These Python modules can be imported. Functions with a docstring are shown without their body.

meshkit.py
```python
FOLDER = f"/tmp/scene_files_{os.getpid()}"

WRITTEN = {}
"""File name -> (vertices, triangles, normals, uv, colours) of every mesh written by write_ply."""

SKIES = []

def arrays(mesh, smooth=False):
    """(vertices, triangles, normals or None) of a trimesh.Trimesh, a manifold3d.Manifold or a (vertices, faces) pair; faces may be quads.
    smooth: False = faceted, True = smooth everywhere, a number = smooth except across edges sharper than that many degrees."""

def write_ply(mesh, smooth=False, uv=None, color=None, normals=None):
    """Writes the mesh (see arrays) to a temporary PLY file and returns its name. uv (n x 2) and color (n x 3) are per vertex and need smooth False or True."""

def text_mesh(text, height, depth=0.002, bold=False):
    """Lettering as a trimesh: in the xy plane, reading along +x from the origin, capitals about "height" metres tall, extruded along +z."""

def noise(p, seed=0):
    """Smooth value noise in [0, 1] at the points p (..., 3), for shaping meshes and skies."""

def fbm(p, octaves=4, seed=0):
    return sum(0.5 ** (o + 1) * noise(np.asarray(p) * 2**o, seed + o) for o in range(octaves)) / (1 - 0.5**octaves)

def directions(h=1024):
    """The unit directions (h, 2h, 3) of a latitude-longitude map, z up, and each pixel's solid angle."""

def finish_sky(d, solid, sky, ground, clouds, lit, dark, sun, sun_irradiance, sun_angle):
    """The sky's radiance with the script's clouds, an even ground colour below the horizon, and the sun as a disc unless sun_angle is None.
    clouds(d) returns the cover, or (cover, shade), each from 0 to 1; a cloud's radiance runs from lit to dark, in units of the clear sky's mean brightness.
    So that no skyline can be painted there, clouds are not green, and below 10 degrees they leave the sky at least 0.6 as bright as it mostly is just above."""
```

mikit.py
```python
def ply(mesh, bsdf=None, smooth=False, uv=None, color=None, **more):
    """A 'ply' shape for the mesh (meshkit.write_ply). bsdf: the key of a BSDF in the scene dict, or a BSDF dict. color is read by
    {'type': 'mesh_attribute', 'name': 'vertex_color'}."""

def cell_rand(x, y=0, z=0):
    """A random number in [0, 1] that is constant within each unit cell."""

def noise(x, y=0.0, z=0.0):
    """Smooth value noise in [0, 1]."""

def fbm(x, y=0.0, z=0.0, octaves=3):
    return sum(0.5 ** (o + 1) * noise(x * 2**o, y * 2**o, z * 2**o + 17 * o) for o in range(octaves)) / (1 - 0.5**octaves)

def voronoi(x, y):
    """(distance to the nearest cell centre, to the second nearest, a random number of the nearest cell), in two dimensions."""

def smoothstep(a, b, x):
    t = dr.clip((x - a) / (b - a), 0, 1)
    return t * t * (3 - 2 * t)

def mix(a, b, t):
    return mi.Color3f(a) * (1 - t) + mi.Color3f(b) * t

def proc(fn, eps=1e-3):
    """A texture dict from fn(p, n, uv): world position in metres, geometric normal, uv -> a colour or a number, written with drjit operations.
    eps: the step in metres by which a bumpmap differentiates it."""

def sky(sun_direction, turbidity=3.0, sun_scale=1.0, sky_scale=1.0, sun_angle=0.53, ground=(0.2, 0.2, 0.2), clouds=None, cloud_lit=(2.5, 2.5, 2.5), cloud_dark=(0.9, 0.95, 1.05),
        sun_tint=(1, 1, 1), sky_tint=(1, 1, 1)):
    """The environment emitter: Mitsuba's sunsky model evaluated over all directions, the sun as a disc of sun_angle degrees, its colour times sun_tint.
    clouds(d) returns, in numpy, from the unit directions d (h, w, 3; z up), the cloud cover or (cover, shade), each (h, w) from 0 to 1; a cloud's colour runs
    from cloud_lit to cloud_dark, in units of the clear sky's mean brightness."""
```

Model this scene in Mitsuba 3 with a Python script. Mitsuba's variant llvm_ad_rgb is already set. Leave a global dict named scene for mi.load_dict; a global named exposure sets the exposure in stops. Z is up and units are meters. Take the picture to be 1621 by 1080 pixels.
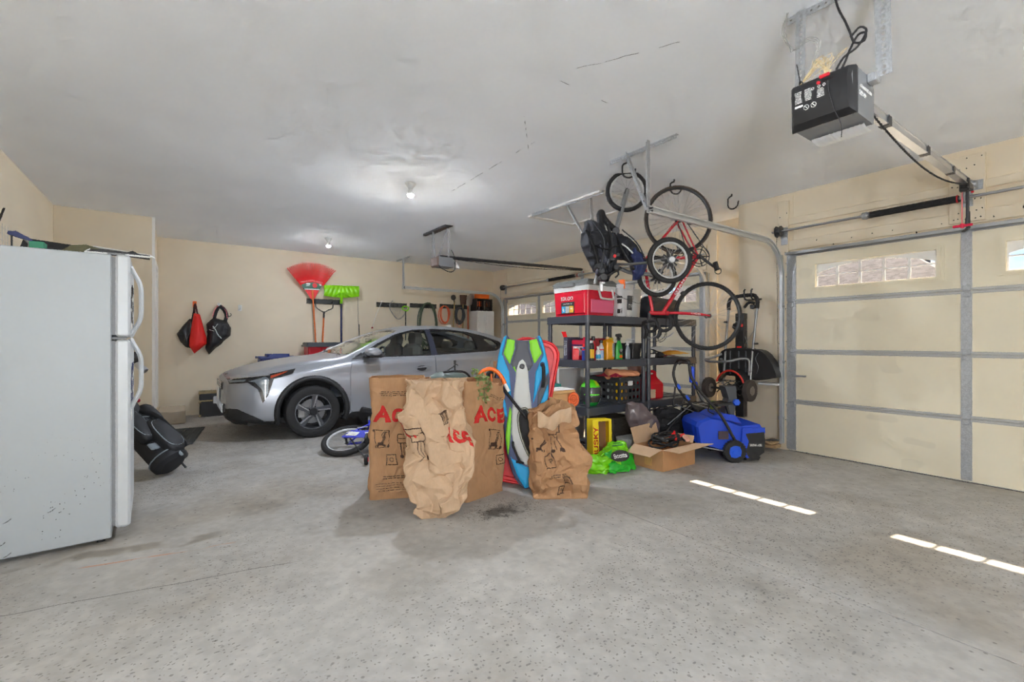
import math, numpy as np, trimesh, shapely, mitsuba as mi, mikit, meshkit
import shapely.geometry as sg
from shapely import affinity
from manifold3d import Manifold, Mesh
from mikit import proc, noise, fbm, voronoi, smoothstep, mix
import drjit as dr

T = mi.ScalarTransform4f
PI = math.pi
rng = np.random.default_rng(7)
scene, labels = {}, {}

# ---------------------------------------------------------------- camera, sky, sun, lamps, exposure
FOC, CX, CY, EYE = 729.0, 810.5, 540.0, np.array([0, 0, 1.18])
YAW = math.atan2(CX - 288.0, FOC)
FWD = np.array([math.sin(YAW), math.cos(YAW), 0.0])
RGT = np.array([math.cos(YAW), -math.sin(YAW), 0.0])
scene['camera'] = {'type': 'perspective', 'fov_axis': 'x', 'fov': math.degrees(2 * math.atan(1621 / 2 / FOC)),
                   'to_world': T().look_at(origin=EYE.tolist(), target=(EYE + FWD).tolist(), up=[0, 0, 1]), 'near_clip': 0.02, 'far_clip': 300.0}
BULBS = (1900.0, 560.0)       # radiance of the two LED bulbs' domes
exposure = 0.72


def sky_clouds(d):
    c = meshkit.fbm(d * np.array([3.0, 3.0, 7.0]) + 4.0, 4, 3)
    return np.clip((c - 0.52) * 2.0, 0, 0.45), np.clip((c - 0.6) * 2, 0, 0.5)


SUN = np.array([1.767, -0.24, 1.743])
scene['sky'] = mikit.sky(SUN.tolist(), turbidity=3.0, sun_scale=12.0, sky_scale=3.6, ground=(0.35, 0.34, 0.32), clouds=sky_clouds,
                         cloud_lit=(1.25, 1.25, 1.27), cloud_dark=(1.1, 1.12, 1.16), sky_tint=(0.78, 0.92, 1.12))
LAMP = 1.0          # radiance / 10 of the ceiling shop lights behind the camera
LANTERN = 38.0      # radiance of the photographer's lantern on its stand behind the camera
LAMP_RGB = (0.88, 0.96, 1.09)

# ---------------------------------------------------------------- room measures
CEIL = 2.78
XN, XF = 5.32, 5.84           # inner faces of the near and the far garage door wall
YB, YJ, XL, XJ = 8.93, 7.54, -1.23, -0.31   # back wall, front of the jut, left wall, corner of the jut
YR = 2.86                     # where the near door wall steps back to the far one
YREAR = -4.2


# ---------------------------------------------------------------- helpers: meshes
def M4(o=(0, 0, 0), x=(1, 0, 0), y=None, z=None):
    """frame with origin o; x axis given, then y or z as the second axis"""
    x = np.array(x, float); x /= np.linalg.norm(x)
    if y is not None:
        y = np.array(y, float); z = np.cross(x, y); z /= np.linalg.norm(z); y = np.cross(z, x)
    else:
        z = np.array((0, 0, 1) if z is None else z, float); y = np.cross(z, x); y /= np.linalg.norm(y); z = np.cross(x, y)
    m = np.eye(4); m[:3, 0], m[:3, 1], m[:3, 2], m[:3, 3] = x, y, z, o
    return m


def rot(axis, deg, o=(0, 0, 0)):
    return trimesh.transformations.rotation_matrix(math.radians(deg), axis, o)


def tr(x, y, z):
    m = np.eye(4); m[:3, 3] = (x, y, z)
    return m


def tm(v, f):
    f = np.asarray(f, int)
    if f.shape[1] == 4:
        f = np.vstack([f[:, [0, 1, 2]], f[:, [0, 2, 3]]])
    return trimesh.Trimesh(np.asarray(v, float), f, process=False)


def join(*ms):
    flat = []
    for m in ms:
        flat += list(m) if isinstance(m, (list, tuple)) else [m]
    return trimesh.util.concatenate([tm(m.vertices, m.faces) for m in flat])


def at(m, mat):
    m = m.copy(); m.apply_transform(mat)
    return m


def hull(pts):
    h = trimesh.convex.convex_hull(np.asarray(pts, float))
    return tm(h.vertices, h.faces)


def box(c, s, r=0.0, m=None):
    """box with centre c and size s, edges chamfered by r"""
    s = np.array(s, float) / 2
    r = min(r, s.min() * 0.95)
    if r <= 0:
        b = trimesh.creation.box(extents=2 * s); b = tm(b.vertices, b.faces)
    else:
        p = []
        for a in (-1, 1):
            for b_ in (-1, 1):
                for g in (-1, 1):
                    k = np.array([a, b_, g])
                    for i in range(3):
                        q = s - r; q[i] = s[i]
                        p.append(k * q)
        b = hull(p)
    b.apply_translation(c)
    if m is not None: b.apply_transform(m)
    return b


def bb(x0, x1, y0, y1, z0, z1, r=0.0):
    return box(((x0 + x1) / 2, (y0 + y1) / 2, (z0 + z1) / 2), (abs(x1 - x0), abs(y1 - y0), abs(z1 - z0)), r)


def smoothpts(p, n=8, closed=False):
    """Catmull-Rom through p"""
    p = np.asarray(p, float)
    q = np.vstack([p[-1], p, p[0], p[1]]) if closed else np.vstack([2 * p[0] - p[1], p, 2 * p[-1] - p[-2]])
    out = []
    for i in range(1, len(q) - 2):
        a, b, c, d = q[i - 1:i + 3]
        for t in np.arange(n) / n:
            out.append(0.5 * (2 * b + (c - a) * t + (2 * a - 5 * b + 4 * c - d) * t * t + (3 * b - a - 3 * c + d) * t ** 3))
    if not closed: out.append(p[-1])
    return np.array(out)


def tube(p, r, n=8, closed=False, cap=True, flat=None):
    """sweep of a circle (radius r, or one per point) along p; flat=(a,b) scales the section along its two normals"""
    p = np.asarray(p, float); k = len(p)
    r = np.broadcast_to(np.asarray(r, float), (k,))
    t = np.roll(p, -1, 0) - np.roll(p, 1, 0) if closed else np.gradient(p, axis=0)
    t /= np.linalg.norm(t, axis=1, keepdims=True) + 1e-12
    u = np.cross(t[0], [0, 0, 1] if abs(t[0][2]) < 0.9 else [1, 0, 0]); u /= np.linalg.norm(u)
    U = []
    for i in range(k):
        u = u - t[i] * (u @ t[i]); u /= np.linalg.norm(u) + 1e-12; U.append(u)
    U = np.array(U); W = np.cross(t, U)
    fa, fb = flat or (1, 1)
    a = np.arange(n) * 2 * PI / n
    v = p[:, None] + (U[:, None] * (np.cos(a) * fa)[None, :, None] + W[:, None] * (np.sin(a) * fb)[None, :, None]) * r[:, None, None]
    v = v.reshape(-1, 3)
    i, j = np.meshgrid(np.arange(k if closed else k - 1), np.arange(n), indexing='ij')
    i2, j2 = (i + 1) % k, (j + 1) % n
    f = np.stack([i * n + j, i * n + j2, i2 * n + j2, i2 * n + j], -1).reshape(-1, 4)
    m = tm(v, f)
    if cap and not closed:
        e = [m]
        for idx, s in ((0, -1), (k - 1, 1)):
            ring = v[idx * n:(idx + 1) * n]
            fv = np.vstack([ring, p[idx]])
            ff = np.array([[q, (q + 1) % n, n] if s > 0 else [(q + 1) % n, q, n] for q in range(n)])
            e.append(tm(fv, ff))
        m = join(e)
    return m


def rod(a, b, r, n=10, r2=None):
    return tube([a, b], [r, r if r2 is None else r2], n)


def ring(c, axis, R, r, n=40, k=8, flat=None):
    m = M4((0, 0, 0), *( ((1, 0, 0), None, axis) if abs(np.dot(axis, (1, 0, 0))) < 0.9 * np.linalg.norm(axis) else ((0, 1, 0), None, axis)))
    z = np.array(axis, float) / np.linalg.norm(axis)
    x = m[:3, 0] - z * (m[:3, 0] @ z); x /= np.linalg.norm(x); y = np.cross(z, x)
    a = np.arange(n) * 2 * PI / n
    p = np.array(c) + R * (np.cos(a)[:, None] * x + np.sin(a)[:, None] * y)
    return tube(p, r, k, closed=True, flat=flat)


def lathe(prof, n=32, m=None, wrap=False):
    """prof: (radius, height) points, revolved about z"""
    prof = np.asarray(prof, float); k = len(prof); a = np.arange(n) * 2 * PI / n
    v = np.stack([prof[:, None, 0] * np.cos(a), prof[:, None, 0] * np.sin(a), np.repeat(prof[:, 1:2], n, 1)], -1).reshape(-1, 3)
    i, j = np.meshgrid(np.arange(k if wrap else k - 1), np.arange(n), indexing='ij')
    i2, j2 = (i + 1) % k, (j + 1) % n
    o = tm(v, np.stack([i * n + j, i * n + j2, i2 * n + j2, i2 * n + j], -1).reshape(-1, 4))
    if m is not None: o.apply_transform(m)
    return o


def cyl(a, b, r, n=24, ch=0.0, r2=None):
    """capped cylinder from a to b with a chamfer"""
    a, b = np.array(a, float), np.array(b, float); L = np.linalg.norm(b - a); r2 = r if r2 is None else r2
    d = (b - a) / L
    x = (1, 0, 0) if abs(d[0]) < 0.9 else (0, 1, 0)
    x = np.array(x) - d * np.dot(x, d)
    return lathe([(0, 0), (r - ch, 0), (r, ch), (r2, L - ch), (r2 - ch, L), (0, L)], n, M4(a, x, None, d))


def extr(poly, h, m=None):
    """extrusion along z of a shapely polygon or a point list"""
    if not hasattr(poly, 'geom_type'): poly = sg.Polygon(poly)
    poly = poly.buffer(0)
    ms = [trimesh.creation.extrude_polygon(g, h, engine='earcut') for g in getattr(poly, 'geoms', [poly]) if g.area > 1e-9]
    o = join([tm(g.vertices, g.faces) for g in ms])
    if m is not None: o.apply_transform(m)
    return o


def rrect(w, h, r, cx=0, cy=0, q=4):
    return sg.box(cx - w / 2 + r, cy - h / 2 + r, cx + w / 2 - r, cy + h / 2 - r).buffer(r, quad_segs=q)


def grid(fn, nu, nv, u=(0, 1), v=(0, 1), wu=False):
    """surface fn(U, V) -> (x, y, z) arrays"""
    U, V = np.meshgrid(np.linspace(*u, nu + 1)[: nu if wu else None], np.linspace(*v, nv + 1), indexing='ij')
    P = np.stack(np.broadcast_arrays(*fn(U, V)), -1).reshape(-1, 3)
    i, j = np.meshgrid(np.arange(nu), np.arange(nv), indexing='ij')
    k, w = nv + 1, (nu if wu else nu + 1)
    i2 = (i + 1) % w
    return tm(P, np.stack([i * k + j, i2 * k + j, i2 * k + j + 1, i * k + j + 1], -1).reshape(-1, 4))


def man(m):
    m = trimesh.Trimesh(m.vertices, m.faces, process=True); m.merge_vertices()
    return Manifold(Mesh(np.asarray(m.vertices, np.float32), np.asarray(m.faces, np.uint32)))


def unman(m):
    q = m.to_mesh()
    return tm(q.vert_properties[:, :3], q.tri_verts)


def txt(s, h, m, depth=0.0015, bold=True, width=None):
    """lettering centred on the frame m (reads along its x, up its y), width optional"""
    t = meshkit.text_mesh(s, h, depth, bold)
    lo, hi = t.bounds
    t.apply_translation([-(lo[0] + hi[0]) / 2, -(lo[1] + hi[1]) / 2, 0])
    if width: t.apply_scale([width / (hi[0] - lo[0]), 1, 1])
    t = tm(t.vertices, t.faces)
    t.apply_transform(m)
    return t


def subdiv(m, e):
    v, f = trimesh.remesh.subdivide_to_size(m.vertices, m.faces, e, max_iter=12)
    return tm(v, f)


# ---------------------------------------------------------------- helpers: scene entries
def add(key, mesh, mat, smooth=35, **kw):
    base, n = key, 0
    while key in scene:
        n += 1; key = f'{base}_{n:03d}'
    scene[key] = mikit.ply(mesh, mat, smooth, **kw)
    return key


def lab(key, label=None, cat=None, group=None, kind=None):
    d = labels.setdefault(key, {})
    for k, v in (('label', label), ('category', cat), ('group', group), ('kind', kind)):
        if v: d[k] = v
    return key


def thing(key, label, cat, group=None):
    base, n = key, 0
    while key in labels:
        n += 1; key = f'{base}_{n:03d}'
    return lab(key, label, cat, group)


def rgb(c):
    """sRGB 0-255 -> linear"""
    c = np.array(c, float) / 255
    return np.where(c <= 0.04045, c / 12.92, ((c + 0.055) / 1.055) ** 2.4).tolist()


def mat(key, c, rough=0.5, metal=0.0, spec=0.5, srgb=True, two=True, **kw):
    col = c if isinstance(c, dict) else {'type': 'rgb', 'value': rgb(c) if srgb else list(c)}
    b = {'type': 'principled', 'base_color': col, 'roughness': rough, 'metallic': metal, 'specular': spec, **kw}
    scene[key] = {'type': 'twosided', 'b': b} if two else b
    return key


def bump(key, c, fn, scale, rough=0.5, metal=0.0, spec=0.5, eps=1e-3, **kw):
    col = c if isinstance(c, dict) else {'type': 'rgb', 'value': rgb(c)}
    scene[key] = {'type': 'twosided', 'b': {'type': 'bumpmap', 'tex': proc(fn, eps), 'scale': scale,
                  'b': {'type': 'principled', 'base_color': col, 'roughness': rough, 'metallic': metal, 'specular': spec, **kw}}}
    return key


# ---------------------------------------------------------------- shared plain materials
mat('black_plastic', (30, 31, 33), 0.45)
mat('black_soft', (24, 24, 26), 0.75)
mat('grey_plastic', (66, 70, 76), 0.4)
mat('shelf_plastic', (58, 62, 70), 0.32)
mat('rubber', (26, 26, 27), 0.7)
mat('white_plastic', (225, 226, 224), 0.4)
mat('white_paint', (232, 230, 224), 0.5)
mat('red_plastic', (196, 24, 40), 0.35)
mat('red_bright', (222, 34, 36), 0.4)
mat('lime', (120, 214, 30), 0.4)
mat('green_plastic', (24, 130, 50), 0.4)
mat('yellow_plastic', (240, 186, 24), 0.4)
mat('orange_plastic', (242, 110, 28), 0.4)
mat('blue_plastic', (24, 66, 190), 0.35)
mat('dark_blue', (28, 36, 84), 0.5)
mat('chrome', (215, 217, 220), 0.16, 1.0)
mat('steel', (176, 178, 180), 0.34, 0.9)
mat('dark_steel', (70, 70, 72), 0.4, 0.7)
mat('alloy', (205, 207, 210), 0.3, 0.85)
mat('wire_silver', (190, 190, 192), 0.35, 0.6)
mat('print_black', (34, 28, 26), 0.7)
mat('print_white', (238, 238, 236), 0.6)
mat('print_red', (190, 32, 34), 0.7)
mat('paper_white', (236, 234, 228), 0.8)
mat('olive', (88, 86, 62), 0.8)
mat('wood', (196, 140, 84), 0.5)
mat('wood_orange', (214, 110, 52), 0.5)
scene['pane_glass'] = {'type': 'thindielectric', 'int_ior': 1.5}
# ================================================================ surfaces of the room
def floor_col(p, n, uv):
    a = fbm(p.x * 0.9, p.y * 0.9, 0.0, 4)
    b = fbm(p.x * 4.5 + 7, p.y * 4.5, 3.0, 4)
    c = fbm(p.x * 26, p.y * 26, 5.0, 3)
    g = 0.315 * (0.66 + 0.36 * a + 0.32 * b + 0.16 * c)
    col = mix((1.0, 0.945, 0.85), (1.0, 0.975, 0.925), fbm(p.x * 0.6 + 3, p.y * 0.6, 1.0, 3)) * g
    # worn, pitted concrete in the part near the camera
    rgn = smoothstep(0.42, 0.62, fbm(p.x * 0.8 + 1.2, p.y * 0.8 - 2.0, 9.0, 2))
    d1, d2, w = voronoi(p.x * 48 + 2 * c, p.y * 48 + 2 * b)
    pit = smoothstep(0.30, 0.12, d1) * smoothstep(0.45, 0.75, w) * rgn
    d3, d4, w3 = voronoi(p.x * 15, p.y * 15)
    spot = smoothstep(0.14, 0.05, d3) * smoothstep(0.72, 0.86, w3)
    col = col * (1 - 0.40 * pit) * (1 - 0.40 * spot) * (0.95 + 0.10 * smoothstep(0.3, 0.7, fbm(p.x * 24 + 4, p.y * 24, 7.0, 4)))
    # brown and oily stains
    st = smoothstep(0.50, 0.80, fbm(p.x * 1.3 + 11, p.y * 1.3 + 5, 2.0, 5))
    col = mix(col, col * mi.Color3f(0.80, 0.74, 0.66), 0.7 * st)
    st2 = smoothstep(0.52, 0.78, fbm(p.x * 2.2 - 3, p.y * 2.2 + 8, 6.0, 5))
    col = mix(col, col * mi.Color3f(0.78, 0.755, 0.72), 0.7 * st2)
    # damp trail and rust lines beside the refrigerator
    wob = 0.06 * (noise(p.x * 7, 1.0, 2.0) - 0.5)
    along = smoothstep(-0.65, -0.45, p.x) * smoothstep(0.30, 0.10, p.x)
    wet = smoothstep(0.075, 0.03, dr.abs(p.y - 3.38 + 0.10 * (p.x + 0.3) + wob * 1.5)) * along * smoothstep(0.35, 0.6, fbm(p.x * 6, p.y * 6, 1.0, 3) + 0.1)
    col = mix(col, col * mi.Color3f(0.58, 0.54, 0.48), 0.8 * wet)
    rust = smoothstep(0.012, 0.004, dr.abs(p.y - 3.24 + 0.16 * (p.x + 0.4) + 0.3 * wob)) * smoothstep(-0.45, -0.4, p.x) * smoothstep(0.28, 0.2, p.x) * smoothstep(0.3, 0.5, noise(p.x * 12, p.y * 30, 4.0))
    col = mix(col, mi.Color3f(0.45, 0.19, 0.10), 0.65 * rust)
    crack = smoothstep(0.005, 0.002, dr.abs(p.y - 2.77 + 0.18 * p.x + 0.25 * wob)) * smoothstep(0.55, 0.4, p.x)
    col = col * (1 - 0.45 * crack)
    # spilled soil before the paper bags
    soil = smoothstep(0.15, 0.03, dr.sqrt(dr.square((p.x - 1.80) / 1.7) + dr.square(p.y - 2.64)) + 0.11 * (fbm(p.x * 22, p.y * 22, 1.0, 3) - 0.45))
    crumbs = smoothstep(0.30, 0.08, dr.sqrt(dr.square((p.x - 1.85) / 1.6) + dr.square(p.y - 2.66))) * smoothstep(0.72, 0.80, noise(p.x * 120, p.y * 120, 8.0))
    return mix(col, mi.Color3f(0.035, 0.03, 0.025), dr.minimum(1.0, 0.85 * soil + 0.6 * crumbs))


def floor_rough(p, n, uv):
    return 0.55 + 0.3 * fbm(p.x * 3, p.y * 3, 2.0, 3)


def floor_bump(p, n, uv):
    d1, d2, w = voronoi(p.x * 48, p.y * 48)
    return fbm(p.x * 40, p.y * 40, 1.0, 3) - 0.8 * smoothstep(0.3, 0.1, d1) * smoothstep(0.6, 0.8, w)


scene['concrete'] = {'type': 'twosided', 'b': {'type': 'bumpmap', 'tex': proc(floor_bump, 2e-3), 'scale': 0.0014,
                     'b': {'type': 'principled', 'base_color': proc(floor_col), 'roughness': proc(floor_rough), 'specular': 0.35}}}


def ceil_bump(p, n, uv):
    a = dr.abs(fbm(p.x * 30 + 2 * noise(p.x * 8, p.y * 8, 2.0), p.y * 30, 1.0, 3) - 0.5)
    return smoothstep(0.10, 0.0, a) * smoothstep(0.35, 0.6, noise(p.x * 16, p.y * 16, 7.0)) + 0.6 * fbm(p.x * 60, p.y * 60, 3.0, 2)


def seg(p, a, b, w):
    """1 on a hairline from a to b (ceiling tape cracks)"""
    ax, ay, bx, by = *a, *b
    L2 = (bx - ax) ** 2 + (by - ay) ** 2
    t = dr.clip(((p.x - ax) * (bx - ax) + (p.y - ay) * (by - ay)) / L2, 0, 1)
    j = 0.012 * (noise(p.x * 14, p.y * 14, 3.0) - 0.5)
    d = dr.sqrt(dr.square(p.x - ax - t * (bx - ax) + j) + dr.square(p.y - ay - t * (by - ay) + j))
    return smoothstep(w, 0.4 * w, d)


def ceil_col(p, n, uv):
    g = 0.90 * (0.93 + 0.14 * fbm(p.x * 1.1, p.y * 1.1, 0.0, 3))
    k = seg(p, (2.343, 4.376), (2.30, 2.9), 0.006) * smoothstep(0.35, 0.5, noise(p.x * 9, p.y * 9, 5.0))
    k = dr.maximum(k, seg(p, (1.802, 2.125), (2.348, 2.144), 0.004) * smoothstep(0.35, 0.5, noise(p.x * 13, p.y * 9, 5.0)))
    k = dr.maximum(k, seg(p, (1.802, 2.125), (2.184, 1.45), 0.004) * smoothstep(0.4, 0.5, noise(p.x * 9, p.y * 13, 5.0)))
    k = dr.maximum(k, seg(p, (1.985, 2.619), (2.40, 3.10), 0.005))
    return mi.Color3f(0.955, 0.98, 1.0) * g * (1 - 0.6 * k)


scene['ceiling_white'] = {'type': 'twosided', 'b': {'type': 'bumpmap', 'tex': proc(ceil_bump, 3e-3), 'scale': 0.007,
                          'b': {'type': 'principled', 'base_color': proc(ceil_col), 'roughness': 0.9, 'specular': 0.2}}}


def wall_col(p, n, uv):
    a = fbm(p.x * 1.7 + p.y * 1.3, p.z * 1.9, 0.0, 4)
    c = mi.Color3f(0.76, 0.66, 0.50) * (0.9 + 0.2 * a)
    return c


def wall_bump(p, n, uv):
    return fbm((p.x + p.y) * 35, p.z * 35, 1.0, 3)


scene['wall_tan'] = {'type': 'twosided', 'b': {'type': 'bumpmap', 'tex': proc(wall_bump, 2e-3), 'scale': 0.0012,
                     'b': {'type': 'principled', 'base_color': proc(wall_col), 'roughness': 0.7, 'specular': 0.3}}}


def door_col(p, n, uv):
    a = fbm(p.y * 2.0, p.z * 2.5, 0.0, 4)
    scuff = smoothstep(0.70, 0.80, noise(p.y * 7, p.z * 11, 3.0)) * smoothstep(0.6, 0.75, noise(p.y * 1.5, p.z * 1.5, 1.0))
    return mi.Color3f(0.79, 0.72, 0.55) * (0.93 + 0.14 * a) * (1 - 0.08 * scuff)


scene['door_cream'] = {'type': 'twosided', 'b': {'type': 'principled', 'base_color': proc(door_col), 'roughness': 0.55, 'specular': 0.35}}


def galv_col(p, n, uv):
    d1, d2, w = voronoi((p.x + p.y) * 130, p.z * 130 + p.x * 40)
    return mi.Color3f(0.44, 0.455, 0.47) * (0.85 + 0.25 * w)


scene['galvanised'] = {'type': 'twosided', 'b': {'type': 'principled', 'base_color': proc(galv_col), 'roughness': 0.45, 'metallic': 0.6}}
mat('seam_grey', (176, 176, 172), 0.45, 0.3)
scene['trim_tan'] = scene['wall_tan']
mat('dark_hole', (30, 26, 22), 0.9)
mat('brick_red', (140, 92, 74), 0.85)


def shingle_col(p, n, uv):
    from mikit import cell_rand
    row = dr.floor(p.z * 16)
    return mi.Color3f(0.13, 0.122, 0.126) * (0.7 + 0.6 * cell_rand(dr.floor(p.y * 5.5 + 0.5 * row), row, 1))


scene['shingle'] = {'type': 'twosided', 'b': {'type': 'principled', 'base_color': proc(shingle_col), 'roughness': 0.9}}
mat('driveway', (206, 203, 196), 0.85)
mat('lawn', (86, 110, 58), 0.9)
mat('siding', (196, 190, 180), 0.8)

# ================================================================ shell
XW = 5.62                       # outside of the near door wall
JX = 2.48                       # control joint in the slab
def struct(key, m, material, smooth=False, top=None):
    k = add(key, m, material, smooth)
    if '__' not in k: lab(k, None, None, None, 'structure')
    return k


g_ = 0.0035
struct('floor__slab', bb(XL - 0.1, JX - g_, YREAR - 0.1, YB + 0.1, -0.12, 0, 0.002), 'concrete')
struct('floor__slab', bb(JX + g_, XF + 0.3, YREAR - 0.1, YB + 0.1, -0.12, 0, 0.002), 'concrete')
add('floor__joint_bed', bb(JX - g_, JX + g_, YREAR, YB, -0.1, -0.012), 'dark_hole', False)
lab('floor', None, None, None, 'structure')
struct('ceiling', bb(XL - 0.1, XF + 0.3, YREAR - 0.1, YB + 0.1, CEIL, CEIL + 0.1), 'ceiling_white')
struct('wall_left', bb(XL - 0.1, XL, YREAR, YB, 0, CEIL), 'wall_tan')
struct('wall_jut', bb(XL, XJ, YJ, YB, 0, CEIL, 0.004), 'wall_tan')
struct('wall_back', bb(XL, XF + 0.3, YB, YB + 0.1, 0, CEIL), 'wall_tan')
struct('wall_rear', bb(XL, XW, YREAR - 0.1, YREAR, 0, CEIL), 'wall_tan')
# near door wall: pier, header; far door wall: piers, header
ND0, ND1 = -3.13, 2.26           # near door, y range of the opening
FD0, FD1 = 3.58, 8.33            # far door
struct('wall_near_door__pier', bb(XN + 0.02, XW, ND1, YR, 0, CEIL, 0.004), 'wall_tan')
add('wall_near_door__header', bb(XN + 0.02, XW, ND0, ND1, 2.13, CEIL), 'wall_tan', False)
add('wall_near_door__pier', bb(XN + 0.02, XW, YREAR, ND0, 0, CEIL), 'wall_tan', False)
lab('wall_near_door', None, None, None, 'structure')
add('wall_far_door__pier', bb(XF + 0.02, XF + 0.3, YR - 0.25, FD0, 0, CEIL), 'wall_tan', False)
add('wall_far_door__pier', bb(XF + 0.02, XF + 0.3, FD1, YB, 0, CEIL), 'wall_tan', False)
add('wall_far_door__header', bb(XF + 0.02, XF + 0.3, FD0, FD1, 2.13, CEIL), 'wall_tan', False)
lab('wall_far_door', None, None, None, 'structure')
# framing boards on the near door wall: nailing boards, header ledges
for key, b in (('board', (XN - 0.005, XN + 0.02, 2.30, 2.41, 0.0, 2.70)), ('ledge', (XN + 0.0, XN + 0.02, ND0, 2.30, 2.43, 2.50)), ('ledge', (XN + 0.0, XN + 0.02, ND0, 2.30, 2.155, 2.26))):
    add('wall_near_door__' + key, bb(*b, 0.004), 'trim_tan', False)
hb = add('wall_near_door__header_plate', bb(XN - 0.018, XN + 0.02, 0.80, 1.02, 2.17, 2.72, 0.003), 'trim_tan', False)
pts = []
for z in (2.20, 2.27, 2.36, 2.48, 2.62, 2.69):
    for y in (0.825, 0.86, 0.91, 0.96, 0.995):
        if rng.random() < 0.75: pts.append((y + rng.normal(0, 0.006), z + rng.normal(0, 0.008)))
add(hb + '__nail', join([cyl((XN - 0.0195, y, z), (XN - 0.01, y, z), 0.005, 8) for y, z in pts]), 'dark_hole', False)
nails = [(y, z) for z in np.arange(0.15, 2.7, 0.17) for y in (2.33, 2.375)] + [(y, 2.20 + 0.02 * math.sin(9 * y)) for y in np.arange(-1, 2.2, 0.16)]
add('wall_near_door__nail', join([cyl((XN - 0.0065 if y > 2.3 else XN - 0.001, y + rng.normal(0, .01), z + rng.normal(0, .03)), (XN + 0.012, y, z), 0.0045, 8) for y, z in nails]), 'dark_hole', False)
for key, b in (('board', (XF - 0.005, XF + 0.02, 8.36, 8.46, 0.0, 2.70)), ('board', (XF - 0.005, XF + 0.02, 3.42, 3.55, 0.0, 2.70)), ('ledge', (XF, XF + 0.02, FD0, 8.36, 2.43, 2.50)), ('ledge', (XF, XF + 0.02, FD0, 8.36, 2.16, 2.26))):
    add('wall_far_door__' + key, bb(*b, 0.004), 'trim_tan', False)
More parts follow.
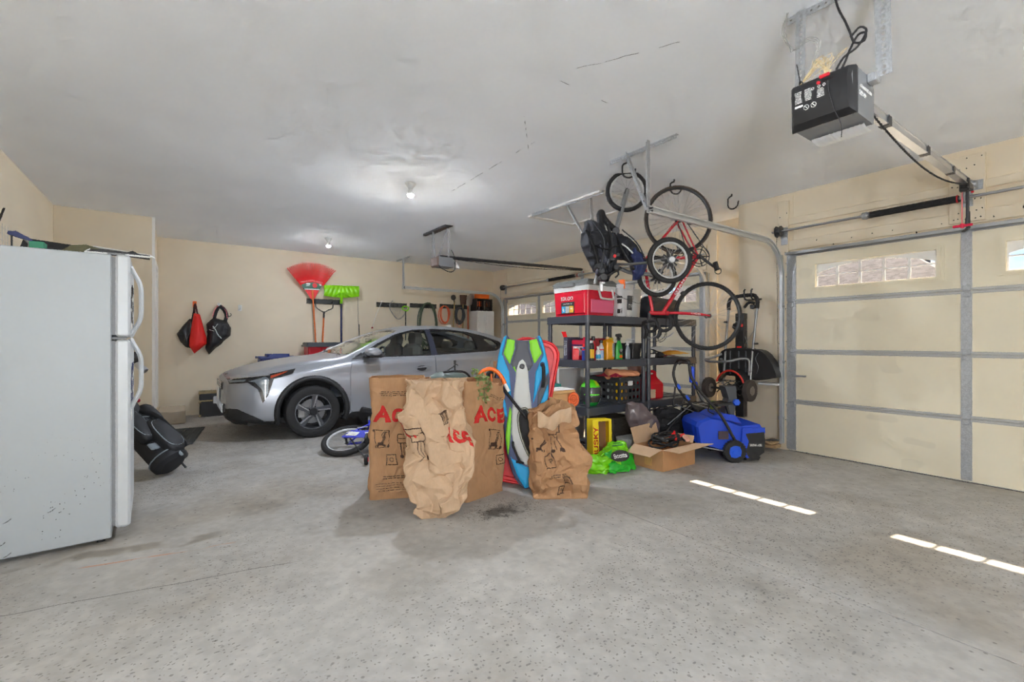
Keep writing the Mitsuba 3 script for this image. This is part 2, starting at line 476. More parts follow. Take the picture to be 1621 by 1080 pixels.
# house door in the side of the jut: casing, leaf, threshold
add('door_3__casing', join(bb(XJ, XJ + 0.022, 7.60, 7.68, 0.2, 2.28, 0.004), bb(XJ, XJ + 0.022, 8.62, 8.70, 0.2, 2.28, 0.004), bb(XJ, XJ + 0.022, 7.60, 8.70, 2.20, 2.28, 0.004)), 'white_paint', False)
add('door_3__leaf', bb(XJ, XJ + 0.010, 7.68, 8.62, 0.21, 2.20), 'white_paint', False)
lab('door_3', None, None, None, 'structure')
add('trim_1', bb(XJ - 0.004, XJ + 0.026, YJ + 0.0, YJ + 0.06, 0.0, CEIL), 'white_paint', False); lab('trim_1', kind='structure')
# concrete step before the house door
mat('step_concrete', (172, 158, 138), 0.85)
add('concrete_step', bb(XJ + 0.03, 0.045, 8.06, 8.70, 0, 0.19, 0.012), 'step_concrete', False)
thing('concrete_step', 'low bare concrete step at the corner below the white house door', 'step')


# ================================================================ garage doors
def perf_strip(L, w, t=0.003, hole=0.005, pitch=0.04, m=None, slot=False):
    """flat steel strip of length L along x, width w along y, with real holes"""
    s = sg.box(0, -w / 2, L, w / 2)
    hs = [sg.Point(x, 0).buffer(hole, quad_segs=2) if not slot else sg.LineString([(x - hole, 0), (x + hole, 0)]).buffer(hole * 0.8, quad_segs=2) for x in np.arange(pitch * 0.5, L, pitch)]
    o = extr(s.difference(shapely.union_all(hs)), t)
    if m is not None: o.apply_transform(m)
    return o


def angle(a, b, side, w=0.035, up=None, **kw):
    """perforated steel angle from a to b; one flange along 'side', the other along side x (b-a)"""
    a, b = np.array(a, float), np.array(b, float); L = np.linalg.norm(b - a); x = (b - a) / L
    s = np.array(side, float); s -= x * (s @ x); s /= np.linalg.norm(s); o = np.cross(x, s)
    return join(perf_strip(L, w, m=M4(a + s * w / 2, x, s), **kw), perf_strip(L, w, m=M4(a + o * w / 2, x, o), **kw))


def window_parts(key, xi, y0, y1, z0, z1):
    """window of a garage door section: frame inside, arched insert with 5 x 2 lights, pane"""
    yc, hw, zt = (y0 + y1) / 2, (y1 - y0) / 2, z1
    fr = sg.box(y0 - 0.055, z0 - 0.035, y1 + 0.055, z1 + 0.045)
    fo = sg.box(y0 - 0.032, z0 - 0.020, y1 + 0.032, z1 + 0.028)
    op = sg.box(y0 - 0.004, z0 - 0.003, y1 + 0.004, z1 + 0.003)
    F = M4((xi, 0, 0), (0, 1, 0), (0, 0, 1))       # extrudes towards +x
    k = add(key + '__window_frame', join(extr(fr.difference(op), 0.010, at_(F, -0.008)), extr(fo.difference(op), 0.018, at_(F, -0.016))), 'door_cream', False)
    # arch: the lights stop under a flat arc
    ys = np.linspace(y0, y1, 40)
    arc = sg.Polygon([(y0, z0), (y1, z0)] + [(y, zt - 0.012 - 0.085 * ((y - yc) / hw) ** 2) for y in ys[::-1]])
    zm = z0 + 0.118
    ins = op
    n = 5
    for i in range(n):
        a, b = y0 + (y1 - y0) * i / n + 0.011, y0 + (y1 - y0) * (i + 1) / n - 0.011
        ins = ins.difference(sg.box(a, z0 + 0.008, b, zm - 0.006).intersection(arc)).difference(sg.box(a, zm + 0.006, b, z1).intersection(arc))
    add(key + '__muntin', extr(ins, 0.008, at_(F, 0.010)), 'white_paint', False)
    P = np.array([(xi + 0.024, y0, z0), (xi + 0.024, y1, z0), (xi + 0.024, y1, z1), (xi + 0.024, y0, z1)])
    add(key + '__pane', tm(P, [[0, 1, 2, 3]]), 'pane_glass', False)


def at_(F, d):
    G = F.copy(); G[:3, 3] += F[:3, 2] * d
    return G


def garage_door(key, xi, y0, y1, stiles, bays):
    """four sections, seams, steel stiles, hinges and windows; inside face at x = xi"""
    H = 0.533
    for s in range(4):
        z0, z1 = s * H + (0.006 if s == 0 else 0.001), (s + 1) * H - 0.001
        body = sg.box(y0, z0, y1, z1)
        wz0, wz1 = 3 * H + 0.138, 3 * H + 0.372
        if s == 3:
            for a, b in bays: body = body.difference(sg.box(a, wz0, b, wz1))
        F = M4((xi, 0, 0), (0, 1, 0), (0, 0, 1))
        k = add(key + '__section', extr(body, 0.045, F), 'door_cream', False)
        rails = []
        for zz in (([z1 - 0.013] if s < 3 else []) + ([z0 + 0.013] if s > 0 else [])):
            rails.append(bb(xi - 0.004, xi + 0.01, y0, y1, zz - 0.011, zz + 0.011, 0.003))
        rails.append(bb(xi - 0.0025, xi + 0.01, y0, y1, z0, z0 + 0.006)); rails.append(bb(xi - 0.0025, xi + 0.01, y0, y1, z1 - 0.006, z1))
        if s < 3: add(k + '__tongue', bb(xi + 0.015, xi + 0.035, y0, y1, z1 - 0.004, z1 + 0.012), 'seam_grey', False)
        add(k + '__rail', join(rails), 'seam_grey', False)
        for (yc, w) in stiles:
            st = sg.box(yc - w / 2, z0 + 0.012, yc + w / 2, z1 - 0.012)
            hs = [sg.Point(yc + d, z).buffer(0.0042, quad_segs=2) for z in np.arange(z0 + 0.06, z1 - 0.05, 0.046) for d in ((0,) if rng.random() < 0.6 else (-w * .3, w * .3))]
            o = extr(st.difference(shapely.union_all(hs)), 0.006, at_(F, -0.006))
            lips = join(bb(xi - 0.009, xi, yc - w / 2 - 0.003, yc - w / 2 + 0.003, z0 + .012, z1 - .012), bb(xi - 0.009, xi, yc + w / 2 - 0.003, yc + w / 2 + 0.003, z0 + .012, z1 - .012))
            add(k + '__stile', join(o, lips, bb(xi - 0.0015, xi, yc - w / 2, yc + w / 2, z0 + .012, z1 - .012)), 'galvanised', False)
            if s < 3:      # hinge over the seam
                hz = (s + 1) * H
                hn = join(bb(xi - 0.011, xi - 0.005, yc - w * .42, yc + w * .42, hz - 0.055, hz + 0.045, 0.002), cyl((xi - 0.016, yc - w * .38, hz), (xi - 0.016, yc + w * .38, hz), 0.007, 10), ring((xi - 0.012, yc, hz - 0.03), (1, 0, 0), w * .3, 0.003, 16, 6),
                          [cyl((xi - 0.017, yc + a * w * .28, hz + b), (xi - 0.008, yc + a * w * .28, hz + b), 0.006, 6) for a in (-1, 1) for b in (-0.042, 0.032)])
                add(k + '__hinge', hn, 'galvanised', False)
        if s == 3:
            for a, b in bays: window_parts(k, xi, a, b, wz0, wz1)
            add(key + '__strut', join(bb(xi - 0.055, xi, y0, y1, z1 - 0.012, z1 - 0.002, .002), bb(xi - 0.06, xi - 0.05, y0, y1, z1 - 0.032, z1 - 0.002, .002), bb(xi - 0.006, xi, y0, y1, z1 - 0.045, z1, .002)), 'steel', False)
    add(key + '__bottom_seal', tube([(xi + 0.02, y0, 0.010), (xi + 0.02, y1 - (.075 if key == 'door_1' else 0), 0.010)], 0.014, 10), 'rubber', 40)
    lab(key, None, None, None, 'structure')


P_ = 1.352
garage_door('door_1', XN, ND0 + 0.03, 2.315, [(2.270, 0.085), (2.270 - P_ - .005, 0.062), (2.265 - 2 * P_, 0.062), (2.265 - 3 * P_, 0.062), (ND0 + .08, 0.085)], [(2.035 - P_ * i - 0.927 - (0.006 if i == 0 else 0.08), 2.035 - P_ * i) for i in range(4)])
garage_door('door_2', XF, FD0, 8.36, [(8.345, 0.07), (7.21, 0.06), (6.02, 0.06), (4.83, 0.06), (3.63, 0.085)], [(7.30 - 1.19 * i, 8.28 - 1.19 * i) for i in range(4)])
# latch on the near door
add('door_1__latch', join(bb(XN - 0.02, XN - 0.006, 2.225, 2.31, 0.77, 0.85, .004), cyl((XN - 0.03, 2.12, 0.81), (XN - 0.03, 2.24, 0.81), 0.010, 10), cyl((XN - 0.034, 2.265, .81), (XN - .018, 2.265, .81), .015, 12)), 'galvanised', 30)

# ================================================================ outside: drive, lawn, two houses, seen through the door windows
struct('ground_outside', bb(XW, 60, -40, 70, -0.25, -0.05), 'lawn')
struct('driveway', bb(XW, 14, -3.6, 9.3, -0.2, -0.02), 'driveway')
struct('street', bb(14.0, 21, -40, 70, -0.2, -0.045), 'driveway')


def house(x0, x1, y0, y1, eave, ridge, label, hip=0.0):
    k = thing('house', label, 'house')
    add(k + '__wall', bb(x0, x1, y0, y1, -0.2, eave), 'siding', False)
    xc, o = (x0 + x1) / 2, 0.45
    rows = 11
    for side in (-1, 1):
        xe = x0 - o if side < 0 else x1 + o
        for i in range(rows if side < 0 else 1):
            n = rows if side < 0 else 1
            a, b = i / n, (i + 1) / n + (0.02 if side < 0 else 0)
            za, zb = eave + (ridge - eave) * a, eave + (ridge - eave) * min(b, 1)
            xa, xb = xe + (xc - xe) * a, xe + (xc - xe) * min(b, 1)
            ya, yb = hip * a, hip * min(b, 1)
            t = 0.05
            P = [(xa, y0 - o + ya, za), (xa, y1 + o - ya, za), (xb, y1 + o - yb, zb), (xb, y0 - o + yb, zb)]
            add(k + '__roof_course', hull(P + [(p[0], p[1], p[2] + t) for p in P]), 'shingle', False)
    if hip == 0:
        for y in (y0, y1): add(k + '__gable', hull([(x0, y, eave), (x1, y, eave), (xc, y, ridge - 0.05), (x0, y + 0.05, eave), (x1, y + 0.05, eave), (xc, y + 0.05, ridge - 0.05)]), 'siding', False)
    else:
        for yy, s in ((y0 - o, 1), (y1 + o, -1)):
            P = [(x0 - o, yy, eave), (x1 + o, yy, eave), (xc, yy + s * hip, ridge)]
            add(k + '__hip', hull(P + [(p[0], p[1], p[2] + .05) for p in P]), 'shingle', False)
    for yy in np.linspace(y0 + 1.5, y1 - 1.5, 4):
        w = add(k + '__window', bb(x0 - 0.05, x0 + 0.02, yy - 0.5, yy + 0.5, 0.9, 2.1, 0.01), 'white_paint', False)
        add(w + '__pane', bb(x0 - 0.06, x0, yy - 0.43, yy + 0.43, 0.97, 2.03), 'dark_blue', False)
    return k


h = house(24, 34, 4.2, 19.5, 2.9, 6.3, 'neighbour house with brownish shingle roof seen through the near garage door window', 4.2)
add(h + '__roof_vent', join(cyl((28.0, 6.1, 4.5), (28.0, 6.1, 5.05), 0.10, 12), cyl((28.0, 6.1, 5.0), (28.0, 6.1, 5.12), 0.18, 12)), 'dark_steel', 30)
house(24, 34, 23, 46, 3.0, 6.6, 'neighbour house seen through the far garage door windows beyond the car')


# ================================================================ lamps: shop lights on the ceiling, bare lamp holders
def shop_light(x, y, i):
    k = thing('shop_light', 'white LED shop light on the ceiling, ' + ('beside the refrigerator', 'straight above the camera', 'before the near garage door', 'at the rear by the left wall', 'at the rear by the garage door')[i], 'ceiling light', 'LED shop lights on the ceiling')
    add(k + '__housing', bb(x - 0.62, x + 0.62, y - 0.09, y + 0.09, CEIL - 0.055, CEIL, 0.008), 'white_plastic', False)
    P = np.array([(x - 0.60, y - 0.08, CEIL - 0.057), (x - 0.60, y + 0.08, CEIL - 0.057), (x + 0.60, y + 0.08, CEIL - 0.057), (x + 0.60, y - 0.08, CEIL - 0.057)])
    scene[k + '__diffuser'] = {**mikit.ply(tm(P, [[0, 1, 2, 3]]), 'white_plastic'), 'emitter': {'type': 'area', 'radiance': {'type': 'rgb', 'value': [LAMP * 10 * c for c in LAMP_RGB]}}}


for i, (x, y) in enumerate([(-0.5, 1.3), (1.5, 0.35), (3.3, -1.2), (0.3, -2.4), (2.9, -3.2)]):
    shop_light(x, y, i)
k = thing('lantern_light', 'white globe photo lantern on a black tripod stand behind the camera', 'lamp')
lx, ly, lz, lr = -0.25, -1.15, 1.30, 0.33
scene[k + '__globe'] = {**mikit.ply(lathe([(lr * math.sin(t), lz - lr * math.cos(t)) for t in np.linspace(0.001, PI - 0.001, 20)], 32, tr(lx, ly, 0)), 'white_plastic'), 'emitter': {'type': 'area', 'radiance': {'type': 'rgb', 'value': [LANTERN * c for c in LAMP_RGB]}}}
add(k + '__pole', cyl((lx, ly, 0.25), (lx, ly, lz - lr - 0.005), 0.014, 14), 'black_plastic', 30)
for a in (0.3, 2.4, 4.5): add(k + '__leg', rod((lx, ly, 0.45), (lx + 0.42 * math.cos(a), ly + 0.42 * math.sin(a), 0.012), 0.010, 8), 'black_plastic', 40)
scene['bulb_glass'] = {'type': 'twosided', 'b': {'type': 'principled', 'base_color': {'type': 'rgb', 'value': [0.85, 0.85, 0.83]}, 'roughness': 0.15, 'specular': 0.5}}
for i, ((x, y), l) in enumerate((((1.883, 4.391), 'white bare bulb lamp holder on the ceiling over the middle of the garage'), ((1.851, 7.477), 'white bare bulb lamp holder on the ceiling above the car'))):
    k = thing('lamp_holder', l, 'ceiling lamp')
    add(k + '__base', lathe([(0, 0), (0.055, 0), (0.057, 0.012), (0.04, 0.03), (0.026, 0.05), (0.025, 0.062), (0, 0.062)], 24, M4((x, y, CEIL), (1, 0, 0), None, (0, 0, -1))), 'white_plastic')
    Z = M4((x, y, CEIL), (1, 0, 0), None, (0, 0, -1))
    add(k + '__bulb', lathe([(0.014, 0.05), (0.016, 0.07), (0.030, 0.10), (0.034, 0.115)], 24, Z), 'bulb_glass')
    scene[k + '__bulb__dome'] = {**mikit.ply(lathe([(0.034, 0.115), (0.034, 0.123), (0.031, 0.135), (0.022, 0.145), (0.010, 0.150), (0.0001, 0.151)], 24, Z), 'white_plastic'), 'emitter': {'type': 'area', 'radiance': {'type': 'rgb', 'value': [BULBS[i] * c for c in LAMP_RGB]}}}
# ================================================================ door tracks, springs, openers, brackets
def channel(path, prof, n=(0, 1, 0)):
    """sweep a closed profile [(a, b)] along a planar path; a runs along the in-plane normal, b along n"""
    path = np.asarray(path, float); n = np.array(n, float)
    t = np.gradient(path, axis=0); t /= np.linalg.norm(t, axis=1, keepdims=True)
    q = np.cross(n, t)
    k, w = len(path), len(prof)
    v = np.concatenate([path[i] + np.array([q[i] * a + n * b for a, b in prof]) for i in range(k)])
    i, j = np.meshgrid(np.arange(k - 1), np.arange(w), indexing='ij'); j2 = (j + 1) % w
    m = tm(v, np.stack([i * w + j, i * w + j2, (i + 1) * w + j2, (i + 1) * w + j], -1).reshape(-1, 4))
    cap = trimesh.creation.triangulate_polygon(sg.Polygon(prof), engine='earcut')
    lut = [int(np.argmin([np.hypot(*(np.array(c) - p)) for p in prof])) for c in cap[0]]
    f = np.array([[lut[x] for x in tri] for tri in cap[1]])
    return join(m, tm(v[:w], f), tm(v[-w:], f[:, ::-1]))


def c_prof(h=0.055, d=0.03, t=0.003, s=1):
    """C channel that opens towards s*b"""
    p = [(-h / 2, -d / 2), (h / 2, -d / 2), (h / 2, d / 2), (h / 2 - 0.012, d / 2), (h / 2 - 0.012, d / 2 - t), (h / 2 - t, d / 2 - t), (h / 2 - t, -d / 2 + t), (-h / 2 + t, -d / 2 + t), (-h / 2 + t, d / 2 - t), (-h / 2 + 0.012, d / 2 - t), (-h / 2 + 0.012, d / 2), (-h / 2, d / 2)]
    return [(a, b * s) for a, b in p]


mat('track_steel', (206, 208, 208), 0.38, 0.45)


def track(key, xd, y, xend, zt, label, s, zlow=0.08, group=None):
    k = thing(key, label, 'door track', group)
    R = 0.36; xv = xd - 0.075
    a = np.linspace(0, PI / 2, 14)
    path = [(xv, y, z) for z in np.linspace(zlow, zt - R, 4)] + [(xv - R + R * math.cos(t), y, zt - R + R * math.sin(t)) for t in a[1:]] + [(x, y, zt) for x in np.linspace(xv - R, xend, 4)[1:]]
    add(k + '__channel', channel(path, c_prof(s=s)), 'track_steel', 25)
    # wall angle with holes that carries the upright part
    yo = y - s * 0.02
    add(k + '__wall_angle', join(perf_strip(zt - R + 0.25 - zlow, 0.05, hole=0.006, pitch=0.05, m=M4((xd + 0.0, yo - s * 0.02, zlow), (0, 0, 1), (0, 1, 0))), perf_strip(zt - R + 0.25 - zlow, 0.05, hole=0.006, pitch=0.05, m=M4((xd - 0.025, yo + s * 0.0, zlow), (0, 0, 1), (1, 0, 0)))), 'galvanised', False)
    for z in (0.35, 0.95, 1.55):
        add(k + '__bracket', join(bb(xd - 0.075, xd, y - 0.02 - s * 0.02, y + 0.02 - s * 0.02, z - 0.02, z + 0.02, 0.003), cyl((xd - 0.06, y + s * 0.016, z), (xd - 0.06, y - s * 0.04, z), 0.012, 10)), 'galvanised', 30)
    add(k + '__end_bolt', join([cyl((xend + 0.03, y - 0.02, zt + d), (xend + 0.03, y + 0.02, zt + d), 0.008, 8) for d in (-0.012, 0.012)]), 'dark_steel', 30)
    return k


k = track('door_track', XN, 2.335, 3.0, 2.225, 'pale steel overhead door track curving down beside the large near garage door', -1)
add(k + '__hanger', angle((3.02, 2.335, 2.24), (3.02, 2.335, CEIL - 0.01), (0, 1, 0), pitch=0.025, hole=0.0055), 'galvanised', False)
add(k + '__hanger_brace', angle((3.02, 2.345, 2.24), (3.075, 2.60, CEIL - 0.01), (0, 1, 0.2), pitch=0.025, hole=0.0055), 'galvanised', False)
add(k + '__ceiling_angle', angle((3.095, 2.82, CEIL - 0.001), (3.095, 2.146, CEIL - 0.001), (0, 0, -1), w=0.035, pitch=0.025, hole=0.0055), 'galvanised', False)
k = track('door_track', XF, 8.40, 3.44, 2.21, 'steel overhead door track by the back wall curving down beside the white cabinet', -1)
add(k + '__hanger', angle((3.47, 8.40, 2.22), (3.47, 8.40, CEIL - 0.01), (0, 1, 0), pitch=0.025, hole=0.005), 'galvanised', False)
add(k + '__hanger_brace', angle((3.49, 8.41, 2.22), (3.53, 8.55, CEIL - 0.01), (0, 1, 0.2), pitch=0.025, hole=0.005), 'track_steel', False)
add(k + '__ceiling_angle', angle((3.45, 8.75, CEIL - 0.001), (3.48, 8.15, CEIL - 0.001), (0, 0, -1), pitch=0.025, hole=0.005), 'galvanised', False)
k = track('door_track', XF, 3.545, 3.66, 2.21, 'steel door track behind the hanging red bicycle beside the far garage door', 1)
for a, b in (((3.66, 3.60, 2.22), (3.62, 3.95, CEIL - 0.01)), ((3.67, 3.55, 2.22), (3.66, 3.60, CEIL - 0.01))):
    add(k + '__hanger', angle(a, b, (0, 1, 0), pitch=0.025, hole=0.005), 'galvanised', False)
add(k + '__ceiling_angle', angle((3.575, 4.56, CEIL - 0.001), (3.63, 3.40, CEIL - 0.001), (0, 0, -1), pitch=0.025, hole=0.005), 'galvanised', False)


def spring_shaft(xd, y0, y1, zs, ys0, ys1, label, yplate):
    k = thing('torsion_spring', label, 'torsion spring')
    x = xd - 0.075
    add(k + '__shaft', rod((x, y0, zs), (x, y1, zs), 0.0125, 12), 'steel', 40)
    # wound spring, as a helix of wire
    a = np.linspace(0, 2 * PI * 70, 70 * 9); t = a / a[-1]
    add(k + '__spring', join(tube(np.stack([x + 0.026 * np.cos(a), ys0 + (ys1 - ys0) * t, zs + 0.026 * np.sin(a)], -1), 0.0052, 5), cyl((x, ys0, zs), (x, ys1, zs), 0.025, 20)), 'black_soft', 50)
    add(k + '__winding_cone', join(cyl((x, ys0 + 0.015, zs), (x, ys0 - 0.05, zs), 0.033, 16, 0.004, 0.028), ring((x, ys0 - 0.02, zs), (0, 1, 0), 0.033, 0.005, 24, 6)), 'galvanised', 40)
    add(k + '__center_bracket', join(bb(xd - 0.02, xd - 0.005, yplate - 0.035, yplate + 0.035, zs - 0.07, zs + 0.07, .004), bb(x - 0.04, xd, yplate - 0.006, yplate + 0.006, zs - 0.04, zs + 0.04, .003), cyl((x, yplate - 0.02, zs), (x, yplate + 0.02, zs), 0.034, 18)), 'galvanised', 30)
    add(k + '__paint_mark', join(ring((x, yplate + 0.05, zs), (0, 1, 0), 0.028, 0.006, 20, 6), cyl((xd - 0.022, yplate - 0.03, zs + 0.05), (xd - 0.018, yplate - 0.03, zs + 0.05), 0.01, 8)), 'red_plastic', 40)
    for y in (y0 - 0.07 if y0 > y1 else y0 + 0.07,):
        add(k + '__drum', lathe([(0.012, -0.03), (0.05, -0.03), (0.06, -0.026), (0.06, -0.021), (0.047, -0.015), (0.045, 0.01), (0.058, 0.018), (0.058, 0.025), (0.03, 0.03), (0.012, 0.03)], 28, M4((x, y, zs), (1, 0, 0), None, (0, -1, 0))), 'dark_steel', 40)
        add(k + '__end_bracket', join(bb(xd - 0.01, xd - 0.003, y - 0.06, y + 0.01, zs - 0.14, zs + 0.05, .002), bb(x - 0.02, xd, y + 0.036, y + 0.042, zs - 0.05, zs + 0.04, .002)), 'galvanised', False)
        add(k + '__cable', tube([(x - 0.05, y, zs), (x - 0.045, y - 0.005, 1.2), (xd - 0.03, y - 0.01, 0.08)], 0.002, 5), 'dark_steel', 40)
    return k


spring_shaft(XN, 2.435, ND0, 2.362, 1.60, 0.945, 'black wound torsion spring on its steel shaft above the large near garage door', 0.905)
spring_shaft(XF, 8.47, FD0 - 0.02, 2.36, 6.85, 6.1, 'torsion spring and shaft above the far garage door behind the red cooler', 5.97)

# ---- opener over the camera's right
k = thing('garage_door_opener', 'large black and grey garage door opener hanging from perforated steel angles near the ceiling', 'garage door opener')
mat('opener_black', (20, 20, 22), 0.3)
mat('opener_grey', (118, 120, 122), 0.45, 0.25)
mat('lens_clear', (222, 224, 224), 0.25)
ox0, ox1, oy0, oy1, oz0, oz1 = 2.315, 2.585, 0.745, 1.0, 2.165, 2.36
yc = 0.872
# housing: loft along y of a side outline that leans in towards the bottom
def opener_side(x0, x1, z0, z1): return [(x0, z1), (x0 - 0.012, z1 - 0.04), (x0 + 0.012, z0 + 0.02), (x0 + 0.045, z0), (x1 - 0.01, z0), (x1, z0 + 0.02), (x1, z1 - 0.03), (x1 - 0.03, z1 + 0.012), (x0 + 0.03, z1 + 0.012)]
add(k + '__housing', extr(sg.Polygon(opener_side(ox0 + 0.02, ox1, oz0 + 0.008, oz1)).buffer(-0.006).buffer(0.006), oy1 - oy0 - 0.012, M4((0, oy1 - 0.006, 0), (1, 0, 0), (0, 0, 1))), 'opener_grey', 30)
cov = add(k + '__front_cover', hull([p for y in (oy0 - 0.002, oy1 + 0.002) for p in [(ox0 + 0.03, y, oz1 + 0.006), (ox0 + 0.004, y + (0.02 if y < .8 else -.02), oz1 + 0.002), (ox0 - 0.012, y + (0.02 if y < .8 else -.02), oz1 - 0.04), (ox0 + 0.008, y + (0.02 if y < .8 else -.02), oz0 + 0.02), (ox0 + 0.04, y, oz0 - 0.002), (ox0 + 0.05, y, oz0), (ox0 + 0.05, y, oz1)]]), 'opener_black', 30)
fd = np.array([0.020, 0, -0.135]); fd /= np.linalg.norm(fd)
FP = lambda y, d: M4(np.array([ox0 - 0.0128, y, oz1 - 0.04]) + fd * d, (0, -1, 0), -fd)     # lettering frame on the front cover
tl = []
for j, (y, n) in enumerate(((0.955, 8), (0.915, 8), (0.865, 6))):
    for i in range(n):
        tl.append(at(box((0, 0, 0), (0.030 * (0.75 + 0.25 * rng.random()), 0.0028, 0.0006)), FP(y, 0.0 + i * 0.0065 + 0.006 * (j == 2) * 3)))
tl.append(at(box((0, 0, 0), (0.034, 0.009, 0.0006)), FP(0.955, 0.062)))
for y in (0.925, 0.895): tl.append(at(ring((0, 0, 0), (0, 0, 1), 0.0105, 0.0012, 20, 5), FP(y, 0.075))); tl.append(at(box((0, 0, 0), (0.003, 0.018, 0.0006), m=rot((0, 0, 1), 40)), FP(y, 0.075)))
for y in (0.895, 0.87, 0.85): tl.append(at(ring((0, 0, 0), (0, 0, 1), 0.005, 0.0012, 12, 5), FP(y, 0.006)))
add(cov + '__lettering', join(tl), 'print_white', False)
add(cov + '__terminal', join(at(box((0, 0, 0.004), (0.04, 0.014, 0.010), 0.002), FP(0.845, -0.028)), at(cyl((0, 0, 0), (0, 0, 0.006), 0.007, 14), FP(0.87, -0.008))), 'red_plastic', False)
add(k + '__lettering', join(txt('CHAMBERLAIN', 0.014, M4(((ox0 + ox1) / 2 + 0.03, oy0 + 0.0048, 2.30), (1, 0, 0), (0, 0, 1))), txt('1/2 HP', 0.018, M4(((ox0 + ox1) / 2 - 0.01, oy0 + 0.0048, 2.268), (1, 0, 0), (0, 0, 1)))), 'print_white', False)
add(k + '__lens', grid(lambda u, v: (ox0 + 0.19 + 0.13 * u, oy0 + 0.02 + 0.215 * v + 0 * u, oz0 + 0.004 - 0.014 * np.sin(np.clip(u, 0.02, .98) * PI) ** 0.6 - 0.003 * np.abs(np.sin(v * 40))), 24, 40), 'lens_clear', 40)
add(k + '__rail', join(bb(2.40, 5.26, yc - 0.023, yc + 0.023, 2.395, 2.400), bb(2.40, 5.26, yc - 0.016, yc + 0.016, 2.400, 2.44), bb(2.40, 5.26, yc - 0.023, yc + 0.023, 2.438, 2.443)), 'alloy', False)
for q in ('__rail',):
    scene[k + q]['to_world'] = T().translate([2.4, 0, 2.36]).rotate([0, 1, 0], -1.35).translate([-2.4, 0, -2.40])
for x in (3.15, 3.9, 4.55):
    z = 2.36 + (x - 2.4) * math.tan(math.radians(1.35))
    add(k + '__rail_clip', bb(x, x + 0.05, yc - 0.025, yc + 0.025, z - 0.008, z + 0.046, 0.002), 'dark_steel', False)
xs = np.linspace(2.95, 5.02, 130); sag = 2.35 + (xs - 2.4) * 0.0236 - 0.10 * np.sin((xs - 2.95) / 2.07 * PI) ** 1.0
add(k + '__chain', join([box((x, yc - 0.012, z), (0.013, 0.005 + 0.004 * (i % 2), 0.008)) for i, (x, z) in enumerate(zip(xs, sag))]), 'black_soft', False)
add(k + '__ceiling_angle', join(angle((2.44, 1.06, CEIL - 0.001), (2.46, 0.60, CEIL - 0.001), (0, 0, -1), w=0.035, pitch=0.03, hole=0.006), ), 'galvanised', False)
add(k + '__hanger', angle((2.42, 1.015, 2.36), (2.42, 1.01, CEIL - 0.01), (0, -1, 0), w=0.04, pitch=0.022, hole=0.0075), 'galvanised', False)
add(k + '__hanger', angle((2.53, 0.725, 2.36), (2.50, 0.725, CEIL - 0.01), (0, -1, 0), w=0.055, pitch=0.024, hole=0.0085), 'galvanised', False)
add(k + '__mount_bracket', bb(2.49, 2.545, 0.715, 0.75, 2.335, 2.375, .003), 'galvanised', False)
add(k + '__mount_bracket', bb(2.40, 2.45, 0.99, 1.02, 2.335, 2.375, .003), 'galvanised', False)
W = lambda p, n=8: smoothpts(p, n)
add(k + '__power_cord', join(tube(W([(2.42, 0.855, CEIL), (2.40, 0.83, 2.68), (2.39, 0.80, 2.60), (2.37, 0.775, 2.53), (2.36, 0.755, 2.47), (2.36, 0.72, 2.46), (2.36, 0.715, 2.49), (2.37, 0.745, 2.50), (2.36, 0.77, 2.45), (2.35, 0.785, 2.40), (2.34, 0.80, 2.36)]), 0.0045, 8), tube(W([(2.36, 0.77, 2.50), (2.36, 0.735, 2.525), (2.37, 0.715, 2.50), (2.36, 0.745, 2.445), (2.35, 0.79, 2.42), (2.35, 0.82, 2.38)]), 0.0045, 8)), 'black_soft', 50)
wires = []
for i in range(3):
    o = 0.008 * i
    wires.append(tube(W([(2.40, 1.045 - o / 2, CEIL), (2.38, 1.045 + o, 2.69), (2.37, 1.02, 2.60 - o), (2.355, 0.985 + o, 2.555), (2.35, 0.93, 2.565 + o), (2.345, 0.895 - o, 2.53), (2.34, 0.905, 2.46 - o), (2.33, 0.93, 2.40), (2.33, 0.95, 2.365)]), 0.0016, 5))
for i in range(16):
    a, b = rng.normal(0, 0.03), rng.normal(0, 0.03)
    wires.append(tube(W([(2.325, 0.955, 2.365), (2.33 + .2 * a, 0.92, 2.395 + 0.3 * b), (2.335 + .3 * b, 0.885 + 0.6 * a, 2.435 + b * .8), (2.33 + .2 * a, 0.855 + b, 2.425 + a), (2.32, 0.845 + 0.3 * a, 2.375), (2.312, 0.845 + .2 * b, 2.35)]), 0.0012, 5))
mat('wire_tan', (206, 186, 140), 0.5); mat('wire_grey', (150, 150, 145), 0.5)
add(k + '__wire_bundle', join(wires[3:]), 'wire_tan', 50)
add(k + '__bell_wire', join(wires[:3]), 'wire_grey', 50)
add(k + '__cable_tie', join(rod((2.328, 0.955, 2.372), (2.33, 0.972, 2.47), 0.0025, 6), ring((2.328, 0.952, 2.37), (1, -1, 1), 0.011, 0.003, 14, 6)), 'black_plastic', 40)
add(k + '__antenna_wire', tube(W([(2.303, 0.835, 2.325), (2.302, 0.83, 2.27), (2.32, 0.815, 2.19), (2.35, 0.80, 2.13), (2.352, 0.80, 2.075)]), 0.0016, 5), 'dark_steel', 50)
add(k + '__header_bracket', join(bb(5.24, XN - 0.018, yc - 0.03, yc + 0.03, 2.43, 2.49, .004), bb(5.292, 5.301, yc - 0.06, yc + 0.06, 2.42, 2.50, .002), cyl((5.235, yc - 0.035, 2.455), (5.235, yc + 0.035, 2.455), 0.028, 16)), 'galvanised', 30)
add(k + '__trolley', join(bb(4.98, 5.16, yc - 0.026, yc + 0.026, 2.385, 2.44, 0.006), bb(5.0, 5.03, yc - .03, yc + .03, 2.36, 2.46, .004)), 'opener_black', False)
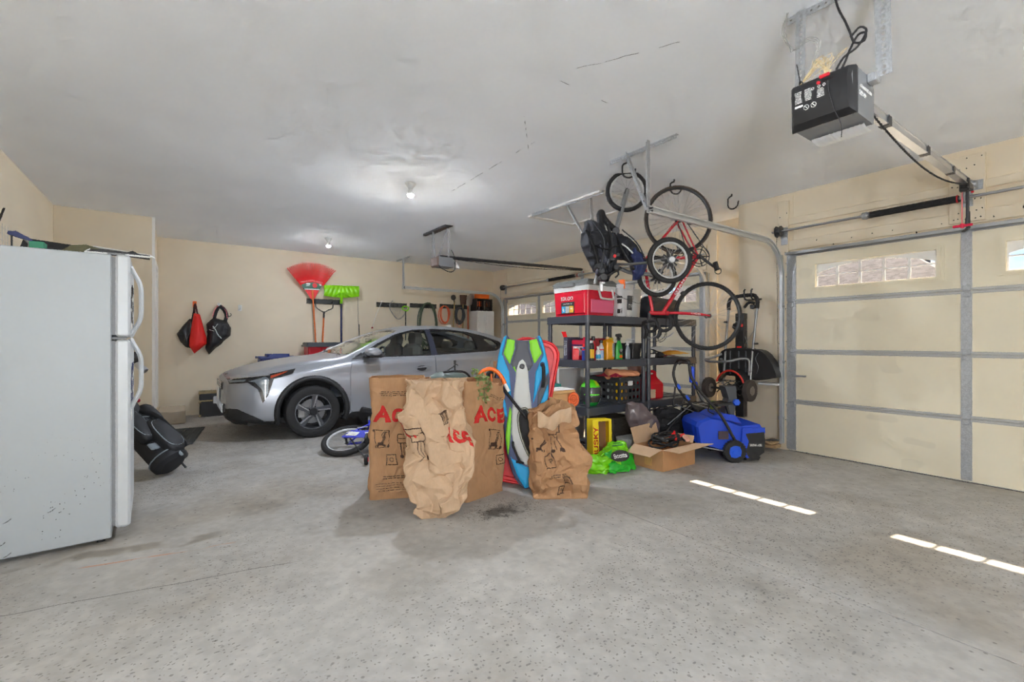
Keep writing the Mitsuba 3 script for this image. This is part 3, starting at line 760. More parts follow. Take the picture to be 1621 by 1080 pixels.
add(k + '__door_arm', join(tube([(5.10, yc, 2.40), (5.115, yc, 2.20), (5.13, yc + .01, 2.10)], 0.011, 8, flat=(1, 0.5)), tube([(5.125, yc, 2.22), (5.14, yc, 2.09), (5.27, yc + 0.05, 2.09)], 0.013, 8, flat=(1, 0.6))), 'black_plastic', 40)
add(k + '__release_cord', join(tube([(5.05, yc + 0.02, 2.39), (5.05, yc + 0.021, 2.10)], 0.0035, 6), cyl((5.05, yc + 0.02, 2.30), (5.05, yc + 0.02, 2.325), 0.006, 8)), mat('cord_pink', (226, 120, 130), 0.7), 40)
add(k + '__release_handle', join(cyl((5.05, yc + 0.075, 2.098), (5.05, yc - 0.04, 2.098), 0.011, 12, 0.003), cyl((5.05, yc + 0.02, 2.08), (5.05, yc + 0.02, 2.115), 0.012, 10)), mat('handle_red', (206, 22, 62), 0.4), 40)

# ---- opener over the car
k = thing('garage_door_opener', 'small old grey garage door opener hanging above the car roof', 'garage door opener')
y2 = 5.95
add(k + '__housing', extr(sg.Polygon([(2.93, 2.37), (2.91, 2.30), (2.93, 2.235), (3.17, 2.235), (3.18, 2.30), (3.15, 2.37)]), 0.20, M4((0, y2 + 0.10, 0), (1, 0, 0), (0, 0, 1))), 'opener_grey', 20)
add(k + '__front_cover', hull([(x, y, z) for y in (y2 - 0.103, y2 + 0.103) for x, z in ((2.93, 2.375), (2.895, 2.35), (2.905, 2.25), (2.93, 2.23))]), mat('rust_brown', (104, 84, 74), 0.5), 20)
add(k + '__lens', hull([(x, y, z) for y in (y2 - 0.07, y2 + 0.07) for x, z in ((3.17, 2.36), (3.17, 2.24), (3.29, 2.23), (3.25, 2.30))]), 'lens_clear', 20)
add(k + '__rail', tube([(3.0, y2, 2.385), (5.80, y2, 2.455)], 0.024, 4), 'dark_steel', False)
xs = np.linspace(3.25, 5.7, 40)
add(k + '__chain', tube(np.stack([xs, xs * 0 + y2 - 0.02, 2.36 + (xs - 3.0) * 0.025 - 0.035 * np.sin((xs - 3.25) / 2.45 * PI)], -1), 0.005, 6), 'dark_steel', 50)
for p in (((2.98, y2 + 0.09, 2.37), (2.95, y2 + 0.10, CEIL - 0.02)), ((3.0, y2 + 0.02, 2.37), (3.05, y2 - 0.16, CEIL - 0.02)), ((3.10, y2 - 0.09, 2.37), (3.05, y2 - 0.20, CEIL - 0.02))):
    add(k + '__hanger', angle(p[0], p[1], (0, 1, 0), w=0.028, pitch=0.028, hole=0.006), 'galvanised', False)
add(k + '__ceiling_angle', join(bb(2.93, 2.98, y2 - 0.28, y2 + 0.42, CEIL - 0.03, CEIL, .003), bb(2.93, 3.06, y2 - 0.28, y2 + 0.36, CEIL - 0.006, CEIL)), 'dark_steel', False)
add(k + '__power_cord', tube(W([(2.92, y2 - 0.06, 2.30), (2.95, y2 - 0.12, 2.21), (3.08, y2 - 0.13, 2.16), (3.17, y2 - 0.12, 2.20), (3.18, y2 - 0.11, 2.32), (3.15, y2 - 0.12, 2.42), (3.11, y2 - 0.13, 2.47)]), 0.006, 6), 'black_soft', 50)
add(k + '__pull_cord', tube([(2.90, y2 + 0.09, 2.37), (2.93, y2 + 0.10, CEIL - 0.02)], 0.003, 5), 'wire_grey', 50)

# ---- attic hatch, ceiling hooks
k = 'ceiling__hatch'
hx0, hx1, hy0, hy1 = 3.64, 4.34, 3.47, 4.63
add(k, bb(hx0, hx1, hy0, hy1, CEIL - 0.006, CEIL), 'ceiling_white', False)
fr = sg.box(hx0 - 0.05, hy0 - 0.05, hx1 + 0.02, hy1 + 0.03).difference(sg.box(hx0 + 0.01, hy0, hx1 - 0.04, hy1 - 0.03))
add(k + '__casing', extr(fr, 0.022, tr(0, 0, CEIL - 0.022)), 'white_paint', False)


def ceiling_hook(x, y, yaw, drop, label):
    k = thing('ceiling_hook', label, 'hook', 'black hooks screwed into the ceiling')
    R = 0.055
    p = [(0, 0), (0.0, -0.02), (0.035, -0.04), (0.04, -0.07), (0.04, -drop)] + [(0.04 - R + R * math.cos(a), -drop - R * math.sin(a)) for a in np.linspace(0.2, PI, 9)] + [(0.04 - 2 * R - 0.004, -drop + 0.02)]
    p = smoothpts([(a * math.cos(yaw), a * math.sin(yaw), b) for a, b in p], 4)
    add(k, tube(p + np.array([x, y, CEIL]), 0.0075, 10), 'black_plastic', 50)


ceiling_hook(3.20, 2.72, 2.4, 0.10, 'black ceiling hook from which the stroller wheel hangs')
ceiling_hook(3.96, 2.77, 2.6, 0.09, 'black ceiling hook from which the red bicycle wheel hangs')
ceiling_hook(4.86, 2.68, 2.54 - .9, 0.11, 'empty black ceiling hook near the wall corner')
# ================================================================ the car
from scipy.interpolate import PchipInterpolator as PC
CX0, CYC = 0.415, 6.88           # nose, centre line in the room; s runs backwards (+x), w to the side
mat('car_paint', (166, 170, 177), 0.30, 0.5, clearcoat=1.0, clearcoat_gloss=0.95)
mat('car_trim', (34, 35, 37), 0.5)
mat('car_gloss_black', (14, 14, 16), 0.12, clearcoat=1.0)
mat('car_seat', (74, 72, 68), 0.8)
mat('car_inside', (44, 43, 42), 0.8)
mat('tyre', (30, 30, 31), 0.75)
mat('wheel_alloy', (112, 116, 122), 0.3, 0.8)
mat('wheel_dark', (44, 46, 49), 0.4, 0.5)
mat('head_lamp', (120, 128, 136), 0.12, 0.5, clearcoat=1.0)
mat('amber', (176, 62, 26), 0.25, clearcoat=0.8)
mat('tail_red', (150, 24, 26), 0.25, clearcoat=1.0)
scene['car_glass'] = {'type': 'thindielectric', 'int_ior': 1.5, 'specular_transmittance': {'type': 'rgb', 'value': [0.90, 0.96, 0.93]}}


def pc(*kv):
    a = np.array(kv, float); return PC(a[:, 0], a[:, 1], extrapolate=True)


# controls along s
hw = pc((0, .60), (.05, .70), (.15, .80), (.35, .875), (.7, .915), (1.2, .925), (2.3, .925), (3.4, .925), (4.1, .905), (4.45, .86), (4.62, .79), (4.70, .70))
zlo = pc((0, .27), (.1, .21), (.4, .19), (.9, .18), (3.6, .18), (4.2, .20), (4.5, .26), (4.70, .36))
zc = pc((0, .735), (.06, .765), (.25, .835), (.6, .915), (.95, .965), (1.22, .995), (1.32, 1.02), (1.75, 1.215), (2.15, 1.365), (2.45, 1.418), (2.8, 1.425), (3.2, 1.40), (3.6, 1.325), (4.0, 1.205), (4.3, 1.10), (4.5, 1.065), (4.62, 1.03), (4.70, .93))
zb = pc((0, .70), (.06, .735), (.25, .775), (.6, .83), (1.0, .885), (1.35, .93), (1.8, .95), (2.5, .965), (3.2, .99), (3.7, 1.02), (4.2, 1.03), (4.5, 1.005), (4.62, .97), (4.70, .89))
wb = pc((0, .56), (.06, .655), (.25, .765), (.6, .82), (1.0, .85), (1.4, .87), (2.3, .865), (3.3, .86), (4.0, .82), (4.4, .77), (4.62, .70), (4.70, .60))
zr = pc((0, .725), (.06, .757), (.25, .82), (.6, .895), (.95, .94), (1.22, .965), (1.45, 1.045), (1.8, 1.20), (2.15, 1.315), (2.5, 1.355), (2.9, 1.362), (3.3, 1.335), (3.7, 1.255), (4.0, 1.165), (4.3, 1.075), (4.5, 1.04), (4.62, 1.00), (4.70, .915))
wr = pc((0, .42), (.06, .50), (.25, .62), (.6, .69), (1.0, .74), (1.25, .775), (1.5, .765), (1.8, .70), (2.15, .625), (2.6, .60), (3.1, .60), (3.6, .62), (4.0, .65), (4.3, .66), (4.5, .64), (4.62, .60), (4.70, .52))


def section(s, ins=0.0):
    W, L, C, B, WB, R, WR = (float(q(s)) for q in (hw, zlo, zc, zb, wb, zr, wr))
    L += ins; W -= ins; WB -= ins; WR -= ins * 0.8; C -= ins * .6; R -= ins * .6
    h = B - L
    p = np.array([(0, L), (W * .86, L), (W - .05, L + .03), (W - .015, L + .12 * h), (W, L + .42 * h), (W - .006, L + .62 * h), (W - .022, L + .80 * h), (W - .004 - .3 * (W - WB), L + .90 * h), (WB + .012, B - .012), (WB - .01, B + .004),
                  (WB * .66 + WR * .34, B + (R - B) * .42), (WB * .28 + WR * .72, B + (R - B) * .80), (WR - .012, R + .002), (WR * .9, R + (C - R) * .42), (WR * .55, R + (C - R) * .82), (0, C)])
    t = np.concatenate([[0], np.cumsum(np.linalg.norm(np.diff(p, axis=0), axis=1))]) ; 
    u = np.arange(len(p), dtype=float)
    uu = np.linspace(0, len(p) - 1, 61)
    q = np.stack([PC(u, p[:, 0])(uu), PC(u, p[:, 1])(uu)], -1)
    return q


def car_solid(ins=0.0, s0=0.0, s1=4.70):
    ss = np.concatenate([np.linspace(s0, s0 + .12, 9), np.linspace(s0 + .14, s1 - .12, 96), np.linspace(s1 - .1, s1, 8)])
    half = np.array([section(s, ins) for s in ss])                         # k, 61, 2
    ringp = np.concatenate([half, (half[:, -2:0:-1] * np.array([-1, 1]))], 1)
    k, n = ringp.shape[:2]
    # nose and tail bow in plan: middle stands further out than the corners
    W_ = np.abs(ringp[:, :, 0]) / np.maximum(np.abs(ringp[:, :, 0]).max(1, keepdims=True), 1e-6)
    S = np.repeat(ss[:, None], n, 1)
    v = np.stack([S, ringp[:, :, 0], ringp[:, :, 1]], -1).reshape(-1, 3)
    i, j = np.meshgrid(np.arange(k - 1), np.arange(n), indexing='ij'); j2 = (j + 1) % n
    m = tm(v, np.stack([i * n + j, (i + 1) * n + j, (i + 1) * n + j2, i * n + j2], -1).reshape(-1, 4))
    caps = []
    for idx, sgn, dx in ((0, 1, -0.03), (k - 1, -1, 0.012)):
        rg = v[idx * n:(idx + 1) * n]
        c0 = np.array([ss[idx], 0, (rg[:, 2].min() + rg[:, 2].max()) / 2])
        r1 = c0 + (rg - c0) * 0.55 + [dx * .9, 0, 0]
        pv = np.vstack([rg, r1, [c0 + [dx, 0, 0]]])
        f = []
        for a in range(n):
            b = (a + 1) % n
            q = [[a, b, n + b], [a, n + b, n + a], [n + a, n + b, 2 * n]]
            f += q if sgn > 0 else [x[::-1] for x in q]
        caps.append(tm(pv, np.array(f)))
    m = join(m, *caps)
    t = trimesh.Trimesh(m.vertices, m.faces, process=True); t.merge_vertices(digits_vertex=6)
    if t.volume < 0: t.invert()
    return Manifold(Mesh(np.asarray(t.vertices, np.float32), np.asarray(t.faces, np.uint32)))


def sidecut(poly, y0=-1.2, y1=1.2):
    """prism across the car from a polygon in (s, z)"""
    return man(extr(poly, y1 - y0, M4((0, y1, 0), (1, 0, 0), (0, 0, 1))))


def topcut(poly, z0, z1): return man(extr(poly, z1 - z0, tr(0, 0, z0)))


def cround(pts, r=0.03): return sg.Polygon(pts).buffer(-r).buffer(r, quad_segs=4)


CAR = tr(CX0, CYC, 0)
def car(key, m, material, smooth=28):
    if hasattr(m, 'to_mesh'): m = unman(m)
    return add('car__' + key, at(m, CAR), material, smooth)


thing('car', 'silver grey sedan parked along the back wall of the garage', 'car')
outer, inner = car_solid(), car_solid(0.045, 0.05, 4.62)
WX = (0.89, 3.61)
WR_ = 0.318
shell = outer - inner
for s in WX:
    for y in (-1, 1):
        shell = shell - man(cyl((s, y * 0.55, WR_ + .01), (s, y * 1.2, WR_ + .01), 0.372, 48))
    shell = shell - man(bb(s - .36, s + .36, -1.2, -.55, -.2, WR_)) - man(bb(s - .36, s + .36, .55, 1.2, -.2, WR_))
# daylight openings, in (s, z)
front_w = cround([(1.50, .965), (1.74, 1.115), (2.02, 1.245), (2.30, 1.318), (2.485, 1.335), (2.485, .995)], .025)
rear_w = cround([(2.585, 1.002), (2.565, 1.335), (2.85, 1.335), (3.12, 1.305), (3.26, 1.25), (3.285, 1.04)], .03)
quart = cround([(3.40, 1.245), (3.62, 1.185), (3.70, 1.12), (3.60, 1.06)], .02)
trim_poly = sg.Polygon([(1.40, .955), (1.74, 1.15), (2.02, 1.275), (2.30, 1.343), (2.62, 1.36), (2.9, 1.355), (3.2, 1.32), (3.5, 1.255), (3.75, 1.17), (3.77, 1.10), (3.62, 1.028), (3.3, 1.012), (2.5, .975)])
wind = sg.Polygon([(1.31, -.73), (1.36, 0 - .76), (2.10, -.575), (2.17, 0), (2.10, .575), (1.36, .76), (1.31, .73), (1.27, 0)]).buffer(-.01)
back = sg.Polygon([(3.36, -.50), (4.22, -.56), (4.26, 0), (4.22, .56), (3.36, .50), (3.30, 0)]).buffer(-.02)
solid_panes = []
for poly in (front_w, rear_w, quart):
    pr = sidecut(poly, -1.2, -.35), sidecut(poly, .35, 1.2)
    solid_panes += pr
glass_layer = outer - car_solid(0.006, 0.02, 4.68)


def pane(prism, want):
    """outer face of the glass layer inside the prism, as a single sheet moved in by 6 mm"""
    m = unman(glass_layer ^ prism)
    t = trimesh.Trimesh(m.vertices, m.faces, process=True)
    ok = (t.face_normals @ np.array(want, float)) > 0.25
    q = tm(t.vertices, t.faces[ok]); q.remove_unreferenced_vertices()
    q.apply_translation(-0.008 * np.array(want, float))
    return q


wp = topcut(wind, .9, 1.6) ; bp = topcut(back, .98, 1.6)
for q in solid_panes: shell = shell - q
shell = shell - wp - bp
for name, poly in (('front', front_w), ('rear', rear_w), ('quarter', quart)):
    car('side_window', pane(sidecut(poly, -1.2, -.35), (0, -1, .35)), 'car_glass', False); car('side_window', pane(sidecut(poly, .35, 1.2), (0, 1, .35)), 'car_glass', False)
car('windshield', pane(wp, (-.5, 0, .8)), 'car_glass', True)
car('rear_window', pane(bp, (.3, 0, .9)), 'car_glass', True)
# black lower cladding, window surround; the painted shell is split in panels with shut lines between
lower = sidecut(sg.Polygon([(-.1, -.1), (-.1, .40), (.10, .39), (.36, .245), (.55, .235), (1.30, .235), (1.34, .27), (3.17, .27), (3.2, .235), (4.2, .26), (4.8, .40), (4.8, -.1)]))
clad, shell = shell ^ lower, shell - lower
sur_mid = sidecut(trim_poly)
surround, shell = shell ^ sur_mid, shell - sur_mid
car('cladding', clad, 'car_trim'); 
bpil = sidecut(sg.Polygon([(2.49, .95), (2.49, 1.4), (2.575, 1.4), (2.585, .95)]))
nearhalf = man(bb(-1, 6, -2, 0, -1, 3)); sur_ = surround - bpil; pil_ = surround ^ bpil
for q in (sur_ ^ nearhalf, sur_ - nearhalf): car('window_surround', q, 'car_gloss_black')
for q in (pil_ ^ nearhalf, pil_ - nearhalf): car('pillar', q, mat('pillar_blue', (38, 44, 62), 0.2, clearcoat=1.0))
doorF = sg.Polygon([(1.355, .93), (1.33, .75), (1.325, .30), (1.36, .27), (2.50, .27), (2.535, .5), (2.53, 1.0), (1.40, 1.0)])
doorR = sg.Polygon([(2.53, 1.02), (2.535, .5), (2.50, .27), (3.12, .27), (3.20, .38), (3.30, .62), (3.42, .78), (3.56, 1.03), (3.3, 1.02)])
hood = sg.Polygon([(.015, 0)] + [(s, -(float(wb(s)) - .045)) for s in (.05, .25, .5, .8, 1.05)] + [(1.22, -.72), (1.29, -.45), (1.30, 0), (1.29, .45), (1.22, .72)] + [(s, float(wb(s)) - .045) for s in (1.05, .8, .5, .25, .05)])
trunk = sg.Polygon([(4.26, -.54), (4.26, .54), (4.75, .54), (4.75, -.54)])
gap = 0.0045
def split(sh, prism, shrunk, key):
    car(key, sh ^ shrunk, 'car_paint'); return sh - prism
hoodp = hood
for key, poly in (('front_door', doorF), ('rear_door', doorR)):
    for y0, y1 in ((-1.2, -.4), (.4, 1.2)):
        shell = split(shell, sidecut(poly, y0, y1), sidecut(poly.buffer(-gap), y0, y1), key)
shell = split(shell, topcut(hoodp, .66, 1.3), topcut(hoodp.buffer(-gap), .66, 1.3), 'hood')
shell = split(shell, topcut(trunk, .85, 1.3), topcut(trunk.buffer(-gap), .85, 1.3), 'trunk_lid')
fen = sidecut(sg.Polygon([(.70, .70), (.80, .64), (.806, .646), (.706, .706)]), -1.2, 1.2)
shell = shell - fen
car('body', shell, 'car_paint')
# arch trims
for s in WX:
    for y in (-1, 1):
        a = np.linspace(math.radians(-22), math.radians(202), 40)
        pts = []
        for t in a:
            x, z = s + .40 * math.cos(t), WR_ + .01 + .40 * math.sin(t)
            q = section(min(max(x, 0.01), 4.69)); q = q[(q[:, 1] < 1.0)]
            side = q[8:44]; yy = np.interp(z, side[:, 1], side[:, 0])
            pts.append((x, y * (yy - .004), max(z, .20)))
        car('wheel_arch', tube(pts, .034, 8), 'car_trim', 50)
# inner wells and floor so that no light leaks in
add('car__inner_body', at(join(bb(.62, 1.16, -.6, .6, .25, .68), bb(3.34, 3.90, -.6, .6, .25, .68), bb(.2, 4.5, -.8, .8, .20, .26), bb(.30, 1.30, -.66, .66, .60, .72)), CAR), 'car_inside', False)


def wheel(s, y):
    k = car('wheel', lathe([(.205, -.095), (.235, -.107), (.275, -.108), (.305, -.098), (.318, -.075), (.3185, -.03), (.315, -.028), (.315, -.022), (.3185, -.02), (.3185, .02), (.315, .022), (.315, .028), (.3185, .03), (.318, .075), (.305, .098), (.275, .108), (.235, .107), (.205, .095)], 64, M4((s, y, WR_), (1, 0, 0), None, (0, 1 if y > 0 else -1, 0))), 'tyre', 40)
    Z = M4((s, y, WR_), (1, 0, 0), None, (0, 1 if y > 0 else -1, 0))
    add(k + '__rim', at(lathe([(.207, -.09), (.214, .085), (.211, .1), (.200, .101), (.196, .085), (.190, -.02), (.185, -.09)], 64), CAR @ Z), 'wheel_alloy', 40)
    sp = []
    for i in range(5):
        r0 = rot((0, 0, 1), 72 * i + 18)
        pts = [(.030, .022, .070), (.11, .004, .086), (.196, -.030, .094)]
        a = sg.Polygon([(.025, .040), (.09, .024), (.202, .012), (.197, -.055), (.09, -.026), (.028, -.034)])
        o = extr(a, .030, tr(0, 0, .058))
        o2 = extr(sg.Polygon([(.05, .008), (.2, -.035), (.197, -.052), (.06, -.010)]), .006, tr(0, 0, .088))
        sp.append((at(o, r0), at(o2, r0)))
    for o, o2 in sp:
        add(k + '__spoke', at(o, CAR @ Z), 'wheel_alloy', 25)
    add(k + '__spoke_edge', at(join([o2 for _, o2 in sp]), CAR @ Z), 'alloy', 25)
    add(k + '__hub', at(join(cyl((0, 0, .05), (0, 0, .097), .045, 32, .006), ), CAR @ Z), 'wheel_dark', 30)
    add(k + '__lug_nut', at(join([cyl((.058 * math.cos(t), .058 * math.sin(t), .07), (.058 * math.cos(t), .058 * math.sin(t), .094), .009, 8) for t in np.arange(5) * 2 * PI / 5]), CAR @ Z), 'car_gloss_black', 30)
    add(k + '__brake_disc', at(join(cyl((0, 0, .005), (0, 0, .02), .15, 40)), CAR @ Z), 'steel', 30)
    add(k + '__brake_caliper', at(bb(-.165, -.085, -.07, .07, -.01, .05, .01), CAR @ Z), mat('caliper', (178, 178, 176), .4), 30)
    add(k + '__barrel', at(cyl((0, 0, -.09), (0, 0, -.06), .20, 40), CAR @ Z), 'car_gloss_black', 30)


for s in WX:
    for y in (-.815, .815): wheel(s, y)


def on_side(poly, d=0.004, near=True, e=0.03):
    """thin skin laid on the car's flank from a polygon in (s, z)"""
    sgn = -1 if near else 1
    m = subdiv(extr(poly, 0.006), e)
    v = m.vertices.copy()
    ys = []
    for s, z, t in v:
        q = section(min(max(s, 0.0), 4.7)); side = q[6:58]
        k = np.argsort(side[:, 1]); yy = np.interp(z, side[k, 1], side[k, 0])
        ys.append(sgn * (yy - .006 + d + t))
    o = tm(np.stack([v[:, 0], ys, v[:, 1]], -1), m.faces if sgn > 0 else m.faces[:, ::-1])
    return o


# head lamps wrap the corner: dark housing, inner reflectors, amber marker
for near in (True, False):
    k = car('headlight', on_side(sg.Polygon([(.012, .745), (.40, .785), (.70, .848), (.66, .79), (.46, .735), (.40, .55), (.345, .46), (.30, .62), (.20, .70), (.03, .685)]), .004, near), 'car_gloss_black', 40)
    add(k + '__reflector', at(join(on_side(sg.Polygon([(.20, .715), (.38, .765), (.41, .74), (.40, .60), (.365, .50), (.335, .62), (.27, .70)]), .009, near), on_side(sg.Polygon([(.03, .70), (.17, .715), (.19, .735), (.03, .725)]), .009, near)), CAR), 'head_lamp', 40)
    add(k + '__lamp_bar', at(join(on_side(sg.Polygon([(.365, .73), (.385, .73), (.372, .50), (.362, .50)]), .012, near), on_side(sg.Polygon([(.02, .738), (.42, .778), (.42, .787), (.02, .748)]), .012, near)), CAR), 'alloy', 40)
    add(k + '__marker_lamp', at(on_side(sg.Polygon([(.43, .775), (.62, .825), (.58, .80), (.425, .742)]), .011, near), CAR), 'amber', 40)
    # tail lamp
    car('tail_light', on_side(sg.Polygon([(4.22, .99), (4.60, .97), (4.64, .88), (4.40, .90)]), .004, near), 'tail_red', 40)
    car('fog_panel', on_side(sg.Polygon([(.02, .40), (.10, .40), (.36, .252), (.10, .24), (.02, .27)]), .003, near), 'car_trim', 40)
    # door handle and cup
    k = car('door_handle', join(tube(smoothpts([(2.20, -.935, .80), (2.26, -.955, .815), (2.36, -.958, .82), (2.44, -.945, .822)], 5), [.010] * 5 + [.016] * 5 + [.015] * 5 + [.008], 10, flat=(1, .6))) if near else bb(2.2, 2.4, .93, .95, .80, .82, .006), 'car_paint', 50)
    if near: add(k + '__cup', at(on_side(sg.Polygon([(2.315 + .075 * math.cos(t), .80 + .036 * math.sin(t)) for t in np.linspace(0, 2 * PI, 24)]), .001), CAR), 'car_trim', 40)
    sg_ = -1 if near else 1
    # mirror
    mk = car('mirror', at(lathe([(0, -.085), (.05, -.08), (.075, -.05), (.082, 0), (.078, .05), (.055, .085), (0, .09)], 24), M4((1.60, sg_ * 1.00, 1.035), (0, 0, 1), None, (0, -sg_, 0)) @ np.diag([.72, 1.25, 1.25, 1])), 'car_paint', 50)
    add(mk + '__lower_shell', at(join(box((1.615, sg_ * .995, .985), (.17, .20, .04), .018), box((1.56, sg_ * .90, .975), (.10, .14, .03), .012)), CAR), 'car_gloss_black', 30)
    car('mirror_base', on_side(sg.Polygon([(1.36, .945), (1.50, 1.03), (1.53, .97), (1.52, .955)]), .006, near), 'car_gloss_black', 40)
# nose: grille, plate, lower mesh, badge
car('grille', join(bb(-.035, .03, -.40, .40, .60, .685, .01), bb(-.03, .03, -.55, .55, .34, .44, .01)), 'car_gloss_black', False)
car('grille_bar', join([bb(-.042, -.02, -.38, .38, z - .006, z + .006, .002) for z in (.62, .645, .67)] + [bb(-.042, -.02, y - .003, y + .003, .34, .44, .001) for y in np.linspace(-.5, .5, 12)] + [bb(-.042, -.02, -.52, .52, .388, .392, .001)]), 'alloy', False)
car('license_plate', box((-.045, 0, .53), (.012, .31, .16), .004), 'print_white', False)
car('badge', txt('KIA', .030, M4((.045, 0, .765), (0, -1, 0), (1, 0, .42)), .004, True, .13), 'car_gloss_black', False)
# inside: seats, dash, steering wheel, rear bench
for key, s, y, back in (('seat', 2.05, -.37, 1), ('seat', 2.05, .37, 1)):
    k = car(key, join(box((s, y, .52), (.52, .50, .16), .05), box((s + .36, y, .84), (.16, .48, .60), .06, None)), 'car_seat', 40)
    add(k + '__head_rest', at(join(hull([(s + .40 + a * .05, y + b * .13, 1.21 + c * .10) for a in (-1, 1) for b in (-.8, .8) for c in (-1, 1)] + [(s + .40 + a * .06, y + b * .14, 1.21) for a in (-1, 1) for b in (-1, 1)]), rod((s + .40, y - .06, 1.05), (s + .40, y - .06, 1.15), .008), rod((s + .40, y + .06, 1.05), (s + .40, y + .06, 1.15), .008)), CAR), 'car_seat', 40)
k = car('rear_bench', join(box((3.00, 0, .50), (.50, 1.30, .18), .05), box((3.32, 0, .80), (.16, 1.30, .52), .05)), 'car_seat', 40)
for y in (-.4, .4): add(k + '__head_rest', at(box((3.38, y, 1.10), (.12, .25, .16), .04), CAR), 'car_seat', 40)
car('dashboard', hull([(1.30, y, z) for y in (-.68, .68) for z in (.70, .93)] + [(1.72, y, z) for y in (-.66, .66) for z in (.70, .94)] + [(1.55, y, .98) for y in (-.6, .6)]), 'car_inside', 40)
car('steering_wheel', join(ring((1.88, -.37, .93), (1, 0, -.45), .18, .016, 36, 8), box((1.87, -.37, .925), (.05, .12, .10), .02), rod((1.87, -.54, .93), (1.87, -.2, .93), .014)), 'car_trim', 50)
car('rear_view_mirror', box((1.86, 0, 1.19), (.03, .23, .06), .012), 'car_trim', False)
car('wiper', join(tube([(1.28, -.60, 1.0), (1.36, 0, 1.055)], .008, 6), tube([(1.28, 0.05, 1.03), (1.36, .60, 1.045)], .008, 6)), 'car_gloss_black', False)
car('roof_fin', hull([(3.05, -.02, 1.39), (3.05, .02, 1.39), (3.25, -.025, 1.38), (3.25, .025, 1.38), (3.22, 0, 1.455), (3.25, 0, 1.455)]), mat('fin_white', (190, 190, 188), .3), 30)
# ================================================================ paper yard bags
def paper_col(base):
    def fn(p, n, uv):
        a = fbm(p.x * 9, p.y * 9, p.z * 9, 3)
        b = noise(p.x * 160, p.y * 160, p.z * 30)
        return mi.Color3f(*base) * (0.86 + 0.20 * a + 0.08 * b)
    return proc(fn)


mat('kraft', paper_col((0.40, 0.225, 0.115)), 0.75, 0, 0.25)
mat('kraft_pale', paper_col((0.50, 0.345, 0.22)), 0.75, 0, 0.25)
mat('kraft_dark', paper_col((0.32, 0.165, 0.08)), 0.75, 0, 0.25)
mat('print_brown', (58, 36, 24), 0.75)
mat('ink_red', (178, 34, 30), 0.75)


def rough_noise(P, amp, seed):
    """crumpled paper: straight creases (folded plane waves, bent and masked by noise) at four scales, as a vector offset"""
    r = np.random.default_rng(seed); out = np.zeros_like(P)
    for k, (fq, am, n) in enumerate(((3.0, 1.0, 4), (7.0, .55, 6), (15.0, .30, 7), (30.0, .13, 7))):
        for i in range(n):
            d = r.normal(size=3); d /= np.linalg.norm(d); ph = r.random() * 9
            wob = meshkit.noise(P * fq * .7 + ph * 11, seed + i) * .8
            t = P @ d * fq + ph + wob
            tri = np.abs(2 * (t - np.floor(t)) - 1) - .5
            msk = np.clip(meshkit.noise(P * fq * .9 + 50 + ph * 7, seed + 40 + i) * 2.6 - .8, 0, 1)
            v = r.normal(size=3); v /= np.linalg.norm(v)
            out += (am * tri * msk)[:, None] * v
    return out * amp


def facets(Lp, h, amp, seed):
    """crumple of a paper wall as flat facets: random points over (perimeter, height), each with its own offset, joined by a Delaunay net, at three sizes"""
    from scipy.interpolate import LinearNDInterpolator
    r = np.random.default_rng(seed); fs = []
    for n, am in ((26, 1.0), (130, .85), (800, .42)):
        p = r.random((n, 2)) * [Lp, h * 1.1] - [0, .05 * h]; q = r.normal(size=(n, 3)) * [1, 1, .5] * am * amp
        p = np.vstack([p, p - [Lp, 0], p + [Lp, 0]]); q = np.vstack([q] * 3)
        k = (p[:, 0] > -.4 * Lp) & (p[:, 0] < 1.4 * Lp)
        p, q = np.vstack([p[k], [[-Lp, -h], [2 * Lp, -h], [-Lp, 2 * h], [2 * Lp, 2 * h]]]), np.vstack([q[k], np.zeros((4, 3))])
        fs.append(LinearNDInterpolator(p * [1, .7], q, 0.0))
    return lambda a, z: sum(f(np.column_stack([a, z * .7])) for f in fs)


def letterA(h, w):
    return sg.Polygon([(-w / 2, 0), (-.06 * w, h), (.06 * w, h), (w / 2, 0), (.22 * w, 0), (.12 * w, .26 * h), (-.12 * w, .26 * h), (-.22 * w, 0)]).difference(sg.Polygon([(-.05 * w, .40 * h), (.05 * w, .40 * h), (0, .62 * h)]))


def letterC(h, w):
    o = affinity.scale(sg.Point(0, h / 2).buffer(1, quad_segs=10), w / 2, h / 2)
    return o.difference(affinity.scale(sg.Point(0, h / 2).buffer(1, quad_segs=10), w * .24, h * .26)).difference(sg.Polygon([(0, h * .5), (w, h * .85), (w, h * .15)]))


def letterE(h, w):
    return shapely.union_all([sg.box(-w / 2, 0, -w * .1, h), sg.box(-w / 2, 0, w / 2, h * .25), sg.box(-w / 2, h * .375, w * .35, h * .625), sg.box(-w / 2, h * .75, w / 2, h)])


def ace(w, h):
    return shapely.union_all([affinity.translate(letterA(h * 1.05, w * .42), -w * .31, 0), affinity.translate(letterC(h * .9, w * .28), w * .02, 0), affinity.translate(letterE(h * .9, w * .26), w * .34, 0)])


def L(*pts, t=.0022): return sg.LineString(pts).buffer(t, quad_segs=2)


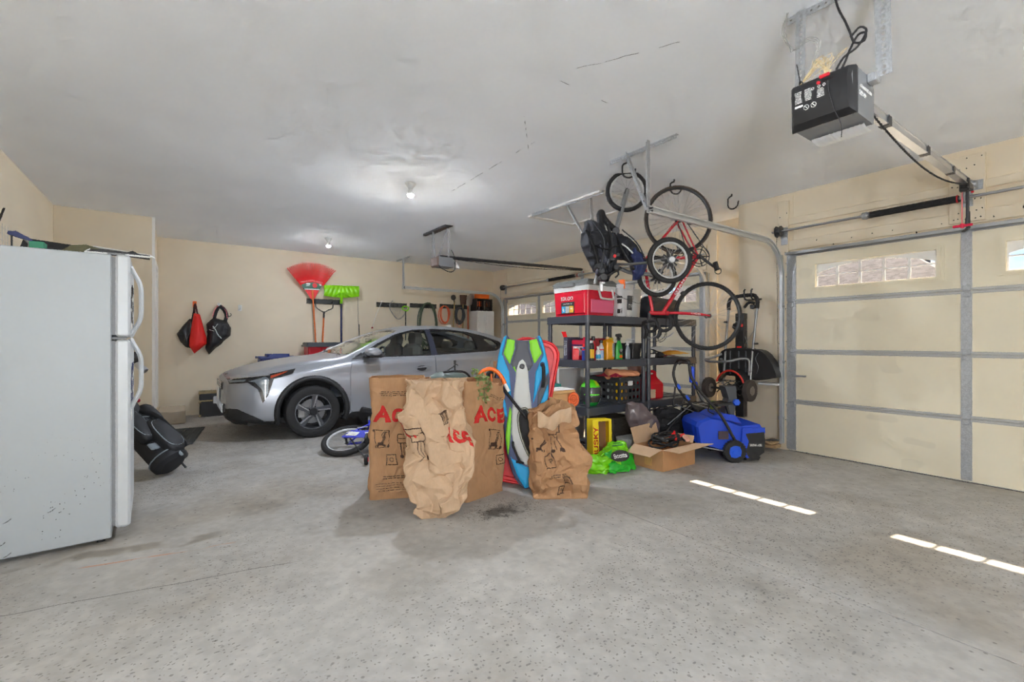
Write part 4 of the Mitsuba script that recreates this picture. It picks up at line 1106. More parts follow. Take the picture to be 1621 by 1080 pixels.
def mower(s, box_=True):
    g = [L((-.18 * s, .25 * s), (.05 * s, .25 * s), (.32 * s, .85 * s), t=.0035), L((.0, .25 * s), (.2 * s, .85 * s), t=.003), L((.2 * s, .85 * s), (.36 * s, .85 * s), t=.0035), L((.10 * s, .55 * s), (.22 * s, .55 * s)), sg.box(-.22 * s, .12 * s, .12 * s, .30 * s), sg.Point(-.22 * s, .10 * s).buffer(.075 * s), sg.Point(.13 * s, .10 * s).buffer(.075 * s), sg.Point(.42 * s, .04 * s).buffer(.09 * s), sg.Point(-.40 * s, .92 * s).buffer(.06 * s)]
    if box_: g += [L((-.35 * s, 0), (-.35 * s, .95 * s), (.42 * s, .95 * s), (.42 * s, 0), (-.35 * s, 0), t=.0024)]
    return shapely.union_all(g)


def can(s):
    return shapely.union_all([L((-.28 * s, .75 * s), (-.20 * s, 0), (.20 * s, 0), (.28 * s, .75 * s), (-.28 * s, .75 * s)), L((-.33 * s, .82 * s), (.33 * s, .82 * s), t=.003), L((-.1 * s, .1 * s), (-.14 * s, .7 * s)), L((.1 * s, .1 * s), (.14 * s, .7 * s))])


def square(s): return shapely.union_all([L((-s / 2, -s / 2), (s / 2, -s / 2), (s / 2, s / 2), (-s / 2, s / 2), (-s / 2, -s / 2), t=.003), sg.Point(0, 0).buffer(s * .22).difference(sg.Point(0, 0).buffer(s * .16))])


def spreader_print(s):
    return shapely.union_all([L((-.25 * s, .95 * s), (.25 * s, .95 * s), (.22 * s, .60 * s), (-.22 * s, .60 * s), (-.25 * s, .95 * s), t=.003), L((-.22 * s, .78 * s), (.22 * s, .78 * s)), L((-.1 * s, .6 * s), (-.06 * s, .1 * s), t=.0025), L((.1 * s, .6 * s), (.20 * s, .1 * s), t=.0025), L((0, .6 * s), (.05 * s, .12 * s)), sg.Point(-.06 * s, .06 * s).buffer(.07 * s), sg.Point(.2 * s, .06 * s).buffer(.07 * s)])


def rows(n, w, gap, seed, t=.0022):
    r = np.random.default_rng(seed); g = []
    for i in range(n):
        x = -w / 2 + r.random() * w * .1
        while x < w / 2:
            l = (.012 + .03 * r.random()) * min(1, w / .2); g.append(sg.box(x, -i * gap - t, min(x + l, w / 2), -i * gap + t)); x += l + .006
    return shapely.union_all(g)


def bag(label, o, yaw, w, d, h, profile, amp, seed, prints, material='kraft', topcut_=None, opened=0.0, nu=150, nv=110):
    """open paper bag: rounded box swept up with a profile(h01) -> (scale w, scale d, dx, dy), crumpled; prints lie on the front (x) or right side"""
    k = thing('paper_bag', label, 'paper bag', 'brown paper yard bags')
    x, y = np.array([math.cos(yaw), math.sin(yaw), 0]), np.array([-math.sin(yaw), math.cos(yaw), 0])
    rc = min(w, d) * .10
    base = np.array(rrect(w, d, rc, q=5).exterior.coords)[:-1]
    # perimeter by arc length, starting at the middle of the front and running to the right
    per = sg.LineString(np.vstack([base, base[:1]])); Ltot = per.length
    s0 = per.project(sg.Point(0, -d / 2))
    ccw = sg.LinearRing(base).is_ccw
    def P0(a):
        a = np.asarray(a, float).ravel()
        q = np.array([per.interpolate((s0 + (t if ccw else -t)) % Ltot).coords[0] for t in a]); return q
    tab = P0(np.linspace(0, Ltot, 801))
    net = facets(Ltot, h, amp, seed)
    def S(a, z, off=0.0):
        a = np.asarray(a, float); z = np.asarray(z, float); sh = a.shape
        f = (a.ravel() % Ltot) / Ltot * 800; i = np.clip(f.astype(int), 0, 799); t = (f - i)[:, None]
        p = tab[i] * (1 - t) + tab[i + 1] * t
        zz = np.clip(z.ravel() / h, 0, 1.2)
        sw, sd, dx, dy = (np.asarray(q, float) * np.ones_like(zz) for q in profile(zz))
        hh = z.ravel() * (topcut_(p[:, 0] / w, p[:, 1] / d) if topcut_ else 1.0)
        n2 = np.stack([p[:, 0] / (w / 2) * (np.abs(p[:, 0]) > w / 2 - rc), p[:, 1] / (d / 2) * (np.abs(p[:, 1]) > d / 2 - rc)], -1)
        n2 /= np.linalg.norm(n2, axis=1, keepdims=True) + 1e-9
        lx, ly = p[:, 0] * sw + dx + off * n2[:, 0], p[:, 1] * sd + dy + off * n2[:, 1]
        q = net(a.ravel() % Ltot, z.ravel()) * np.clip(z.ravel() / .05, .25, 1)[:, None]
        X = o[0] + x[0] * (lx + q[:, 0]) + y[0] * (ly + q[:, 1]); Y = o[1] + x[1] * (lx + q[:, 0]) + y[1] * (ly + q[:, 1])
        Z = np.maximum(hh + q[:, 2] * .7 * (z.ravel() > .04), 0.001 + off)
        return X.reshape(sh), Y.reshape(sh), Z.reshape(sh)
    body = grid(lambda u, v: S(u * Ltot, v * h), nu, nv, wu=True)
    inn = grid(lambda u, v: S(u * Ltot, h * (.55 + .45 * v), -.006), nu, nv // 2, wu=True)
    n = nv + 1
    rim = body.vertices.reshape(nu, n, 3)[:, -1]; rim2 = inn.vertices.reshape(nu, nv // 2 + 1, 3)[:, -1]
    i = np.arange(nu); strip = tm(np.vstack([rim, rim2]), np.stack([i, (i + 1) % nu, (i + 1) % nu + nu, i + nu], -1))
    lowr = inn.vertices.reshape(nu, nv // 2 + 1, 3)[:, 0]
    plug = tm(np.vstack([lowr, lowr.mean(0)]), np.stack([i, (i + 1) % nu, np.full(nu, nu)], -1))
    bt = body.vertices.reshape(nu, n, 3)[:, 0]
    add(k + '__paper', join(body, inn, strip, plug, tm(np.vstack([bt, bt.mean(0)]), np.stack([(i + 1) % nu, i, np.full(nu, nu)], -1))), material, 20)
    for key, poly, (a, z), m in prints:
        mm = [trimesh.creation.triangulate_polygon(g, engine='earcut') for g in getattr(poly, 'geoms', [poly])]
        fl = join([tm(np.column_stack([v, np.zeros(len(v))]), f) for v, f in mm])
        fl = subdiv(fl, .012)
        X, Y, Z = S(fl.vertices[:, 0] + a, fl.vertices[:, 1] + z, .0022)
        add(k + '__' + key, tm(np.stack([X, Y, Z], -1), fl.faces), m, True)
    return k


straight = lambda t: (1.0 + .02 * np.sin(t * 7), 1.0, .0 * t, 0 * t)
AX = -YAW + 0.0
# left bag, upright
bag('tall upright brown paper bag with red hardware logo, leftmost of the bags by the car', (1.37, 3.44), math.atan2(-.50, .86) + .12, .41, .30, .90, straight, .0085, 3,
    [('logo', ace(.34, .115), (-.01, .58), 'ink_red'), ('mower_print', mower(.14), (-.115, .385), 'print_brown'), ('spreader_print', spreader_print(.19), (.06, .30), 'print_brown'), ('square_print', square(.075), (-.035, .29), 'print_brown'),
     ('top_text', rows(3, .26, .013, 1), (-.01, .80), 'print_brown'), ('mid_text', rows(2, .20, .014, 2, .003), (.0, .165), 'print_brown'), ('low_text', rows(4, .32, .016, 3, .0016), (.0, .115), 'print_brown')])
# bag behind it, only its open top shows
bag('brown paper bag standing behind the others, only its torn dark top showing', (1.56, 3.75), -.45, .40, .28, .86, straight, .011, 5, [], 'kraft_dark', nu=90, nv=60)
# bag with the plant and the orange handle
bag('upright brown paper bag with plant cuttings and an orange handle sticking out', (1.845, 3.10), math.atan2(.30, .95) - .10, .40, .30, .88, lambda t: (1.0 - .03 * np.sin(t * 5), 1.0, 0 * t, 0 * t), .009, 8,
    [('logo', ace(.34, .12), (.03, .57), 'ink_red'), ('mower_print', mower(.16), (.07, .36), 'print_brown'), ('top_text', rows(2, .16, .014, 4), (.08, .775), 'print_brown'), ('square_print', square(.07), (.15, .27), 'print_brown')],
    'kraft', topcut_=lambda a, b: 1 - .055 * np.exp(-((a - .35) / .2) ** 2) * (b < -.3))
# big crumpled pale bag in front, slumped
def slump(t):
    sw = np.interp(t, [0, .06, .15, .3, .5, .7, .85, 1.0], [.36, .58, .80, .96, .98, .96, .96, 1.0])
    sd = np.interp(t, [0, .1, .3, .6, 1.0], [.75, 1.0, 1.1, .9, .75])
    dx = np.interp(t, [0, .2, .45, .7, 1.0], [.0, .02, .045, .01, .0])
    dy = np.interp(t, [0, .2, .5, 1.0], [-.10, -.06, .02, .06])
    return sw, sd, dx, dy


bag('pale heavily crumpled brown paper bag leaning in front of the other bags', (1.455, 2.965), math.atan2(-.52, .85) + .05, .42, .27, .90, slump, .027, 11,
    [('logo', affinity.rotate(ace(.20, .12), -18), (.13, .46), 'ink_red'), ('can_print', can(.085), (.045, .60), 'print_brown'), ('spreader_print', affinity.rotate(spreader_print(.22), 12), (-.145, .36), 'print_brown'), ('mower_print', affinity.rotate(mower(.11, False), 20), (-.235, .50), 'ink_red')], 'kraft_pale', nu=260, nv=190)
# short bag at the right, top folded over
def slump2(t):
    sw = np.interp(t, [0, .1, .35, .5, .65, .8, 1.0], [1.04, 1.10, 1.12, .98, .80, .76, .84])
    sd = np.interp(t, [0, .1, .4, .7, 1.0], [1.0, 1.05, 1.0, .8, .6])
    dx = np.interp(t, [0, .35, .6, .8, 1.0], [.01, .02, -.02, -.05, -.04])
    return sw, sd, dx, np.interp(t, [0, 1], [0, .03])


bag('short crumpled brown paper bag with folded top standing alone beside the blue sled', (2.365, 2.695), math.atan2(-.56, .83) + .02, .40, .29, .66, slump2, .022, 17,
    [('spreader_print', spreader_print(.22), (.01, .32), 'print_brown'), ('square_print', square(.085), (-.075, .285), 'print_brown'), ('mower_print', mower(.10, False), (-.15, .36), 'print_brown'), ('mid_text', rows(2, .13, .014, 6, .003), (.0, .175), 'print_brown'),
     ('bar_code', shapely.union_all([square(.05), affinity.translate(square(.045), .05, .07)]), (.0, .06), 'print_brown')], 'kraft', topcut_=lambda a, b: 1 + .05 * np.sin(6 * a + 1) + .04 * (a > .1), nu=240, nv=160)
# its folded flap with pale inside
k = 'paper_bag_004__folded_flap'
yw = math.atan2(-.56, .83) + .02; Xb, Yb = np.array([math.cos(yw), math.sin(yw), 0]), np.array([-math.sin(yw), math.cos(yw), 0])
def flap(u, v):
    a = -.17 + .25 * u; z = .655 - .10 * v - .03 * np.sin(u * 5); b = -.135 - .018 * np.sin(v * 3) - .03 * v + .012 * np.sin(u * 17 + 3 * v)
    return tuple(np.array([2.365, 2.695, 0])[i] + Xb[i] * a + Yb[i] * b + (z + .01 * np.sin(13 * u + 5 * v) if i == 2 else 0) for i in range(3))
add(k, grid(flap, 40, 20), 'kraft_pale', 40)

# plant cuttings and the orange handled tool in the bag
rg = np.random.default_rng(4)
k = thing('plant_cuttings', 'green plant cuttings with small leaves hanging over the paper bag edge', 'plant')
st, lv = [], [[], []]
for i in range(9):
    b0 = np.array([1.85 + rg.normal(0, .03), 2.99 + rg.normal(0, .03), .80]); e0 = b0 + [rg.normal(-.02, .05), rg.normal(-.06, .03), .08 - .14 * (i % 2) + rg.normal(0, .03)]
    pth = smoothpts([b0, (b0 + e0) / 2 + [0, 0, .08], e0], 6); st.append(tube(pth, .0025, 5))
    for q in pth[3:]:
        for j in range(3):
            dr_ = rg.normal(size=3); dr_ /= np.linalg.norm(dr_); s_ = np.cross(dr_, rg.normal(size=3)); s_ /= np.linalg.norm(s_)
            l = .022 + .018 * rg.random()
            lv[rg.integers(2)].append(hull([q, q + dr_ * l * .5 + s_ * l * .3, q + dr_ * l * .5 - s_ * l * .3, q + dr_ * l, q + dr_ * l * .5 + np.cross(dr_, s_) * .002]))
mat('leaf_green', (92, 116, 52), .6); mat('leaf_pale', (150, 150, 104), .6)
add(k + '__stem', join(st), 'olive', 40); a = add(k + '__foliage', join(lv[0]), 'leaf_green', False); b = add(k + '__foliage', join(lv[1]), 'leaf_pale', False)
for q in (a, b): lab(q, kind='stuff')
k = thing('orange_handled_tool', 'curved orange handle of a tool standing in the paper bag beside the blue sled', 'garden tool')
R0 = np.array([1.93, 3.0, .87]); X0 = np.array([.81, -.58, 0])
arc = [R0 + X0 * a + np.array([0, 0, b]) for a, b in ((-.075, -.10), (-.085, 0.0), (-.06, .065), (0, .095), (.06, .075), (.10, .03), (.125, -.02))]
add(k + '__grip', tube(smoothpts(arc, 6), .016, 10), 'orange_plastic', 50)
add(k + '__rod', tube([R0 + X0 * .122 + [0, 0, -.015], R0 + X0 * .155 + [0, 0, -.08]], .013, 10), 'print_white', 50)
add(k + '__stake', join(rod(R0 + X0 * -.02 + [0, .02, -.25], R0 + X0 * -.02 + [0, .02, .06], .010), rod(R0 + X0 * .035 + [0, .02, -.25], R0 + X0 * .03 + [0, .02, .055], .008)), 'wood_orange', 40)

# grey green rounded tub with a black lever behind the bags
k = thing('spreader_tub', 'dark grey green rounded plastic tub with black rim and lever showing above the bags', 'garden spreader')
Zt = M4((1.96, 3.72, 0), (.81, -.58, 0), None, (0, 0, 1))
add(k + '__tub', at(lathe([(0, .905), (.10, .90), (.16, .87), (.20, .82), (.215, .76), (.20, .55), (.12, .35), (0, .33)], 40), Zt @ np.diag([1, .8, 1, 1])), mat('tub_grey', (86, 98, 92), .35), 40)
add(k + '__rim', at(tube(smoothpts([(-.03, -.10, .905), (.07, -.12, .915), (.16, -.08, .90), (.20, .02, .84)], 6), .010, 8), Zt), 'black_plastic', 50)
add(k + '__lever', at(join(rod((.07, -.11, .91), (.075, -.11, 1.0), .006), rod((.0, -.11, .915), (.075, -.11, .965), .005), rod((.06, -.11, .985), (.10, -.11, .965), .005), cyl((.072, -.12, 1.0), (.072, -.10, 1.0), .011, 10)), Zt), 'black_plastic', 40)
add(k + '__leg', at(join([rod((a * .12, b * .08, .40), (a * .16, b * .14, 0.005), .012) for a in (-1, 1) for b in (-1, 1)] + [cyl((a * .2, 0, .10), (a * .16, 0, .10), .10, 24, .01) for a in (-1, 1)]), Zt), 'black_plastic', 40)
k = thing('black_hoop_handle', 'black tubular handle curving out behind the blue inflatable sled', 'handle')
add(k, tube(smoothpts([(2.28, 3.46, .014), (2.28, 3.47, .60), (2.295, 3.46, .84), (2.33, 3.435, .925), (2.40, 3.39, .955), (2.46, 3.36, .93), (2.38, 3.46, .6), (2.36, 3.50, .014)], 6), .014, 10), 'black_plastic', 50)

# ================================================================ sleds
mat('sled_blue', (30, 160, 214), .55); mat('sled_lime', (132, 208, 40), .55); mat('sled_grey', (74, 76, 84), .6); mat('sled_navy', (70, 78, 112), .6); mat('sled_white', (196, 198, 194), .55)
k = thing('inflatable_sled', 'blue, lime and grey inflatable kneeboard sled standing on end among the bags', 'sled')
Yd = np.array([.5825 * .13, .8128 * .13, 1.0]); Yd /= np.linalg.norm(Yd)
SF = M4((2.195, 2.92, .004), (.8128, -.5825, 0), Yd)
# outline in (x, y): two horns at the top, waist, narrow slanted tail
outl = sg.Polygon(smoothpts([(.015, .0), (.085, .025), (.115, .14), (.135, .33), (.185, .55), (.205, .66), (.225, .82), (.222, .95), (.20, 1.08), (.165, 1.21), (.135, 1.235), (.10, 1.205), (0, 1.195), (-.09, 1.205), (-.125, 1.235), (-.16, 1.21), (-.20, 1.06), (-.215, .92), (-.205, .76), (-.16, .55), (-.14, .40), (-.125, .28), (-.07, .10)], 5, True)).buffer(0)


def puff(poly, z0, hgt, m=SF, e=.02, inset=.028):
    """flat panel with rounded swelling towards +z of the frame"""
    t = trimesh.creation.triangulate_polygon(poly.buffer(0), engine='earcut')
    fl = subdiv(tm(np.column_stack([t[0], np.zeros(len(t[0]))]), t[1]), e)
    b = poly.boundary
    d = np.array([b.distance(sg.Point(*p[:2])) for p in fl.vertices])
    z = z0 + hgt * np.sqrt(np.clip(1 - (1 - np.clip(d / inset, 0, 1)) ** 2, 0, 1))
    o = tm(np.column_stack([fl.vertices[:, :2], z]), fl.faces)
    if o.face_normals[:, 2].mean() < 0: o.invert()
    o.apply_transform(m); return o


add(k + '__hull', join(extr(outl.buffer(-.012), .10, SF @ tr(0, 0, -.11)), puff(outl, -.03, .03, inset=.05, e=.03), puff(outl.buffer(-.001), -.08, -.03, inset=.05, e=.03)), 'sled_navy', 40)
rails = extr(outl, .05, SF @ tr(0, 0, -.08)); add(k + '__side_wall', rails, 'sled_navy', 40)
PX = lambda poly: poly.intersection(outl.buffer(-.006))
panels = [
 ('blue_panel', [(-.17, 1.24), (-.125, 1.24), (-.165, 1.08), (-.105, .93), (-.085, .70), (-.12, .76), (-.205, .95), (-.23, 1.0)], 'sled_blue'), ('blue_panel', [(.17, 1.24), (.125, 1.24), (.175, 1.08), (.11, .93), (.085, .66), (.115, .74), (.155, .86), (.225, .93), (.23, 1.05)], 'sled_blue'),
 ('lime_panel', [(-.122, 1.205), (-.06, 1.195), (-.06, 1.12), (-.10, .985), (-.155, 1.08)], 'sled_lime'), ('lime_panel', [(.122, 1.205), (.06, 1.195), (.06, 1.12), (.10, .985), (.165, 1.08)], 'sled_lime'),
 ('grey_panel', [(-.055, 1.20), (.055, 1.20), (.055, 1.12), (.095, .985), (.05, .93), (0, 1.02), (-.05, .93), (-.095, .985), (-.055, 1.12)], 'sled_grey'),
 ('lime_ring', [(-.05, .92), (-.08, .97), (-.07, 1.03), (0, 1.065), (.07, 1.03), (.08, .97), (.05, .92), (.04, 1.0), (0, 1.03), (-.04, 1.0)], 'sled_lime'),
 ('deck', [(-.045, 1.02), (0, 1.045), (.045, 1.02), (.06, .80), (.09, .55), (.11, .33), (.105, .20), (.07, .16), (.0, .20), (-.055, .28), (-.09, .44), (-.085, .62), (-.06, .84)], 'sled_white'),
 ('blue_panel', [(-.205, .80), (-.19, .86), (-.16, .78), (-.13, .66), (-.12, .56), (-.155, .58)], 'sled_blue'), ('blue_panel', [(.21, .84), (.215, .72), (.19, .60), (.15, .53), (.125, .56), (.14, .66)], 'sled_blue'),
 ('grey_panel', [(.175, .86), (.212, .90), (.215, .84), (.15, .68), (.12, .62), (.125, .76)], 'sled_grey'),
 ('lime_panel', [(-.085, .62), (-.095, .42), (-.10, .35), (-.115, .25), (-.135, .40), (-.125, .52), (-.10, .66)], 'sled_lime'), ('lime_panel', [(.083, .62), (.112, .40), (.12, .33), (.105, .52), (.095, .66)], 'sled_lime'),
 ('grey_panel', [(-.125, .27), (-.105, .26), (-.05, .10), (.012, .004), (-.02, .03)], 'sled_grey'), ('blue_panel', [(-.095, .25), (.035, .175), (.105, .18), (.085, .03), (.02, .006), (-.04, .10)], 'sled_blue'),
]
for key, poly, m in panels: add(k + '__' + key, puff(PX(sg.Polygon(poly)), -.003, .010, inset=.02, e=.022), m, 40)
dk = sg.Polygon(smoothpts([(-.02, .62), (.03, .64), (.065, .58), (.085, .45), (.098, .30), (.08, .24), (.035, .28), (-.02, .42), (-.04, .55)], 5, True))
add(k + '__knee_well', puff(dk.buffer(-.016), .008, .006, inset=.01), 'black_soft', 40)
add(k + '__deck_groove', join([tube((SF @ np.column_stack([np.array(dk.buffer(-q).exterior.coords)[:-1], np.full(len(dk.buffer(-q).exterior.coords) - 1, .010), np.ones(len(dk.buffer(-q).exterior.coords) - 1)]).T).T[:, :3], .0035, 6, closed=True) for q in (0, .012, .028)]), 'olive', 50)
add(k + '__valve', join(at(cyl((0, .975, .005), (0, .975, .022), .021, 20, .003), SF), at(ring((0, .975, .022), (0, 0, 1), .013, .003, 20, 6), SF)), 'black_plastic', 40)
sl = lambda *p, r=.011: at(tube(smoothpts(p, 6), r, 8), SF)
add(k + '__grab_handle', sl((.165, .99, .02), (.172, .96, .05), (.172, .85, .055), (.165, .81, .02), r=.014), 'black_soft', 50)
add(k + '__grab_handle', sl((-.165, .80, .02), (-.15, .79, .04), (-.08, .70, .05), (.02, .575, .05), (.035, .56, .02), r=.012), 'black_soft', 50)
add(k + '__grab_handle', sl((-.075, .37, .01), (-.07, .33, .03), (-.02, .22, .035), (.005, .205, .012), (-.05, .215, .02), r=.009), 'black_soft', 50)
for a, b in ((.165, .99), (-.165, .80)): add(k + '__strap_end', at(cyl((a, b, .01), (a, b, .033), .019, 12, .003), SF), 'dark_blue', 40)
k = thing('toboggan', 'long red plastic toboggan standing on end behind the blue inflatable sled', 'sled')
Yt = np.array([.8128 * .20 + .5825 * .10, -.5825 * .20 + .8128 * .10, 1.0]); Yt /= np.linalg.norm(Yt)
TF = M4((2.24, 3.15, .01), np.array((.8128, -.5825, 0)) - Yt * float(np.dot((.8128, -.5825, 0), Yt)), Yt)
ot = affinity.scale(rrect(.40, 1.20, .12, 0, .60), 1, 1)
add(k + '__pan', join(extr(ot, .012, TF), extr(ot.difference(ot.buffer(-.035)), .055, TF @ tr(0, 0, .0))), 'red_bright', 30)
add(k + '__rim', tube((TF @ np.column_stack([np.array(ot.exterior.coords)[:-1], np.full(len(ot.exterior.coords) - 1, .055), np.ones(len(ot.exterior.coords) - 1)]).T).T[:, :3], .012, 8, closed=True), 'red_bright', 50)
add(k + '__sticker', at(bb(-.19, -.13, .30, .37, .013, .016), TF), 'print_white', False)

# ================================================================ small wooden table behind the short bag
k = thing('side_table', 'small light wooden table with papers on it between the sled and the shelves', 'table')
tx, ty, tz = 2.70, 3.18, .725
FT = M4((tx, ty, 0), (1, 0, 0), None, (0, 0, 1))
mat('pine', (222, 178, 122), .5)
add(k + '__top', at(bb(-.28, .30, -.02, .42, tz - .03, tz, .006), FT), 'pine', False)
for a in (-.24, .26):
    for b in (.03, .38): add(k + '__leg', at(bb(a - .025, a + .025, b - .025, b + .025, 0, tz - .03, .004), FT), 'pine', False)
add(k + '__apron', at(join(bb(-.24, .26, .02, .04, tz - .11, tz - .03), bb(.25, .27, .03, .38, tz - .11, tz - .03), bb(-.25, -.23, .03, .38, tz - .11, tz - .03)), FT), 'pine', False)
k = thing('paper_sheets', 'white papers lying on the small wooden table', 'paper')
add(k, join(box((tx + .14, ty + .08, tz + .004), (.30, .20, .006)), box((tx + .17, ty + .11, tz + .010), (.24, .17, .005), 0, rot((0, 0, 1), 9, (tx, ty, 0)))), 'paper_white', False)
k = thing('book', 'teal book lying on the small wooden table', 'book')
add(k, join(box((tx + .18, ty + .24, tz + .025), (.22, .14, .03), .003)), mat('teal', (30, 110, 104), .5), False)
k = thing('black_funnel', 'small black funnel shaped holder on the wooden table beside the teal book', 'funnel')
add(k, lathe([(0, 0), (.055, 0), (.055, .02), (.03, .035), (.022, .07), (.026, .075), (0, .075)], 20, tr(tx + .03, ty + .20, tz)), 'black_plastic')
k = thing('trimmer_guard', 'bright orange oval plastic disc hanging at the wooden table leg beside the shelves', 'disc')
OF = M4((2.975, 3.165, .635), (.8128, -.5825, 0), (0, 0, 1))
oe = affinity.scale(sg.Point(0, 0).buffer(1, quad_segs=10), .052, .07)
add(k + '__disc', extr(oe, .012, OF), 'orange_plastic', 30)
add(k + '__rib', join([at(tube(np.column_stack([np.array(affinity.scale(oe, q, q).exterior.coords)[:-1], np.full(len(oe.exterior.coords) - 1, .013)]), .004, 6, closed=True), OF) for q in (.95, .6, .3)] + [at(rod((-.045, 0, .013), (.045, 0, .013), .003), OF)]), mat('orange_dark', (206, 80, 16), .4), 40)
k = thing('cardboard_box', 'tall brown worn cardboard box standing between the car tail and the blue sled', 'box')
add(k, join(bb(2.86, 3.14, 4.05, 4.36, 0, .95, .006), bb(2.86, 3.0, 4.05, 4.36, .945, .951)), 'kraft_dark', False)
k = thing('grey_pail', 'grey storage tub under the small wooden table', 'tub')
add(k, lathe([(0, 0), (.11, 0), (.13, .28), (.137, .28), (.137, .30), (.125, .30), (.105, .02), (0, .02)], 28, tr(tx + .02, ty + .21, 0)), 'grey_plastic')
# ================================================================ shelving and what stands on it
SX, SY = 3.275, 3.282
TIERS = (0.045, 0.515, 0.985, 1.437)


def shelf_unit(x0, y0, label):
    k = thing('shelving_unit', label, 'shelf', 'black plastic shelving units')
    pw, pd = .86, .57
    for a in (0, pw):
        for b in (0, pd):
            add(k + '__post', join([lathe([(.019, z0), (.024, z0 + .02), (.0235, z1 - .02), (.021, z1)], 16, tr(x0 + a, y0 + b, 0)) for z0, z1 in ((0, TIERS[0] + .0), (TIERS[0], TIERS[1] - .07), (TIERS[1], TIERS[2] - .07), (TIERS[2], TIERS[3] - .07))]), 'shelf_plastic', 40)
    for t in TIERS:
        o = rrect(pw + .075, pd + .075, .05, x0 + pw / 2, y0 + pd / 2, 6)
        slots = [sg.box(x0 + .05 + i * .095, y0 + .06 + j * .16, x0 + .115 + i * .095, y0 + .17 + j * .16) for i in range(8) for j in range(3)]
        h = .075 if t > .1 else .045
        top = extr(o.buffer(-.003).difference(shapely.union_all(slots)), .012, tr(0, 0, t - .012))
        lip = extr(o.difference(o.buffer(-.012)), h - .006, tr(0, 0, t - h))
        fl = extr(o.buffer(.005).difference(o.buffer(-.010)), .010, tr(0, 0, t - h - .001))
        add(k + '__shelf', join(top, lip, fl), 'shelf_plastic', 30)
    return k


shelf_unit(SX, SY, 'black plastic shelving unit that carries the red cooler')
shelf_unit(SX + .945, SY, 'black plastic shelving unit behind the hanging red bicycle')
Z1, Z2, Z3 = TIERS[1:]

# ---- cooler
k = thing('cooler', 'red and white cooler with grey lid on top of the black shelves', 'cooler')
mat('cooler_red', (206, 14, 44), .3); mat('cooler_pink', (226, 96, 130), .35); mat('cooler_lid', (104, 106, 104), .45)
cx0, cx1, cy0, cy1 = 3.275, 3.69, 3.28, 3.80
def taper(x0, x1, y0, y1, z0, z1, t, r=.03):
    p = []
    for z, e in ((z0, t), (z1, 0)):
        for a, b in np.array(rrect(x1 - x0 - 2 * e, y1 - y0 - 2 * e, r, (x0 + x1) / 2, (y0 + y1) / 2, 4).exterior.coords)[:-1]: p.append((a, b, z))
    return hull(p)
add(k + '__body', join(taper(cx0, cx1, cy0, cy1, Z3, Z3 + .255, .012), bb(cx0 - .004, cx0 + .02, cy0 + .04, cy1 - .05, Z3 + .02, Z3 + .235, .01)), 'cooler_red', 30)
add(k + '__band', taper(cx0 - .006, cx1 + .006, cy0 - .006, cy1 + .006, Z3 + .255, Z3 + .305, .002), 'white_plastic', 30)
add(k + '__lid', join(taper(cx0 - .010, cx1 + .010, cy0 - .010, cy1 + .010, Z3 + .305, Z3 + .335, .0), hull([(x, y, z) for z, e in ((Z3 + .335, 0), (Z3 + .372, .035)) for x in (cx0 - .01 + e, cx1 + .01 - e) for y in (cy0 - .01 + e, cy1 + .01 - e)]), bb(cx0 - .022, cx0, cy0 + .18, cy0 + .36, Z3 + .30, Z3 + .345, .006)), 'cooler_lid', 30)
add(k + '__end_panel', bb(cx0 + .05, cx1 - .04, cy0 - .004, cy0 + .02, Z3 + .03, Z3 + .165, .004), 'cooler_pink', False)
add(k + '__handle', tube(smoothpts([(3.42, cy0 - .01, Z3 + .275), (3.425, cy0 - .03, Z3 + .20), (3.44, cy0 - .04, Z3 + .172), (3.60, cy0 - .04, Z3 + .172), (3.615, cy0 - .03, Z3 + .20), (3.62, cy0 - .01, Z3 + .275)], 5), .011, 8), 'white_plastic', 50)
CF = M4((cx0 - .0065, 3.575, Z3 + .185), (0, -1, 0), (0, 0, 1))
add(k + '__lettering', txt('IGLOO', .036, CF, .002, True, .185), 'print_white', False)
LF = M4((cx0 - .0065, 3.565, Z3 + .088), (0, -1, 0), (0, 0, 1))
add(k + '__label', at(bb(-.098, .098, -.06, .06, 0, .0015), LF), 'print_black', False)
for (a, b), m in (((-.09, -.035), mat('label_blue', (58, 160, 206), .5)), ((-.03, .025), mat('label_grey', (190, 196, 196), .5)), ((.03, .09), mat('label_yellow', (236, 186, 60), .5))): add(k + '__label_field', at(bb(a, b, -.052, .018, .0015, .003), LF), m, False)
add(k + '__label_text', join(txt('52 QT IMX 70', .014, LF @ tr(0, .04, .0015), .001), at(box((-.06, -.02, .004), (.02, .03, .001)), LF), at(box((.06, -.01, .004), (.03, .012, .001)), LF)), 'print_white', False)

